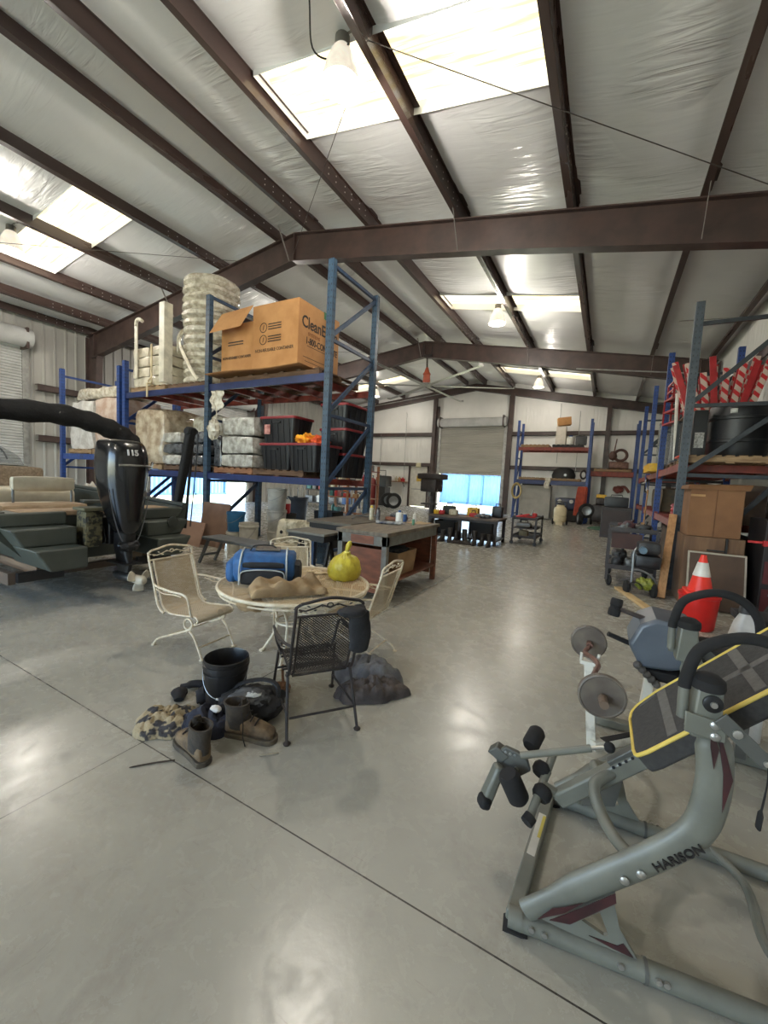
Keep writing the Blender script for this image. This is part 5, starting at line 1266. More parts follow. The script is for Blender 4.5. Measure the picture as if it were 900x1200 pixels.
# the other machine behind
r = thing('exercise_bench', 'exercise machine with grey plastic shroud and foam roller handle behind the pad', 'exercise machine')
shr = M('grey plastic shroud', (92,98,106), (78,84,92), s=4, rough=.35)
mb = MB(); sp_ = [(.185,.61),(.235,.74),(.31,.785),(.50,.77),(.50,.54),(.40,.50),(.255,.485)]
mb.prism(sp_, (0,2.74,0), (1,0,0), (0,0,1), (0,.34,0)); mb.build('shroud', shr, r, bevel=.022, smooth=30, bseg=3)
MB().rbox(.28,.48,2.76,3.04,.41,.485,amp=.008,n=4,rd=.03,seed=2).build('under_cover', foam, r)
mb = MB()
for k in range(5): mb.blob((.24+.025*k,2.74,.50-.022*k),(.022,.03,.022),.1,2,12,8,seed=k)
mb.build('cable_boot', M('grey rubber', (92,88,84), rough=.8), r)
mb = MB(); mb.tube([(.12,2.83,.79),(.30,2.88,.735)], .014, 10); h = mb.build('handle_bar', M('brown handle tube', (74,64,62), rough=.5), r)
mb = MB(); mb.lathe([(0,-.055),(.028,-.055),(.034,-.045),(.034,-.012),(.029,-.006),(.029,.006),(.034,.012),(.034,.045),(.028,.055),(0,.055)], (.105,2.83,.795), (.15,.2,1), 20); mb.build('roller_grip', foam, h)
mb = MB(); mb.tube([(.08,2.82,.625),(.25,2.88,.56)], .015, 10); mb.build('handle_bar', foam, r)
mb = MB(); mb.bar((.33,2.9,.52),(.30,2.9,.0),.05,.06,up=(0,1,0)); mb.build('upright', wh, r, bevel=.005)
mb = MB(); mb.bar((.44,2.9,.5),(.45,2.9,.0),.06,.06,up=(0,1,0)); mb.bar((.05,2.9,.03),(1.0,2.95,.03),.06,.05); mb.build('frame', gy, r, bevel=.005)
MB().rbox(.5,1.05,2.78,3.06,.56,.66,amp=.004,n=5,rd=.03,seed=6).build('seat_pad', foam, r)
mb = MB(); mb.bar((.78,2.92,.56),(.78,2.92,.04),.05,.05); mb.build('frame', gyd, r)
fin(r)
r = thing('plastic_jug', 'white plastic jug standing behind the far loop handle', 'jug', (.86,3.3,.0))
mb = MB(); mb.loft([[V(p[0],p[1],z)+V(dx,0,0) for p in rr(w_,w_*.8,.03)] for z, w_, dx in ((.0,.2,0),(.5,.2,0),(.62,.19,0),(.72,.12,-.02),(.78,.06,-.03))]); mb.build('body', M('white jug', (200,196,190), rough=.4), r, bevel=.01)
mb = MB(); mb.lathe([(.035,0),(.035,.04),(0,.045)], (-.03,0,.78)); mb.build('cap', M('jug cap', (60,58,58), rough=.5), r)
mb = MB(); mb.lathe([(0,0),(.04,0),(.036,.01),(0,.012)], (.05,-.085,.58), (0,-1,0), 18); mb.build('round_label', alum, r)
# ================================================================ middle of the shop: bench, pails, step, far work table, cart
oak = M('worn bench top', (122,110,94), (92,82,70), s=6, rough=.7, stretch=(3,1,1), bump=.15)
redw = M('red-brown bench wood', (130,76,52), (104,62,44), s=5, rough=.65, stretch=(1,1,3))
greyp = M('grey painted wood', (122,124,118), (104,98,90), s=8, rough=.7)
r = thing('workbench', 'wooden workbench with red-brown end panel and a lower shelf', 'workbench')
x0, x1, y0, y1, H_ = -2.95, -2.24, 4.2, 5.86, .87
MB().box(x0-.02,x1+.02,y0-.02,y1+.02,H_-.05,H_).build('bench_top', oak, r, bevel=.006)
for nm, (a,b,c,d) in {'front':(x0,x1,y0,y0+.03),'back':(x0,x1,y1-.03,y1)}.items(): MB().box(a,b,c,d,H_-.17,H_-.05).build('apron', greyp, r)
for a in (x0,x1-.03): MB().box(a,a+.03,y0+.03,y1-.03,H_-.17,H_-.05).build('apron', greyp, r)
MB().box(x0+.2,x1-.18,y0-.006,y0,H_-.16,H_-.06).build('drawer_front', redw, r)
for x in (x0,x1-.07):
    for y in (y0,y1-.07): MB().box(x,x+.07,y,y+.07,0,H_-.05).build('leg', redw if y > 5 else greyp, r, bevel=.004)
MB().box(x0+.02,x1-.09,y0+.05,y0+.07,.1,H_-.22).build('end_panel', redw, r)
MB().box(x0+.02,x0+.04,y0+.08,y1-.08,.1,H_-.17).build('back_panel', redw, r)
MB().box(x0+.02,x1-.09,y1-.05,y1-.03,.1,H_-.17).build('end_panel', redw, r)
MB().box(x0+.03,x1,y0+.03,y1-.03,.22,.25).build('lower_shelf', redw, r)
fin(r)
r = thing('wooden_crate', 'tan box on the lower shelf of the workbench', 'box')
mb = MB(); X0,X1,Y0,Y1 = -2.62,-2.28,4.62,5.2
ring = lambda k, z: [V((X0+X1)/2+p[0], (Y0+Y1)/2+p[1], z) for p in rr((X1-X0)*k,(Y1-Y0)*k,.02)]
mb.loft([ring(.86,.255),ring(1,.56),ring(.92,.56),ring(.8,.28)]); mb.build('box', M('tan tote', (154,122,84), (138,106,72), s=5, rough=.7), r, bevel=.004)
mb = MB(); mb.blob((-2.45,4.9,.56),(.13,.24,.05),.4,4,20,10,seed=3); mb.build('contents', dark, r); fin(r)
# second, darker table and the little bench in front of it
r = thing('work_table', 'dark-topped metal table behind and left of the workbench', 'table')
MB().box(-3.8,-3.02,4.6,6.4,.83,.87).build('table_top', M('dark table top', (74,68,60), (96,88,76), s=5, rough=.6), r, bevel=.005)
MB().box(-3.77,-3.05,4.63,6.37,.76,.83).build('apron', dark, r)
for x in (-3.72,-3.1):
    for y in (4.68,6.32): MB().box(x-.03,x+.03,y-.03,y+.03,0,.76).build('leg', lace_teal, r)
fin(r)
r = thing('small_bench', 'low grey-topped bench on dark legs in front of the rack post', 'bench')
MB().box(-3.62,-3.0,3.98,4.42,.76,.79).build('bench_top', M('grey board', (112,108,98), (92,88,80), s=5, rough=.7), r, bevel=.004)
MB().box(-3.6,-3.02,4.0,4.4,.68,.76).build('apron', dark, r)
for x in (-3.55,-3.07):
    mb = MB(); mb.bar((x,4.2,.68),(x-.0,4.02,0),.05,.03,up=(1,0,0)); mb.build('leg', dark, r); mb = MB(); mb.bar((x,4.2,.68),(x,4.38,0),.05,.03,up=(1,0,0)); mb.build('leg', dark, r)
MB().bar((-3.55,4.2,.3),(-3.07,4.2,.3),.03,.03).build('stretcher', dark, r); fin(r)
# things on the bench tops
def can(x, y, z, rad, h, body, cap, label, cat='can', name='spray_can', neck=.7, group=None):
    r = thing(name, label, cat, (x,y,z), 0, group)
    MB().lathe([(0,0),(rad,0),(rad,h*.8),(rad*neck,h*.86),(0,h*.86)], seg=18).build('body', body, r)
    MB().lathe([(rad*neck*.9,h*.86),(rad*neck*.9,h),(0,h)], seg=16).build('cap', cap, r)
    return r
cr = M('cream can', (206,200,178), (170,160,130), s=20, rough=.4); bk_ = M('dark can', (52,52,56), (120,120,120), s=24, rough=.35); wht = M('white plastic', (226,224,216), rough=.4); blu = M('blue plastic', (52,92,150), rough=.4); redp = M('red plastic', (184,36,36), (160,28,30), rough=.45)
can(-3.19,5.42,.87,.035,.22,cr,M('yellow cap', (220,190,60), rough=.4),'cream spray can with yellow cap, leftmost on the bench tops')
can(-3.06,5.40,.87,.035,.2,bk_,blk,'dark spray can standing beside the cream one')
can(-2.62,5.26,.87,.055,.2,wht,blu,'white jug with blue mark standing on the workbench','jug','oil_jug',.4)
can(-2.52,5.58,.87,.028,.17,wht,wht,'small white squeeze bottle at the right of the workbench','bottle','squeeze_bottle',.45)
can(-2.74,5.66,.87,.05,.13,blu,wht,'blue tin behind the white squeeze bottle','tin','paint_tin',.9)
can(-2.42,5.32,.87,.02,.1,M('green bottle', (90,140,110), rough=.3),wht,'tiny greenish bottle on the workbench by the jug','bottle','squeeze_bottle',.6)
r = thing('parts_tray', 'red and dark tray of tools at the back of the bench tops', 'tray')
MB().rbox(-3.02,-2.8,5.55,5.95,.87,.93,amp=.004,n=4,rd=.015).build('tray', redw, r)
mb = MB(); mb.blob((-2.9,5.75,.95),(.09,.16,.05),.5,5,24,10,seed=4); mb.build('tools', bk_, r); fin(r)
mb = MB(); mb.tube([(-2.86,5.0,.895),(-2.52,5.12,.895)],.024,12); mb.tube([(-2.52,5.12,.895),(-2.46,5.14,.895)],[.012,.006],8); solo(mb.build('caulk_tube', M('dark caulk tube', (44,42,60), (170,168,160), s=12, rough=.45)), 'dark caulk tube lying across the front of the workbench', 'tube')
mb = MB(); mb.grid(lambda u,v: V(-2.62+.3*u,5.5+.3*v,.875+.01*noise.noise(V(u*4,v*4,1))),8,8); solo(mb.build('sanding_sheet', M('tan paper', (186,158,120), rough=.8), solid=.004), 'tan sheet of paper lying on the right of the workbench', 'paper')
mb = MB(); mb.tube(smoothp([(-3.4,5.2,.88),(-3.5,5.5,.9),(-3.35,5.8,.88),(-3.55,6.0,.92),(-3.6,5.7,.88)]),.012,6); solo(mb.build('hose', M('grey hose', (90,92,94), rough=.6)), 'grey hose coiled on the dark table', 'hose')

# folding step platform
stp = M('grey step plastic', (112,114,116), (96,98,100), s=6, rough=.55)
r = thing('step_platform', 'grey folding work platform in front of the stacked pails', 'step')
MB().box(-5.62,-4.42,4.22,4.6,.40,.45).build('platform', stp, r, bevel=.012)
for x0, dx in ((-5.5,-.22),(-4.54,.2)):
    for y in (4.26,4.56): MB().bar((x0,y,.40),(x0+dx,y,.0),.045,.035,up=(0,1,0)).build('leg', stp, r, bevel=.004)
    MB().bar((x0+dx*.65,4.26,.14),(x0+dx*.65,4.56,.14),.05,.03).build('rung', stp, r)
fin(r)
# pails and bins under the rack
def pail(x, y, z, rad, h, mat, label, lid=None, lidlab=None, group='pails under the rack', handle=True):
    r = thing('pail', label, 'pail', (x,y,z), 0, group)
    MB().lathe([(0,0),(rad*.86,0),(rad*.98,h*.86),(rad*1.05,h*.87),(rad*1.05,h*.93),(rad,h*.94),(rad*1.03,h),(rad*.96,h),(rad*.84,.02),(0,.015)], seg=28).build('body', mat, r)
    if lid: MB().lathe([(rad*1.0,h*.95),(rad*1.06,h*.96),(rad*1.06,h*1.02),(rad*.9,h*1.02),(0,h*1.01)], seg=28).build('lid', lid, r)
    if handle:
        mb = MB(); mb.tube([(rad*1.04*math.cos(t_*PI/12),-rad*1.04*math.sin(t_*PI/12)-.004,h*.85-h*.4*math.sin(t_*PI/12)) for t_ in range(13)],.004,5); mb.build('handle', alum, r)
    return r
wpl = M('grubby white plastic', (206,202,190), (178,172,158), s=6, rough=.5); tub_b = M('blue tub', (48,110,150), (36,92,132), s=5, rough=.45)
pail(-6.02,5.25,0,.165,.40,wpl,'white pail on the floor under the blue one')
pail(-6.02,5.25,.405,.165,.36,tub_b,'blue pail sitting on a white pail by the middle rack post')
pail(-5.62,5.2,0,.17,.60,wpl,'tall white tub just right of the blue pail')
pail(-5.72,6.0,0,.19,.40,wpl,'lowest white pail of the tall stack behind the blue pail')
pail(-5.72,6.0,.40,.19,.40,wpl,'middle white pail of the tall stack behind the blue pail')
pail(-5.72,6.0,.80,.19,.42,M('pale grey tub', (190,188,178), (172,168,156), s=6, rough=.5),'top pale grey pail of the tall stack behind the blue pail')
pail(-5.1,5.75,0,.24,.42,blk,'black round bin with a white lid beside the camouflage cushion',lid=wpl)
pail(-5.32,6.35,0,.2,.5,blk,'black bin behind the white-lidded one'); 
def bin_(x, y, z, w, d, h, mat, label):
    mb = MB(); rg = lambda k, zz: [V(x+p[0], y+p[1], zz) for p in rr(w*k, d*k, .04*k)]
    mb.loft([rg(.82,z),rg(1,z+h),rg(1.06,z+h),rg(1.06,z+h-.04) if False else rg(.95,z+h),rg(.78,z+.03)]); return solo(mb.build('storage_bin', mat, bevel=.004), label, 'bin')
bin_(-4.72,6.0,.0,.46,.42,.62,M('dark green bin', (36,44,44), (28,34,34), s=5, rough=.5),'dark bin right of the pail stack')
bin_(-5.0,6.75,.0,.5,.4,.8,blk,'tall dark bin behind the dark bins under the rack')
# brown boards leaning under the left bay
brd = M('brown board', (132,104,86), (116,90,74), s=3, rough=.8)
mb = MB(); mb.hexa([(-7.2,5.32,0),(-6.42,5.32,0),(-6.42,5.34,0),(-7.2,5.34,0),(-7.22,5.47,.86),(-6.44,5.47,.86),(-6.44,5.49,.86),(-7.22,5.49,.86)]); solo(mb.build('leaning_board', brd), 'big brown cardboard panel leaning on the rack beside the anchor pole', 'cardboard')
mb = MB(); mb.hexa([(-7.9,5.2,0),(-6.9,5.12,0),(-6.9,5.14,0),(-7.9,5.22,0),(-7.85,5.38,.45),(-6.95,5.30,.45),(-6.95,5.32,.45),(-7.85,5.40,.45)]); solo(mb.build('leaning_board', M('pinkish board', (158,128,110), (144,114,96), s=3, rough=.8)), 'lower pinkish cardboard panel in front of the brown one', 'cardboard')
mb = MB(); mb.cloth((-8.8,5.12,.003),(.85,.34),.85,seed=15,fr=2.4,edge=.15,fold=.3); solo(mb.build('tarp_heap', M('dusty tarp', (140,124,112), (112,100,92), s=4, rough=.9)), 'dusty tarp-covered heap on the floor behind the boat stern', 'tarp')
mb = MB(); mb.blob((-10.15,4.75,.55),(.25,.2,.55),.18,2.5,28,18,seed=19,flat=.004); solo(mb.build('clear_plastic_sack', w_clear), 'clear plastic sack standing behind the outboard motor', 'sack')
# cushion chair in camouflage
cmf = M('pale camouflage cloth', (196,184,158), (132,122,98), s=7, rough=.9, thr=(.42,.58), bump=.3)
r = thing('camouflage_chair', 'pale camouflage padded chair behind the table, by the rack post', 'chair')
MB().rbox(-4.78,-4.1,4.98,5.16,.25,.78,amp=.02,n=7,rd=.09,seed=5).build('backrest', cmf, r)
MB().rbox(-4.78,-4.1,4.6,4.98,.22,.38,amp=.02,n=6,rd=.07,seed=6).build('seat', cmf, r)
for x in (-4.7,-4.18):
    for y in (4.68,5.08): MB().cyl((x,y,0),(x,y,.26),.016,8).build('leg', blk, r)
MB().lathe([(0,0),(.03,0),(.03,.006),(0,.006)],(-4.62,4.965,.56),(0,-1,0),14).build('hole', dark, r)
fin(r)
# trash can of white pipes, red jug
r = thing('trash_can', 'dark grey trash can with white pipes standing in it', 'trash can', (-7.9,9.1,0))
tcm = M('slate plastic', (66,76,88), (54,62,74), s=4, rough=.45)
MB().lathe([(0,0),(.25,0),(.32,.82),(.35,.83),(.35,.88),(.31,.88),(.24,.03),(0,.02)], seg=32).build('can', tcm, r)
r2 = [(-.13,.02,-.13,.02),(-.03,-.12,-.06,-.1),(.07,.08,.1,.08),(.12,-.06,.16,-.04),(-.03,.1,-.06,.1)]
for i, (dx,dy,lx,ly) in enumerate(r2):
    solo(MB().tube([(-7.9+dx,9.1+dy,.08),(-7.9+dx+lx,9.1+dy+ly,1.25+.06*i)],.035,10).build('plastic_pipe', wht), ('leftmost','second from left','middle','fourth from left','rightmost')[i]+' white pipe standing in the trash can', 'pipe', 'white pipes in the trash can')
r = thing('cooler_jug', 'red and white drink cooler on a crate between the bins and trash can', 'cooler', (-7.0,7.6,.55))
MB().lathe([(0,0),(.14,0),(.15,.04),(.15,.24),(0,.24)], seg=24).build('body', redp, r); MB().lathe([(.155,.24),(.155,.3),(.12,.34),(0,.35)], seg=24).build('lid', wht, r)
mb = MB(); mb.tube(arc((0,0,.26),.165,.1,PI-.1,12),.008,6); mb.build('handle', wht, r)
bin_(-7.0,7.6,0,.5,.4,.55,blk,'black crate under the red drink cooler')
# shelving in the left background
shw = M('shelf wood', (160,112,80), (132,90,62), s=4, rough=.7)
r = thing('shelving_unit', 'wooden shelving crowded with bottles and parts behind the near rack', 'shelving')
sx0, sx1, sy0, sy1 = -9.9, -7.9, 13.2, 13.8
for x in (sx0, sx1, (sx0+sx1)/2): 
    for y in (sy0, sy1): MB().box(x-.04,x+.04,y-.04,y+.04,0,2.0).build('post', shw, r)
for z in (.15,.75,1.3,1.8): MB().box(sx0-.05,sx1+.05,sy0-.05,sy1+.05,z-.03,z).build('shelf', rack_red if z > 1.2 else shw, r)
fin(r)
cols = [wht, redp, blu, cr, bk_, M('orange plastic', (214,112,48), rough=.5), M('tan box', (172,136,96), rough=.8), M('teal plastic', (70,130,130), rough=.5)]
names = ['white','red','blue','cream','dark','orange','tan','teal']
random.seed(11)
lev = ('bottom','second','third','top')
for li, z in enumerate((.15,.75,1.3,1.8)):
    x = sx0+.1; k = 0; used = {}
    while x < sx1-.15:
        w = random.uniform(.12,.24); h = random.uniform(.16,.4); ci = random.randrange(8)
        used[ci] = used.get(ci,0)+1
        if random.random() < .55:
            mb = MB().lathe([(0,0),(w*.45,0),(w*.45,h*.72),(w*.2,h*.82),(w*.18,h),(0,h)],(x+w/2,sy0+.2,z+.002),seg=14); nm = 'bottle'
        else: mb = MB().rbox(x,x+w*.85,sy0+.04,sy0+.35,z+.002,z+.002+h*.8,amp=.001,n=2,rd=.012); nm = 'parts_box'
        o = solo(mb.build(nm, cols[ci], smooth=40), '%s %s, number %d from the left on the %s shelf of the wooden shelving' % (names[ci], nm.replace('_',' '), k+1, lev[li]), 'bottle' if nm == 'bottle' else 'box', 'goods on the wooden shelving')
        x += w+.05; k += 1
# welding corner against the far wall
r = thing('gas_cylinder', 'red gas cylinder standing by the far wall left of the tire', 'gas cylinder', (-12.15,20.6,0))
MB().lathe([(0,0),(.2,0),(.21,.03),(.21,1.35),(.17,1.5),(.07,1.58),(.05,1.62),(0,1.62)], seg=24).build('tank', M('dark red tank', (124,40,40), (104,34,34), s=3, rough=.4), r); MB().lathe([(.05,1.6),(.06,1.6),(.06,1.75),(0,1.76)], seg=12).build('valve', chrome, r)
r = thing('generator_stand', 'black machine stacked on a stand beside the red gas cylinder', 'machine')
MB().rbox(-11.85,-11.2,20.5,21.2,1.1,1.75,amp=.01,n=4,rd=.04,seed=3).build('housing', blk, r)
mb = MB(); mb.tube([(-11.8,20.6,1.75),(-11.8,20.6,2.05),(-11.3,20.6,2.05),(-11.3,20.6,1.75)],.025,8); mb.build('carry_frame', blk, r)
MB().rbox(-11.85,-11.25,20.5,21.2,.0,1.1,amp=.01,n=4,rd=.04,seed=4).build('stand', dark, r); fin(r)
def wheel(loc, rad, w, ax, label, name='tire', group=None):
    r = thing(name, label, 'tire', loc, 0, group)
    MB().lathe([(rad*.6,-w*.45),(rad*.85,-w*.5),(rad*.97,-w*.4),(rad,0),(rad*.97,w*.4),(rad*.85,w*.5),(rad*.6,w*.45)], (0,0,rad), ax, 28).build('tread', tyre, r)
    MB().lathe([(0,-w*.2),(rad*.25,-w*.25),(rad*.55,-w*.35),(rad*.62,-w*.4),(rad*.62,w*.4),(rad*.55,w*.3),(rad*.25,w*.1),(0,w*.1)], (0,0,rad), ax, 24).build('rim', alum, r)
    return r
wheel((-9.95,19.2,0), .42, .24, (-.35,1,0), 'tire with grey rim leaning before the white door')
wheel((-10.45,19.5,0), .42, .24, (-.6,1,0), 'second tire behind the one with grey rim')
random.seed(5)
r = thing('wall_shelf', 'small shelf on the far wall left of the white door', 'shelf'); MB().box(-12.9,-10.7,22.0,22.36,1.42,1.46).build('board', shw, r)
for x in (-12.7,-11.8,-10.9): MB().bar((x,22.34,1.15),(x,22.05,1.42),.03,.03).build('bracket', steel, r)
fin(r)
for k in range(9):
    x = -12.75+.225*k; ci = (k*3+1) % 8; w = .07+.03*(k%3); h = .25+.1*((k*7)%4)/3
    solo(MB().lathe([(0,0),(w,0),(w,h*.7),(w*.4,h*.82),(w*.4,h),(0,h)],(x,22.16,1.46),seg=12).build('bottle', cols[ci]), '%s bottle, number %d from the left on the shelf by the white door' % (names[ci], k+1), 'bottle', 'bottles on the far wall shelf')
# drill press beside the far table
r = thing('drill_press', 'tall dark drill press at the left end of the far work table', 'drill press', (-4.47,11.0,0))
iron = M('dark machine iron', (46,42,42), (62,54,52), s=8, rough=.5)
MB().box(-.25,.25,-.3,.3,0,.08).build('base', iron, r, bevel=.01); MB().cyl((0,.1,.08),(0,.1,1.45),.09,16).build('column', iron, r)
MB().rbox(-.24,.24,-.32,.27,1.22,1.6,amp=.004,n=4,rd=.04).build('head', iron, r); MB().rbox(-.34,.38,-.38,.3,1.58,1.76,amp=.003,n=4,rd=.05,seed=2).build('belt_cover', iron, r)
MB().lathe([(0,1.1),(.02,1.1),(.025,1.2),(.05,1.24),(.06,1.38),(0,1.38)],(0,-.15,0),seg=14).build('chuck', alum, r); MB().box(-.2,.2,-.3,.05,.86,.9).build('table', iron, r)
MB().rbox(-.12,.12,.24,.45,1.4,1.6,amp=.002,n=3,rd=.04,seed=3).build('motor', iron, r)
for a in (0,2.1,4.2): 
    mb = MB(); mb.tube([(.22,-.1,1.42),(.24,-.1+.2*math.cos(a),1.42+.2*math.sin(a))],.01,6); mb.blob((.24,-.1+.2*math.cos(a),1.42+.2*math.sin(a)),(.025,.025,.025),0,1,10,8); mb.build('feed_lever', chrome, r)
MB().box(-.14,-.04,-.306,-.296,1.42,1.55).build('red_plate', redp, r)
# far work table
r = thing('steel_work_table', 'long dark steel work table in front of the far roll-up door', 'table')
MB().box(-4.12,-2.28,10.0,11.05,.61,.66).build('table_top', M('stained table top', (86,74,66), (112,96,84), s=4, rough=.6), r, bevel=.006)
for x in (-4.07,-2.34,-3.25):
    for y in (10.05,11.0): MB().box(x-.035,x+.035,y-.035,y+.035,0,.61).build('leg', iron, r)
MB().box(-4.07,-2.3,10.1,11.0,.1,.13).build('lower_shelf', iron, r)
for y in (10.05,11.0): MB().box(-4.07,-2.34,y-.02,y+.02,.55,.61).build('rail', iron, r)
fin(r)
def rboot(x, y, rz, label, h=.33):
    r = thing('rubber_boot', label, 'boot', (x,y,0), rz, 'rubber boots by the far table')
    bm_ = M('dark rubber', (44,40,38), (62,56,50), s=8, rough=.6) if 'rub' not in globals() else rub
    def col(z, a, b, dx): return [V(dx+a*math.cos(2*PI*k/14), b*math.sin(2*PI*k/14), z) for k in range(14)]
    MB().loft([col(.0,.13,.05,.05),col(.06,.13,.052,.05),col(.1,.09,.05,.01),col(.16,.062,.05,-.02),col(h,.07,.06,-.02)]).build('shaft', bm_, r, smooth=60); MB().loft([col(.0,.135,.054,.05),col(.02,.135,.054,.05)]).build('sole', dark, r); return r
rub = M('dark rubber', (44,40,38), (62,56,50), s=8, rough=.6)
bl_ = ['leftmost rubber boot of the row before the far table','second rubber boot from the left before the far table','third rubber boot from the left before the far table','pair of tall boots, left one, at the right of the row','pair of tall boots, right one, by the table leg','short boot lying at the middle of the row','last rubber boot by the right table leg']
for k, (x, a) in enumerate(((-3.62,-1.9),(-3.44,-1.4),(-3.28,-1.7),(-2.78,-1.5),(-2.6,-1.8),(-3.05,-.6),(-2.42,-1.6))): rboot(x, 9.82+.04*(k%3), a, bl_[k], .3+.06*(k%2))
yel_p = M('yellow tool plastic', (226,186,44), (200,150,40), s=12, rough=.45)
def toolcase(x, y, z, w, d, h, mat, label, name='tool_case', cat='tool case'):
    r = thing(name, label, cat, (x,y,z)); MB().rbox(-w/2,w/2,-d/2,d/2,0,h,amp=.006,n=4,rd=.03,seed=int(x*-50)).build('body', mat, r)
    mb = MB(); mb.tube([(-w*.25,0,h-.01),(-w*.22,0,h+.06),(w*.22,0,h+.06),(w*.25,0,h-.01)],.014,8); mb.build('handle', blk, r); return r
toolcase(-3.72,10.5,.66,.34,.2,.24,M('dark green case', (52,62,58), rough=.5),'dark green tool case on the far work table')
toolcase(-3.12,10.75,.66,.32,.22,.22,yel_p,'yellow power tool standing on the far work table','power_tool','power tool')
toolcase(-3.98,10.25,.66,.16,.14,.12,yel_p,'small yellow tool at the left of the far work table','power_tool','power tool')
toolcase(-3.82,10.2,.66,.14,.12,.12,redp,'small red tool beside the small yellow one','power_tool','power tool')
toolcase(-3.5,10.22,.66,.22,.18,.16,cr,'cream tool lying at the front of the far work table','power_tool','power tool')
toolcase(-3.0,10.35,.66,.2,.18,.1,redp,'red tool in front of the standing yellow one','power_tool','power tool')
toolcase(-2.48,10.8,.66,.26,.3,.3,blk,'black box at the right end of the far work table')
mb = MB(); mb.blob((-2.72,10.3,.70),(.22,.18,.06),.5,4,26,12,seed=6); solo(mb.build('tool_pile', bk_), 'pile of dark hand tools at the right of the far work table', 'tools')
mb = MB(); mb.grid(lambda u,v: V(-3.15+.4*u,10.08+.35*v,.668+.012*noise.noise(V(u*3,v*3,4))),10,8); solo(mb.build('brown_paper', M('brown paper', (178,122,92), rough=.8), solid=.004), 'brown paper spread on the far work table', 'paper')
# service cart
r = thing('service_cart', 'black steel cart on casters with red jack on top', 'cart')
cx0, cx1, cy0, cy1 = -2.12, -1.5, 10.9, 12.1
for z in (.18,.66): 
    MB().box(cx0,cx1,cy0,cy1,z,z+.02).build('tray', iron, r)
    mb = MB(); mb.box(cx0,cx1,cy0,cy0+.02,z,z+.06); mb.box(cx0,cx1,cy1-.02,cy1,z,z+.06); mb.box(cx0,cx0+.02,cy0,cy1,z,z+.06); mb.box(cx1-.02,cx1,cy0,cy1,z,z+.06); mb.build('tray_lip', iron, r)
MB().box(cx0,cx1,cy0,cy1,.42,.44).build('tray', iron, r)
for x in (cx0+.02,cx1-.02):
    for y in (cy0+.02,cy1-.02):
        MB().box(x-.022,x+.022,y-.022,y+.022,.1,.74).build('post', iron, r); MB().lathe([(0,-.02),(.05,-.02),(.05,.02),(0,.02)],(x,y,.05),(0,1,0),14).build('caster', blk, r)
fin(r)
toolcase(-1.85,11.15,.445,.36,.3,.13,M('grey metal box', (126,124,118), rough=.4),'grey metal box on the middle tray of the cart')
toolcase(-1.85,11.2,.20,.24,.2,.16,M('olive tool box', (140,124,84), rough=.5),'olive tool box on the bottom tray of the cart')
r = thing('floor_jack', 'bright red floor jack lying on top of the cart', 'jack')
mb = MB(); mb.bar((-2.05,11.1,.71),(-1.62,11.3,.71),.14,.06); mb.bar((-2.0,11.15,.73),(-1.75,11.25,.79),.08,.04); mb.build('body', redp, r, bevel=.008)
MB().lathe([(0,0),(.06,0),(.06,.08),(.03,.1),(0,.1)],(-1.62,11.3,.73)).build('saddle', redp, r); MB().tube([(-1.7,11.28,.76),(-1.66,11.3,.9)],.012,8).build('handle_socket', chrome, r); fin(r)

bin_(-3.75, 10.55, .133, .6, .6, .36, blk, 'dark bin on the lower shelf of the far work table, left')
bin_(-2.75, 10.55, .133, .6, .6, .40, M('charcoal bin', (40,38,38), rough=.6), 'charcoal bin on the lower shelf of the far work table, right')
mb = MB(); mb.cloth((-3.12,9.72,.003),(.3,.08),.1,seed=23,fr=9); solo(mb.build('work_gloves', M('dark muddy gloves', (66,58,52), (44,40,38), s=12, rough=.9)), 'heap of dark muddy gloves among the rubber boots', 'gloves')

# long bench of oddments by the left wall, seen under the tall rack
r = thing('workbench', 'long dark workbench of oddments far behind the trash can of pipes', 'workbench')
MB().box(-13.6,-10.2,15.6,16.4,.82,.87).build('bench_top', M('stained dark wood', (78,66,58), (58,50,46), s=4, rough=.7), r)
for x in (-13.5,-11.9,-10.3):
    for y in (15.65,16.35): MB().box(x-.04,x+.04,y-.04,y+.04,0,.82).build('leg', iron, r)
MB().box(-13.5,-10.3,15.7,16.3,.2,.24).build('lower_shelf', iron, r); fin(r)
random.seed(21)
for k in range(9):
    x = -13.4+.36*k; w = random.uniform(.2,.3); h = random.uniform(.15,.45); ci = (k*5+2) % 8
    solo(MB().rbox(x,x+w,15.7,15.7+.4,.872,.872+h,amp=.004,n=3,rd=.03,seed=k).build('parts_box', cols[ci]), '%s box, number %d from the left on the long dark bench behind the trash can' % (names[ci], k+1), 'box', 'boxes on the long dark bench')
for k in range(4):
    x = -13.2+.75*k; ci = (4,0,4,2)[k]
    solo(MB().rbox(x,x+.5,15.75,16.25,.243,.243+.3+.05*(k%2),amp=.006,n=3,rd=.03,seed=50+k).build('storage_bin', cols[ci]), '%s bin, number %d from the left on the lower shelf of the long dark bench' % (names[ci], k+1), 'bin', 'bins under the long dark bench')
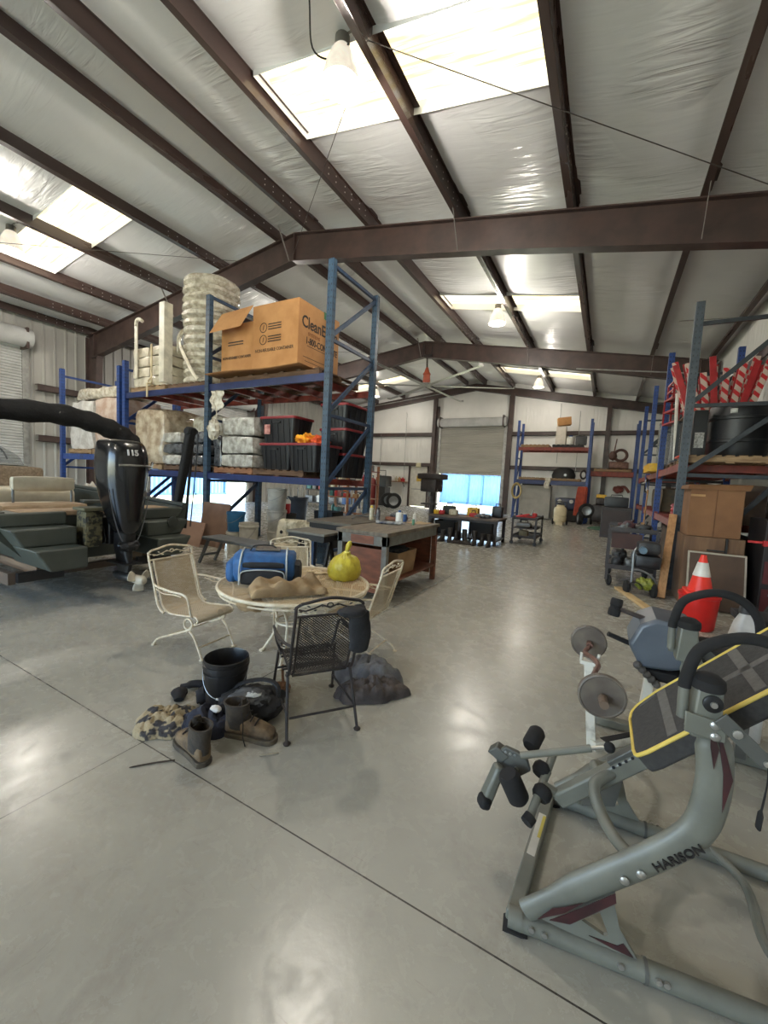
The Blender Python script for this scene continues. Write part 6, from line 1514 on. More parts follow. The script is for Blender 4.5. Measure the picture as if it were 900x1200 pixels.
# ================================================================ racks along the right wall and the clutter in front of them
dteal = rackm('dark blue-grey rack paint', (76,84,92), (60,70,80), (48,54,60)); dlace = M('dark lacing', (52,58,64), (42,48,54), s=12, rough=.45)
r = thing('pallet_rack', 'long dark blue rack along the right wall holding drums and striped poles', 'rack')
RX0, RX1 = 1.0, 2.18
for k, y in enumerate((7.78,10.95,14.1,17.3)):
    upright(r, 'y', y, RX0, RX1, 4.42 if k == 0 else 4.6, [.2,1.82,2.88,4.1], dteal if k == 0 else rack_blue, dlace)
for a, b in ((7.83,10.9),(11.0,14.05),(14.15,17.25)):
    for z, h in ((1.95,.13),(1.02,.12)):
        beam(r, (RX0,a,z), (RX0,b,z), h, rack_red); beam(r, (RX1,a,z), (RX1,b,z), h, rack_red)
        for f in (.15,.4,.65,.9): y = a+(b-a)*f; MB().box(RX0+.03,RX1-.03,y-.04,y+.04,z-.05,z+.066).build('cross_bar', rack_red, r)
fin(r)
ZR1, ZR0 = 2.020, 1.090
z = pallet(1.06,2.1,7.85,9.05,ZR1,'pallet under the black drum on the near end of the right rack')
pallet(1.06,2.1,9.3,10.6,ZR1,'second pallet along the deck of the right rack',wood_d)
z3 = pallet(1.06,2.1,11.1,12.3,ZR1,'third pallet along the right rack under the wrapped drums',wood_d); pallet(1.06,2.1,12.6,13.8,ZR1,'fourth pallet along the right rack',wood_d)
# big black drum with bands and label
r = thing('plastic_drum', 'large black plastic drum with a white label on the right rack', 'drum', (1.72,8.3,z))
drm = M('black drum plastic', (34,35,38), (26,27,30), s=4, rough=.45)
MB().lathe([(0,0),(.35,0),(.37,.03),(.38,.2),(.395,.21),(.395,.25),(.38,.26),(.385,.55),(.4,.56),(.4,.6),(.385,.61),(.375,.76),(.36,.8),(0,.8)], seg=40).build('drum', drm, r)
a_ = math.radians(-118)
mb = MB(); mb.grid(lambda u,v: V(.389*math.cos(a_+.22*u), .389*math.sin(a_+.22*u), .64+.07*v), 4, 1); mb.build('paper_label', M('paper label', (206,206,200), rough=.6), r, solid=.003)
r = thing('drum_bracket_box', 'black plastic case with a white sticker left of the big drum', 'case', (1.2,8.12,z))
MB().rbox(-.1,.1,-.1,.12,0,.72,amp=.004,n=4,rd=.03,seed=4).build('case', drm, r); MB().box(-.06,.06,-.106,-.1,.12,.36).build('sticker', M('sticker', (200,200,196), (120,120,116), s=30, rough=.6), r)
r['label'] = 'narrow black case with white sticker left of the big drum'; r.name = 'plastic_case'
# cone standing on the rack
orange_c = M('orange cone plastic', (206,64,32), (190,56,30), s=4, rough=.45); white_b = M('reflective band', (224,220,210), rough=.35)
def cone(loc, h, rb, label, mat=orange_c, base=True):
    r = thing('traffic_cone', label, 'cone', loc)
    rt = rb*.22; R = lambda t_: rb+(rt-rb)*t_
    MB().lathe([(R(0)*.98,.03),(R(0),.03),(R(1),h),(R(1)*.8,h),(R(.0)*.9,.03)], seg=32).build('body', mat, r)
    MB().lathe([(R(.42)+.001,.42*(h-.03)+.03),(R(.42)+.004,.42*(h-.03)+.03),(R(.80)+.004,.80*(h-.03)+.03),(R(.80)+.001,.80*(h-.03)+.03)], seg=32).build('white_band', white_b, r)
    if base:
        pts = rr(rb*2.5, rb*2.5, rb*.3); MB().prism(pts, (0,0,0), (1,0,0), (0,1,0), (0,0,.03)).build('base', mat, r, bevel=.006)
    return r
cone((1.2,8.66,ZR1+.124),.82,.16,'orange cone with white band standing on the right rack by the post')
# striped poles leaning in a bundle on top of the drums, second level shelf
stripe, t, b = nodes('red and white stripes'); L_ = t.links.new
sx = N(t,'ShaderNodeSeparateXYZ'); tc = N(t,'ShaderNodeTexCoord'); L_(tc.outputs['Object'], sx.inputs[0])
ad = N(t,'ShaderNodeMath', operation='MULTIPLY_ADD'); L_(sx.outputs[0], ad.inputs[0]); ad.inputs[1].default_value = 1.0; L_(sx.outputs[2], ad.inputs[2])
mo = N(t,'ShaderNodeMath', operation='PINGPONG'); L_(ad.outputs[0], mo.inputs[0]); mo.inputs[1].default_value = .09
gt = N(t,'ShaderNodeMath', operation='GREATER_THAN'); L_(mo.outputs[0], gt.inputs[0]); gt.inputs[1].default_value = .04
L_(ramp(t, gt.outputs[0], [(.4, lin((188,42,48))), (.6, lin((196,176,164)))]), b.inputs['Base Color']); b.inputs['Roughness'].default_value = .4
redst = M('red tube', (176,44,48), (150,36,40), s=5, rough=.45)
random.seed(3)
# bin that holds the poles
r = thing('pole_rack', 'dark frame holding the striped barricade boards above the drum', 'frame')
for y in (9.0, 9.75): MB().bar((1.12,y,ZR1+.13),(1.12,y,2.95),.05,.05).build('post', dlace, r); MB().bar((2.1,y,ZR1+.13),(2.1,y,2.95),.05,.05).build('post', dlace, r); MB().bar((1.12,y,2.92),(2.1,y,2.92),.05,.05).build('rail', dlace, r)
MB().box(1.12,2.12,8.95,9.77,2.94,2.97).build('shelf', wood_d, r); fin(r)
n_ = 0
for row, y in enumerate((9.0,9.25,9.5)):
    for k in range(8):
        x = 1.17+.115*k+.02*row; lean = -.30+.08*k+random.uniform(-.04,.04); h = .78+random.uniform(-.1,.25)
        mb = MB(); mb.bar((0,0,0),(lean*h,.05,h),.095,.03,up=(0,1,0))
        o = mb.build('barricade_board', stripe if (k+row) % 3 else redst, bevel=.004); o.location = (x,y,2.972)
        tag(o, '%s striped barricade board from the left, %s row, leaning on top of the right rack' % (('first','second','third','fourth','fifth','sixth','seventh','eighth')[k], ('front','middle','back')[row]), 'barricade board', 'striped barricade boards')
# red crates hanging over the edge and white tube
cag = M('red crate plastic', (158,34,38), (128,28,32), s=6, rough=.45)
def crate(loc, rz, w, d, h, label):
    r = thing('plastic_crate', label, 'crate', loc, rz); 
    for s_ in (-1,1):
        for z in (0,h/2,h): MB().bar((-w/2,s_*d/2,z),(w/2,s_*d/2,z),.02,.035).build('rail', cag, r); MB().bar((s_*w/2,-d/2,z),(s_*w/2,d/2,z),.02,.035).build('rail', cag, r)
        for f in (-.5,-.17,.17,.5): MB().bar((w*f,s_*d/2,0),(w*f,s_*d/2,h),.03,.02).build('slat', cag, r)
    MB().box(-w/2,w/2,-d/2,d/2,-.01,.01).build('floor_grid', cag, r); return r
crate((1.2,10.3,2.98),.25,.42,.6,.5,'red plastic crate stacked high behind the near rack post')
crate((1.16,10.35,3.5),.1,.34,.5,.3,'smaller red plastic crate on top of the red crate')
r = thing('drum_stack', 'dark wrapped stack of drums under the red crates', 'drum stack')
def drumstack(x, y, z, rad, n, h, label, mat):
    r = thing('wrapped_drums', label, 'drums', (x,y,z), 0, 'wrapped drums on the right rack')
    for k in range(n): MB().lathe([(0,h*k),(rad,h*k),(rad*1.04,h*k+.02),(rad*.98,h*k+h*.3),(rad*1.03,h*k+h*.33),(rad*.98,h*k+h*.36),(rad*1.0,h*k+h*.66),(rad*1.03,h*k+h*.69),(rad*.98,h*k+h*.72),(rad*1.04,h*k+h-.02),(0,h*k+h-.005)], seg=26).build('drum', mat, r)
    mb = MB(); mb.lathe([(rad*1.045,.05),(rad*1.06,.3),(rad*1.05,n*h*.5),(rad*1.06,n*h-.1),(rad*1.03,n*h+.01)], seg=26); 
    for v in mb.b.verts: v.co += noise.noise_vector(v.co*6)*.012
    mb.build('stretch_wrap', wrapg, r); return r
wrapg = M('clear stretch film', (200,206,206), (170,176,178), s=5, rough=.12, bump=.6, bs=18, alpha=.28, spec=.8)
bpy.data.objects.remove(r)
drumstack(1.34,10.3,ZR1+.12,.27,1,.84,'dark wrapped drum under the red crates',drm)
drumstack(1.36,11.45,z3,.28,2,.62,'wrapped stack of dark drums just beyond the red crates',drm)
drumstack(1.36,12.15,z3,.28,2,.62,'wrapped stack of dark drums, second beyond the red crates',drm)
drumstack(1.36,13.0,z3,.28,2,.62,'wrapped stack of dark drums, farthest along the right rack',drm)
r = thing('plastic_bin', 'bright yellow parts bin on the edge of the right rack deck', 'bin')
MB().rbox(.82,1.06,11.55,12.9,2.03,2.24,amp=.004,n=4,rd=.03).build('bin', yel_p, r)
mb = MB()
for k in range(6): y = 11.6+.22*k; mb.box(.80,.825,y,y+.05,2.05,2.22)
mb.build('ribs', yel_p, r); fin(r)
mb = MB(); mb.tube([(1.02,10.9,2.75),(1.0,10.7,3.45)],.03,10); 
solo(MB().tube([(1.12,9.85,2.2),(1.05,9.85,3.5)],.03,10).build('plastic_pipe', wht), 'white plastic pipe standing behind the near right rack post', 'pipe')
# yellow tool and other goods on the lower deck
mb = MB(); mb.blob((1.25,9.4,ZR0+.14),(.16,.3,.13),.4,3,26,14,seed=9); solo(mb.build('red_canvas_bag', redst), 'red bag on the lower shelf behind the near post', 'bag')
solo(MB().lathe([(0,0),(.13,0),(.15,.05),(.15,.24),(.06,.3),(.05,.34),(0,.34)],(1.2,8.05,ZR0),seg=20).build('gas_can', M('green plastic', (52,150,96), (44,130,84), s=4, rough=.45)), 'green plastic can on the lower shelf just behind the post', 'can')
solo(MB().lathe([(0,0),(.12,0),(.12,.22),(.05,.26),(0,.26)],(1.22,8.6,ZR0),seg=20).build('gas_can', redp), 'red plastic can on the lower shelf beyond the green one', 'can')
mb = MB().rbox(1.1,2.0,11.2,13.4,ZR0,ZR0+.55,amp=.04,n=6,rd=.05,seed=3); solo(mb.build('parts_crate', M('dim parts', (96,78,54), (62,56,48), s=4, rough=.8)), 'long brown crate of parts on the lower shelf of the right rack', 'crate')
# cables hung on the rack
mb = MB()
for k in range(4): mb.tube(arc((.93,13.2+.03*k,1.72),.2-.015*k,0,2*PI,20,(.25,.95,0),(0,0,1))[:-1],.014,6,closed=True)
solo(mb.build('coiled_cable', M('black and white cable', (30,30,30), (190,190,186), s=6, rough=.5, thr=(.5,.56))), 'coil of black and white cable hanging from the right rack edge', 'cable')
mb = MB(); mb.tube([(.9,12.4,.72),(.92,12.4,1.6)],.018,8); mb.rbox(.84,.98,12.34,12.46,.62,.75,amp=.01,n=3,rd=.02); solo(mb.build('broom', M('broom wood', (176,132,84), rough=.7)), 'wooden handled broom leaning on the far part of the right rack', 'broom')
# cardboard carton on plywood boxes at the rack's near end
r = thing('cardboard_box', 'large brown cardboard carton on plywood at the end of the right rack', 'box')
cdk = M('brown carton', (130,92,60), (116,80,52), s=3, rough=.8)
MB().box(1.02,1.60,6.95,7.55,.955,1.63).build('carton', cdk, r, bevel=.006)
mb = MB(); mb.box(1.305,1.315,6.945,6.95,.955,1.63); mb.build('seam', M('seam', (110,74,46), rough=.8), r)
mb = MB(); mb.hexa([(1.02,6.94,1.50),(1.18,6.94,1.50),(1.18,6.95,1.50),(1.02,6.95,1.50),(1.02,6.93,1.53),(1.18,6.93,1.53),(1.18,6.945,1.53),(1.02,6.945,1.53)]); mb.build('torn_tape', M('torn tape', (190,148,100), rough=.6), r)
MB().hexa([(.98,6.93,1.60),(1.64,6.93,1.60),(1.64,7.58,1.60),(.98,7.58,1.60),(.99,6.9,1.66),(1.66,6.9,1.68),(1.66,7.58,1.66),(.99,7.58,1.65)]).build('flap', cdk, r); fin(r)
r = thing('plywood_cabinet', 'plywood box under the brown carton at the end of the right rack', 'cabinet')
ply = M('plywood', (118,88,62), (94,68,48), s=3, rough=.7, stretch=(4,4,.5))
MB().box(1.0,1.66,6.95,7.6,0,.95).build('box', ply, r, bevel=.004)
mb = MB(); mb.box(1.26,1.44,6.9,6.95,.77,.785); mb.box(1.45,1.47,6.9,6.95,.7,.95); mb.tube(arc((1.43,6.93,.67),.05,0,2*PI,14,(1,0,0),(0,0,1))[:-1],.01,6,closed=True); mb.build('iron_hooks', dark, r); fin(r)
r = thing('framed_board', 'dark brown board with a pale frame leaning on the plywood box', 'board')
fx0, fx1, fz0, fz1, fy = 1.06, 1.66, .02, .74, 6.67
def lean(x0,x1,z0,z1,t,d0): 
    q = lambda z: fy + .2*(z-fz0)/(fz1-fz0)
    return MB().hexa([(x0,q(z0)-d0,z0),(x1,q(z0)-d0,z0),(x1,q(z0)-d0+t,z0),(x0,q(z0)-d0+t,z0),(x0,q(z1)-d0,z1),(x1,q(z1)-d0,z1),(x1,q(z1)-d0+t,z1),(x0,q(z1)-d0+t,z1)])
lean(fx0,fx1,fz0,fz1,.015,0).build('board', M('dark board', (88,68,52), (74,56,44), s=3, rough=.7), r)
pf = M('pale frame', (176,166,148), rough=.6)
for a in ((fx0-.012,fx0+.008,fz0,fz1+.012),(fx1-.008,fx1+.012,fz0,fz1+.012),(fx0,fx1,fz1-.008,fz1+.012)): lean(*a,.03,.006).build('frame_strip', pf, r)
fin(r)
# dark clutter right of the board
r = thing('tool_chest', 'dark tool chest with red drawers at the right edge by the plywood box', 'tool chest')
MB().box(1.78,2.4,6.7,7.4,0,1.25).build('chest', M('dark chest', (44,40,40), (34,30,30), s=4, rough=.5), r, bevel=.006)
for z in (.1,.45,.92): d_ = MB().box(1.8,2.38,6.68,6.7,z,z+.28).build('drawer', M('dark red drawer', (96,36,36), (80,30,30), s=4, rough=.5), r); MB().box(1.86,2.3,6.655,6.68,z+.2,z+.225).build('handle', alum, d_)
fin(r)
mb = MB(); mb.bar((1.74,6.62,.96),(2.3,6.6,.98),.07,.07); mb.bar((1.6,6.64,.97),(1.74,6.62,.97),.03,.03); o_ = mb.build('pry_bar', redp, bevel=.006)
solo(o_, 'red bar with a black stem sticking out by the tool chest', 'bar')
r = thing('jack_stand', 'thin dark stand holding the red bar at the right edge', 'stand'); MB().bar((1.95,6.6,0),(1.95,6.6,.925),.04,.04,up=(1,0,0)).build('post', dark, r); MB().box(1.8,2.1,6.45,6.66,0,.03).build('base', dark, r); fin(r)
mb = MB(); mb.cloth((1.9,6.1,.003),(.34,.26),.4,seed=12,fr=4); solo(mb.build('tarp_heap', M('black tarp', (36,35,36), (28,27,28), s=8, rough=.7)), 'crumpled black tarp on the floor in front of the tool chest', 'tarp')
r = thing('low_bench', 'black padded bench top near the cone at the right edge', 'bench'); MB().rbox(1.15,2.2,4.7,5.1,.36,.44,amp=.003,n=4,rd=.03).build('seat', foam, r)
for x in (1.25,2.1): MB().box(x-.025,x+.025,4.86,4.92,0,.37).build('leg', gyd, r)
fin(r)
# cone on the upturned red bucket
r = thing('bucket', 'red bucket carrying the traffic cone in front of the plywood box', 'bucket', (1.02,5.72,0))
redb = M('red bucket plastic', (206,34,28), (184,28,26), s=4, rough=.35)
MB().lathe([(0,0),(.15,0),(.165,.02),(.19,.36),(.2,.37),(.2,.40),(.185,.40),(0,.395)], seg=36).build('pail', redb, r)
cone((1.02,5.72,.402),.44,.12,'red and white traffic cone on the red bucket',M('fluorescent red', (232,52,30), (218,44,28), s=4, rough=.4))
# planks
pine = M('pine plank', (188,142,96), (160,116,76), s=5, rough=.7, stretch=(6,6,.7))
solo(MB().bar((.80,6.95,.02),(.93,7.64,1.2),.1,.035,up=(0,-1,.5)).build('plank', pine, bevel=.003), 'pine plank leaning against the near right rack post', 'plank')
solo(MB().bar((.27,7.2,.02),(.72,5.75,.02),.1,.036).build('plank', M('pale timber', (206,178,130), (184,154,108), s=5, rough=.75), bevel=.003), 'pale timber lying on the floor beside the machinery cart', 'plank')
# cart of small engines
r = thing('parts_cart', 'dark wire-sided cart of engine parts in front of the right rack', 'cart')
kx0, kx1, ky0, ky1 = .10, .74, 7.35, 8.45
for x in (kx0,kx1):
    for y in (ky0,ky1): MB().box(x-.02,x+.02,y-.02,y+.02,.1,.92).build('post', iron, r)
for z in (.28,.88):
    MB().box(kx0,kx1,ky0,ky1,z,z+.02).build('tray', iron, r)
    for s_ in (0,1): MB().box(kx0,kx1,(ky0,ky1)[s_]-.01,(ky0,ky1)[s_]+.01,z+.02,z+.07).build('rim', iron, r)
MB().box(kx0+.03,kx1-.2,ky0-.005,ky0+.012,.62,.86).build('side_panel', M('rusty brown panel', (74,48,42), (60,40,36), s=6, rough=.7), r)
for x in (kx0+.04,kx1-.04):
    for y in (ky0+.05,ky1-.05): MB().lathe([(0,-.03),(.06,-.03),(.085,-.015),(.085,.015),(.06,.03),(0,.03)],(x,y,.085),(1,.3,0),18).build('caster', tyre, r)
fin(r)
random.seed(8)
eng = [M('engine black', (38,38,40), (60,58,56), s=20, rough=.5), M('engine grey', (120,120,116), (70,70,68), s=16, rough=.4), M('engine maroon', (90,44,44), (50,36,36), s=14, rough=.5)]
lbls = [('small dark engine on the cart, front left',.22,7.53,.302,.075,.09,.13,0),('grey engine part on the cart beside the front left one',.41,7.54,.302,.075,.09,.12,1),('maroon pump on the cart, front right',.6,7.56,.302,.075,.1,.12,2),('dark starter motor at the back of the cart',.27,8.0,.302,.11,.14,.16,0),('grey blower housing on the cart, back right',.56,8.05,.302,.1,.12,.18,1),
        ('row of small grey fittings on the cart top',.28,7.58,.902,.12,.08,.035,1),('dark box-shaped part at the right of the cart top',.56,7.75,.902,.1,.16,.07,0),('maroon tool at the back of the cart top',.36,8.1,.902,.16,.1,.06,2)]
for lb, x, y, z, a, b_, c_, m_ in lbls:
    mb = MB(); mb.rbox(x-a,x+a,y-b_,y+b_,z,z+c_*1.3,amp=.02,n=5,rd=.05,seed=int(x*90)); mb.lathe([(0,0),(a*.5,0),(a*.55,.03),(a*.3,.04),(0,.04)],(x,y-b_-.02,z+c_*.7),(0,-1,0),16); mb.cyl((x+a*.3,y,z+c_*1.2),(x+a*.5,y,z+c_*1.2+.07),.02,10)
    solo(mb.build('engine_part', eng[m_], smooth=40), lb, 'engine part')
# pressure washers and a mower between the cart and the post
r = thing('pressure_washer', 'black wheeled machine with a bent tube handle beside the parts cart', 'machine')
mb = MB(); mb.tube(smoothp([(.52,6.98,.05),(.52,7.0,.4),(.52,7.02,.62),(.56,7.05,.7)]),.016,8); mb.tube(smoothp([(.50,7.0,.36),(.62,7.0,.37),(.78,7.02,.28),(.86,7.04,.12),(.86,7.04,.02)]),.014,8); mb.build('tube_frame', alum, r)
MB().rbox(.55,.84,6.95,7.22,.62,.80,amp=.01,n=4,rd=.05,seed=5).build('engine', eng[0], r); MB().rbox(.54,.86,6.96,7.22,.40,.60,amp=.01,n=4,rd=.04,seed=6).build('tank', blk, r)
MB().lathe([(0,0),(.05,0),(.05,.1),(0,.1)],(.62,6.95,.68),(0,-1,0),16).build('air_filter', M('blue grey filter', (96,122,140), rough=.4), r)
mb = MB(); mb.blob((.70,7.02,.17),(.13,.1,.09),.4,3,24,14,seed=4); mb.build('pump', M('lime plastic', (150,152,52), (92,98,40), s=12, rough=.5), r)
for x in (.46,.80): MB().lathe([(0,-.03),(.07,-.03),(.10,-.02),(.10,.02),(.07,.03),(0,.03)],(x,6.96,.10),(1,.25,0),20).build('wheel', tyre, r)
mb = MB(); mb.tube(arc((.56,6.9,.1),.1,0,PI,12,(1,.2,0),(0,0,1)),.008,6); mb.build('hose', blk, r); fin(r); r.location.x -= .09

# dark goods filling the near bay of the right rack
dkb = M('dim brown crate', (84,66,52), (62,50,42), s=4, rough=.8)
solo(MB().rbox(1.1,2.1,7.95,9.2,.0,.9,amp=.03,n=6,rd=.04,seed=61).build('tarp_covered_crate', M('dark tarp', (44,42,42), (34,33,34), s=6, rough=.8)), 'dark tarp-covered crate on the floor inside the near bay of the right rack', 'crate')
solo(MB().rbox(1.5,2.1,7.95,10.6,ZR0,ZR0+.62,amp=.02,n=6,rd=.03,seed=62).build('wooden_crate', dkb), 'long dim brown crate at the back of the lower deck, near bay', 'crate')
solo(MB().rbox(1.1,2.1,9.4,10.7,.0,.85,amp=.03,n=6,rd=.04,seed=63).build('wooden_crate', dkb), 'dim brown crate on the floor farther inside the right rack', 'crate')
solo(MB().rbox(1.68,2.08,9.95,10.7,ZR1+.13,ZR1+.85,amp=.02,n=6,rd=.03,seed=64).build('plastic_tub', drm), 'long black tub behind the big drum on the right rack deck', 'tub')
# ================================================================ far wall racks, fan and cables
r = thing('pallet_rack', 'far blue rack with red upper beam against the end wall', 'rack')
for x in (-3.95,-.82): upright(r, 'x', x, 20.3, 21.4, 4.68, [.2,1.6,2.9,4.2], rack_blue)
for y in (20.3,21.4): beam(r, (-3.9,y,3.34), (-.87,y,3.34), .16, rack_red); beam(r, (-3.9,y,1.78), (-.87,y,1.78), .2, rack_navy)
for f in (.1,.35,.6,.9):
    for z in (3.38,1.83): x = -3.9+3.03*f; MB().box(x-.04,x+.04,20.33,21.37,z-.06,z+.045).build('cross_bar', rack_red, r)
fin(r)
zp = pallet(-3.8,-2.55,20.3,21.35,3.432,'left pallet on the top of the far rack'); zq = pallet(-2.4,-1.1,20.3,21.35,3.432,'dark pallet under the stacked boxes of the far rack',M('black pallet', (34,34,36), rough=.6))
zs = pallet(-3.8,-2.5,20.3,21.35,1.882,'left pallet on the lower deck of the far rack'); zt2 = pallet(-2.4,-1.1,20.3,21.35,1.882,'right pallet on the lower deck of the far rack')
wb = M('white carton', (216,208,196), (200,192,180), s=4, rough=.7)
solo(MB().box(-2.30,-1.86,20.4,20.85,zq,zq+.42).build('cardboard_box', wb, bevel=.008), 'lower white carton on the far rack under another white one', 'box')
solo(MB().box(-2.29,-1.87,20.41,20.84,zq+.42,zq+.84).build('cardboard_box', wb, bevel=.008), 'upper white carton on the far rack under the tilted brown box', 'box')
solo(MB().obox((-2.0,20.62,zq+1.07),(.56,.44,.36),(0,-.12,.2)).build('cardboard_box', card, bevel=.008), 'tilted brown cardboard box on the white cartons of the far rack', 'box')
can(-1.66,20.5,zq,.18,.42,wht,blu,'white jug with a blue patch beside the cartons on the far rack','jug','plastic_jug',.5)
toolcase(-1.22,20.6,zq,.46,.36,.4,blk,'black case beside the white jug on the far rack')
r = thing('engine', 'black domed machine cover on the lower deck of the far rack', 'machine cover'); 
mb = MB(); mb.loft([[V(-1.85+w*math.cos(2*PI*k/24),20.75+w*.6*math.sin(2*PI*k/24),zt2+z) for k in range(24)] for w, z in ((.5,0),(.52,.15),(.42,.4),(.28,.5),(.05,.52))]); mb.build('cover', M('black cover', (34,33,34), rough=.55), r); MB().lathe([(0,0),(.06,0),(.06,.02),(0,.02)],(-1.75,20.43,zt2+.16),(0,-1,0),16).build('badge', alum, r); r.name = 'machine_cover'; fin(r)
mb = MB()
for k in range(3): mb.tube(arc((-1.0,20.5,zt2+.2),.2-.02*k,0,2*PI,18,(.6,.8,0),(0,0,1))[:-1],.025,6,closed=True)
solo(mb.build('coiled_hose', M('dark hose', (60,46,44), rough=.6)), 'dark coiled hose at the right end of the far rack lower deck', 'hose')
mb = MB(); mb.grid(lambda u,v: V(-2.6+.25*u+.03*math.sin(v*7),20.26+.02*math.sin(u*6),2.0-.5*v),6,8); solo(mb.build('torn_wrap', w_clear, solid=.006), 'strip of white plastic hanging from the far rack beam', 'plastic wrap')
# cabinet under the far rack
r = thing('shelf_cabinet', 'pale grey metal cabinet under the left of the far rack', 'cabinet')
cb = M('pale grey metal', (176,172,162), (160,156,146), s=3, rough=.45)
MB().box(-3.75,-2.35,20.75,21.3,.05,1.62).build('cabinet', cb, r, bevel=.006)
for z in (.1,.55,1.0): MB().box(-3.7,-2.4,20.73,20.75,z,z+.38).build('drawer', cb, r, bevel=.004)
fin(r)
mb = MB(); mb.blob((-3.0,20.55,1.5),(.5,.12,.12),.4,4,24,10,seed=5); 
mb = MB(); mb.rbox(-3.7,-2.4,20.8,21.25,1.62,1.70,amp=.02,n=5,rd=.02,seed=8); solo(mb.build('blanket', M('dark folded cloth', (40,40,46), (60,52,52), s=8, rough=.9)), 'dark folded cloth on top of the pale grey cabinet', 'cloth')
yh = M('tan hose', (196,176,120), (166,146,96), s=8, rough=.6)
mb = MB()
for k in range(5): mb.tube([V(p.x,p.y+.015*k,p.z) for p in arc((-3.82,20.1,1.32),.3-.012*k,0,2*PI,24,(.75,-.1,0),(0,0,1.25))[:-1]],.028,6,closed=True)
solo(mb.build('hanging_hose', yh), 'tan coiled hose hanging on the left post of the far rack', 'hose')
mb = MB()
for k in range(7):
    x = -1.2+.05*k; mb.tube(smoothp([(x-.04,20.1,.35),(x,20.08,.9),(x+.06,20.1,1.58),(x+.12,20.14,1.5),(x+.1,20.16,.6)]),.026,6)
solo(mb.build('hanging_hose', M('orange hose', (188,84,54), (160,64,48), s=6, rough=.6)), 'bundle of orange-red hoses hanging by the right post of the far rack', 'hose')
wheel((-.72,19.95,.28), .33, .16, (-.1,1,0), 'small grey tire hung by the orange hoses')
wheel((-.95,19.6,0), .28, .2, (1,.3,0), 'small dark tire on the floor under the orange hoses')
# cream tank cart
r = thing('sprayer_tank', 'cream wheeled tank with a black top by the far rack', 'tank', (-1.65,18.5,0))
ct_ = M('cream tank', (214,200,164), (196,180,146), s=4, rough=.5)
MB().lathe([(0,.12),(.22,.12),(.25,.16),(.25,.36),(.235,.38),(.25,.4),(.25,.66),(.2,.74),(.16,.76),(.16,.84),(0,.84)], seg=28).build('tank', ct_, r)
for s_ in (-1,1): MB().lathe([(0,-.04),(.08,-.04),(.12,-.02),(.12,.02),(.08,.04),(0,.04)],(s_*.27,.05,.12),(1,0,0),18).build('wheel', tyre, r)
mb = MB(); mb.tube(smoothp([(-.2,.1,.5),(-.22,.12,.9),(-.15,.1,.98),(.15,.1,.98),(.22,.12,.9),(.2,.1,.5)]),.018,8); mb.build('handle', iron, r)
MB().rbox(-.12,.12,-.1,.1,.84,.95,amp=.004,n=3,rd=.03).build('pump_head', blk, r); MB().box(-.14,.14,-.26,-.2,.0,.14).build('foot', ct_, r)
r = thing('air_compressor', 'dark blue machine behind the cream tank under the far rack', 'machine')
MB().rbox(-2.1,-1.15,20.5,21.2,.55,1.1,amp=.02,n=5,rd=.08,seed=4).build('tank', M('dark blue steel', (44,54,82), rough=.4), r)
for x in (-1.9,-1.4): MB().lathe([(0,0),(.09,0),(.08,.05),(0,.06)],(x,20.49,.95),(0,-1,0),16).build('gauge', wht, r)
MB().rbox(-2.1,-1.15,20.5,21.2,0,.55,amp=.02,n=5,rd=.05,seed=5).build('stand', dark, r); fin(r)
# right-hand far rack
r = thing('pallet_rack', 'low red-beamed rack right of the far blue rack', 'rack')
upright(r, 'x', 1.0, 20.6, 21.6, 4.6, [.2,1.6,2.9,4.2], rack_blue)
for y in (20.6,21.6): beam(r, (-.72,y,2.28), (.95,y,2.28), .2, rack_red)
for f in (.1,.5,.9): x = -.72+1.67*f; MB().box(x-.04,x+.04,20.63,21.57,2.24,2.39).build('cross_bar', rack_red, r)
MB().box(-.76,-.70,20.57,20.63,0,2.39).build('post', lace_blue, r); MB().box(-.76,-.70,21.57,21.63,0,2.39).build('post', lace_blue, r)
fin(r)
ze_ = pallet(-.6,.85,20.65,21.55,2.394,'pallet on the low red-beamed rack')
r = thing('engine_block', 'brown rusty machine with an upright rod on the far red-beamed rack', 'machine')
MB().rbox(-.05,.75,20.8,21.3,ze_,ze_+.35,amp=.05,n=5,rd=.08,seed=2).build('base', rust, r)
mb = MB(); mb.tube(arc((.4,20.95,ze_+.62),.24,0,2*PI,20,(1,0,0),(0,0,1))[:-1],.06,8,closed=True); mb.blob((.1,20.95,ze_+.6),(.16,.14,.2),.3,3,18,12,seed=3); mb.build('housing', M('dark rusty iron', (96,66,56), (70,50,46), s=9, rough=.6), r)
mb = MB(); mb.tube([(.12,20.95,ze_+.6),(.2,20.95,ze_+1.35)],.025,8); mb.build('rod', rust, r); fin(r)
# machines on the floor under it
for i, (nm, x, y, w, d, h, mt_, lb) in enumerate((('engine_hoist',-.15,20.2,.8,.6,1.2,iron,'dark machine on the floor under the far red-beamed rack'),('hand_truck',.55,19.6,.5,.5,1.0,eng[0],'black machine on the floor right of the dark one under the far rack'))):
    r = thing('floor_machine', lb, 'machine', (x,y,0)); MB().rbox(-w/2,w/2,-d/2,d/2,.15,h*.75,amp=.05,n=6,rd=.08,seed=30+i).build('body', mt_, r); MB().rbox(-w*.3,w*.4,-d*.4,d*.4,h*.75,h,amp=.04,n=5,rd=.06,seed=40+i).build('top', eng[1] if i else iron, r)
    for s_ in (-1,1): MB().lathe([(0,-.04),(.12,-.04),(.15,0),(.12,.04),(0,.04)],(s_*w*.45,-d*.3,.15),(1,0,0),16).build('wheel', tyre, r)
toolcase(-.2,20.15,1.2,.4,.26,.16,yel_p,'yellow tool lying on the dark machine under the far rack','power_tool','power tool')
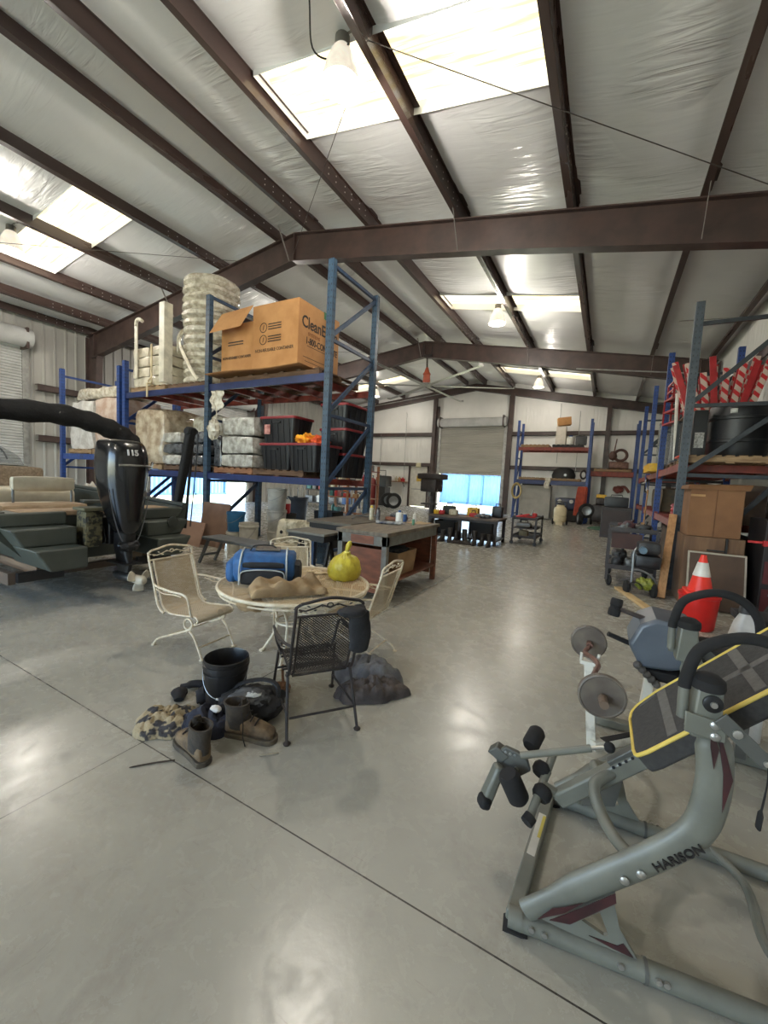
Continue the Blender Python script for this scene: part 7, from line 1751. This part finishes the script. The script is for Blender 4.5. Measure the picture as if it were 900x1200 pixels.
mb = MB(); mb.blob((.45,21.9,1.62),(.22,.1,.16),.3,3,20,12,seed=6); mb.tube(smoothp([(.45,21.9,1.7),(.7,21.9,1.75),(.9,21.9,1.5)]),.06,8); solo(mb.build('hanging_hose', M('rusty red hose', (134,72,62), rough=.6)), 'reddish hose hung on the far wall girt', 'hose')
mb = MB()
for k in range(4): mb.tube(arc((-.05+.02*k,17.9,.03+.02*k),.5-.05*k,0,2*PI,26,(1,0,0),(0,.8,0))[:-1],.022,6,closed=True)
solo(mb.build('garden_hose', M('green hose', (58,96,72), (48,80,62), s=4, rough=.5)), 'green garden hose coiled on the floor before the far rack', 'hose')
r = thing('metal_stool', 'small pale metal frame on the floor beside the green hose', 'frame', (.35,17.6,0)); 
for x in (-.2,.2):
    for y in (-.15,.15): MB().box(x-.015,x+.015,y-.015,y+.015,0,.3).build('leg', alum, r)
MB().box(-.24,.24,-.18,.18,.3,.33).build('top', alum, r)
# tall wooden-handled tools and dark boxes near the right rack's far end
r = thing('steel_cabinet', 'dark low steel cabinet beyond the parts cart', 'cabinet'); MB().box(-.1,.75,15.0,15.8,0,1.0).build('body', iron, r, bevel=.01); MB().box(-.05,.7,14.98,15.0,.1,.9).build('door', M('dark brown door', (60,46,42), rough=.5), r); fin(r)
toolcase(.3,15.4,1.0,.7,.5,.34,blk,'black case on the low steel cabinet beyond the parts cart')
# ceiling fan
FX, FY, FZ = -6.64, 15.06, 5.32
r = thing('ceiling_fan', 'big grey ceiling fan hanging from the ridge on an orange motor', 'fan')
og = M('orange motor', (176,84,54), (150,70,48), s=5, rough=.5); fan_m = M('grey fan blade', (156,156,154), (140,140,138), s=2, rough=.35, metal=.3)
mb = MB(); mb.tube([(FX-.03,FY,6.5),(FX-.0,FY,5.95)],.035,10); mb.box(FX-.2,FX+.2,FY-.12,FY+.12,6.42,6.5); mb.build('down_rod', iron, r)
for s_ in (-1,1): MB().bar((FX+s_*.16,FY,6.45),(FX+s_*.2,FY,6.95),.05,.03,up=(0,1,0)).build('hanger', iron, r)
MB().lathe([(0,.0),(.12,0),(.15,.08),(.13,.3),(.16,.34),(.1,.44),(.05,.6),(0,.6)],(FX,FY,5.42),seg=24).build('motor', og, r)
mb = MB(); mb.lathe([(0,0),(.22,0),(.24,.04),(.2,.08),(0,.09)],(FX,FY,5.33),seg=24); mb.build('hub', galv, r)
for k in range(6):
    a = math.radians(24+60*k); d = V(math.cos(a),math.sin(a),0); n_ = V(-d.y,d.x,0)
    mb = MB(); c0 = V(FX,FY,FZ)
    sec_ = lambda s_, w: [c0+d*s_+n_*w*.5*p+V(0,0,q) for p, q in ((-1,-.012),(-.5,.012),(0,.02),(.5,.012),(1,-.004),(.5,.0),(0,.006),(-.5,-.002))]
    mb.loft([sec_(.2,.2),sec_(1.4,.2),sec_(3.4,.17)]); bld = mb.build('blade', fan_m, r, smooth=50)
    mb = MB(); mb.loft([[c0+d*s_+n_*.17*.5*p+V(0,0,q) for p, q in ((-1,-.01),(1,0),(1,.05),(-1,.08))] for s_ in (3.4,3.43)]); mb.build('winglet', galv, bld)
fin(r)
# bracing cables under the roof
cbm = M('steel cable', (96,90,86), rough=.4, metal=.6)
def cable(a, b, label, r_=.006):
    solo(MB().tube([a,b], r_, 6).build('bracing_cable', cbm), label, 'cable')
cable((-2.9,4.0,6.42),(2.3,7.3,5.1),'thin bracing cable crossing the near right roof bay')
cable((-2.98,4.06,5.82),(-6.75,7.35,6.55),'thin cable from the near lamp to the ridge of the roof frame',.005)
cable((-15.6,7.6,5.5),(-8.2,14.9,6.7),'bracing cable crossing the left roof over the racks')
cable((-15.6,-.0,5.5),(-7.6,7.3,6.5),'bracing cable crossing the near left roof bay')
mb = MB(); mb.tube(smoothp([(-3.2,3.6,6.55),(-3.35,3.85,6.35),(-3.2,4.0,6.3),(-2.98,4.05,6.42)]),.01,6); solo(mb.build('lamp_cord', blk), 'black cord looping to the near hanging lamp', 'cord')
mb = MB(); mb.tube([(-1.2,14.6,5.4),(2.4,14.6,4.95)],.02,8); mb.tube([(1.0,10.3,5.05),(2.4,10.3,4.95)],.012,6); struct('trim_%d' % kk, mb, galv, label='conduits under the right roof slope'); kk += 1
# ================================================================ camera, lamps, sky
def cam_axes(yaw, pitch, roll):
    cy, sy = math.cos(yaw), math.sin(yaw)
    f = V(-sy*math.cos(pitch), cy*math.cos(pitch), -math.sin(pitch)); r = V(cy, sy, 0); d = f.cross(r)
    return r*math.cos(roll)+d*math.sin(roll), d*math.cos(roll)-r*math.sin(roll), f
for nm_ in {o.name.split('.')[0] for o in COL.objects if not o.parent and o.get('category') and not o.get('group')}:
    q_ = [o for o in COL.objects if not o.parent and o.name.split('.')[0] == nm_ and o.get('category') and not o.get('group')]
    if len(q_) > 1:
        for o in q_: o['group'] = nm_.replace('_',' ') + ('es' if nm_.endswith(('x','ch','sh')) else '' if nm_.endswith('s') else 's') + ' in the workshop'
r_, d_, f_ = cam_axes(*[math.radians(a) for a in (28.71, 4.54, -3.0)])
cd = bpy.data.cameras.new('camera'); co = bpy.data.objects.new('camera', cd); COL.objects.link(co)
m = Matrix((r_, -d_, -f_)).transposed().to_4x4(); m.translation = V(0,0,1.5); co.matrix_world = m
cd.sensor_fit = 'VERTICAL'; cd.sensor_height = 36; cd.lens = 472.6/1200*36; cd.clip_start = .02; cd.clip_end = 300
S.camera = co

# hanging high-bay lamps
refl = M('lamp dome', (232,226,214), rough=.2, spec=.6); refl.node_tree.nodes['Principled BSDF'].inputs['Emission Color'].default_value = (1,.9,.75,1); refl.node_tree.nodes['Principled BSDF'].inputs['Emission Strength'].default_value = .45
bulb = emit('glowing bulb', (255,244,222), 14)
hook = M('lamp ballast', (120,116,110), rough=.4, metal=.4)
LAMPS = [(-3.12,4.1,'near hanging high-bay lamp by the big skylight',0), (-3.12,11.75,'high-bay lamp hanging under the second skylight',0), (-3.12,19.7,'far high-bay lamp on the right roof slope near the end wall',0),
         (-11.75,4.0,'high-bay lamp at the left edge by the left skylight',0), (-11.75,11.9,'high-bay lamp over the left racks',0), (-11.6,19.5,'far high-bay lamp on the left roof slope',0), (-11.75,-3.8,'high-bay lamp over the left rear bay',0), (-3.12,-3.8,'high-bay lamp over the rear bay',0)]  # the last one is out of view, added to brighten the foreground floor
for x, y, lb, _ in LAMPS:
    zb = zt(x) - .34
    r = thing('high_bay_lamp', lb, 'lamp', (x,y,zb), 0, 'high-bay lamps')
    MB().lathe([(.0,.52),(.085,.52),(.09,.38),(.0,.38)], seg=16).build('ballast', hook, r)
    mb = MB(); mb.tube([(0,0,.5),(.04,0,.53),(.2,0,.53),(.34,0,.5)], .012, 6); mb.build('hook', hook, r)
    MB().lathe([(.09,.40),(.12,.36),(.18,.22),(.225,.03),(.23,0),(.22,0),(.175,.21),(.115,.35),(.085,.39)], seg=28).build('dome', refl, r)
    MB().lathe([(0,.0),(.09,.02),(.14,.07),(.15,.13),(.11,.22),(.0,.28)], seg=20).build('bulb', bulb, r)
    ld = bpy.data.lights.new('lamp_light', 'POINT'); ld.shadow_soft_size = .12; ld.energy = LAMP_W*(.4 if y > 15 else 1); ld.color = (1,.93,.84)
    lo = bpy.data.objects.new('lamp_light', ld); COL.objects.link(lo); lo.location = (x,y,zb-.13)
# daylight
w = bpy.data.worlds.new('sky'); S.world = w; w.use_nodes = True; t = w.node_tree
bg = t.nodes['Background']; sk = N(t, 'ShaderNodeTexSky'); sk.sky_type = 'NISHITA'; sk.sun_disc = False; sk.sun_elevation = math.radians(48); sk.sun_rotation = math.radians(60)
t.links.new(sk.outputs[0], bg.inputs[0]); bg.inputs[1].default_value = SKY_S
sd = bpy.data.lights.new('sun', 'SUN'); sd.energy = 16; sd.angle = .01; sd.color = (1,.96,.9)
so = bpy.data.objects.new('sun', sd); COL.objects.link(so); so.rotation_euler = (math.radians(38), 0, math.radians(150)); so.location = (0,0,30)
vs = S.view_settings; vs.view_transform = 'Standard'; vs.look = 'None'; vs.gamma = 1; vs.exposure = EXPO; vs.use_curve_mapping = False
S.display_settings.display_device = 'sRGB'
try: S.cycles.max_bounces = 8; S.cycles.diffuse_bounces = 5
except Exception: pass
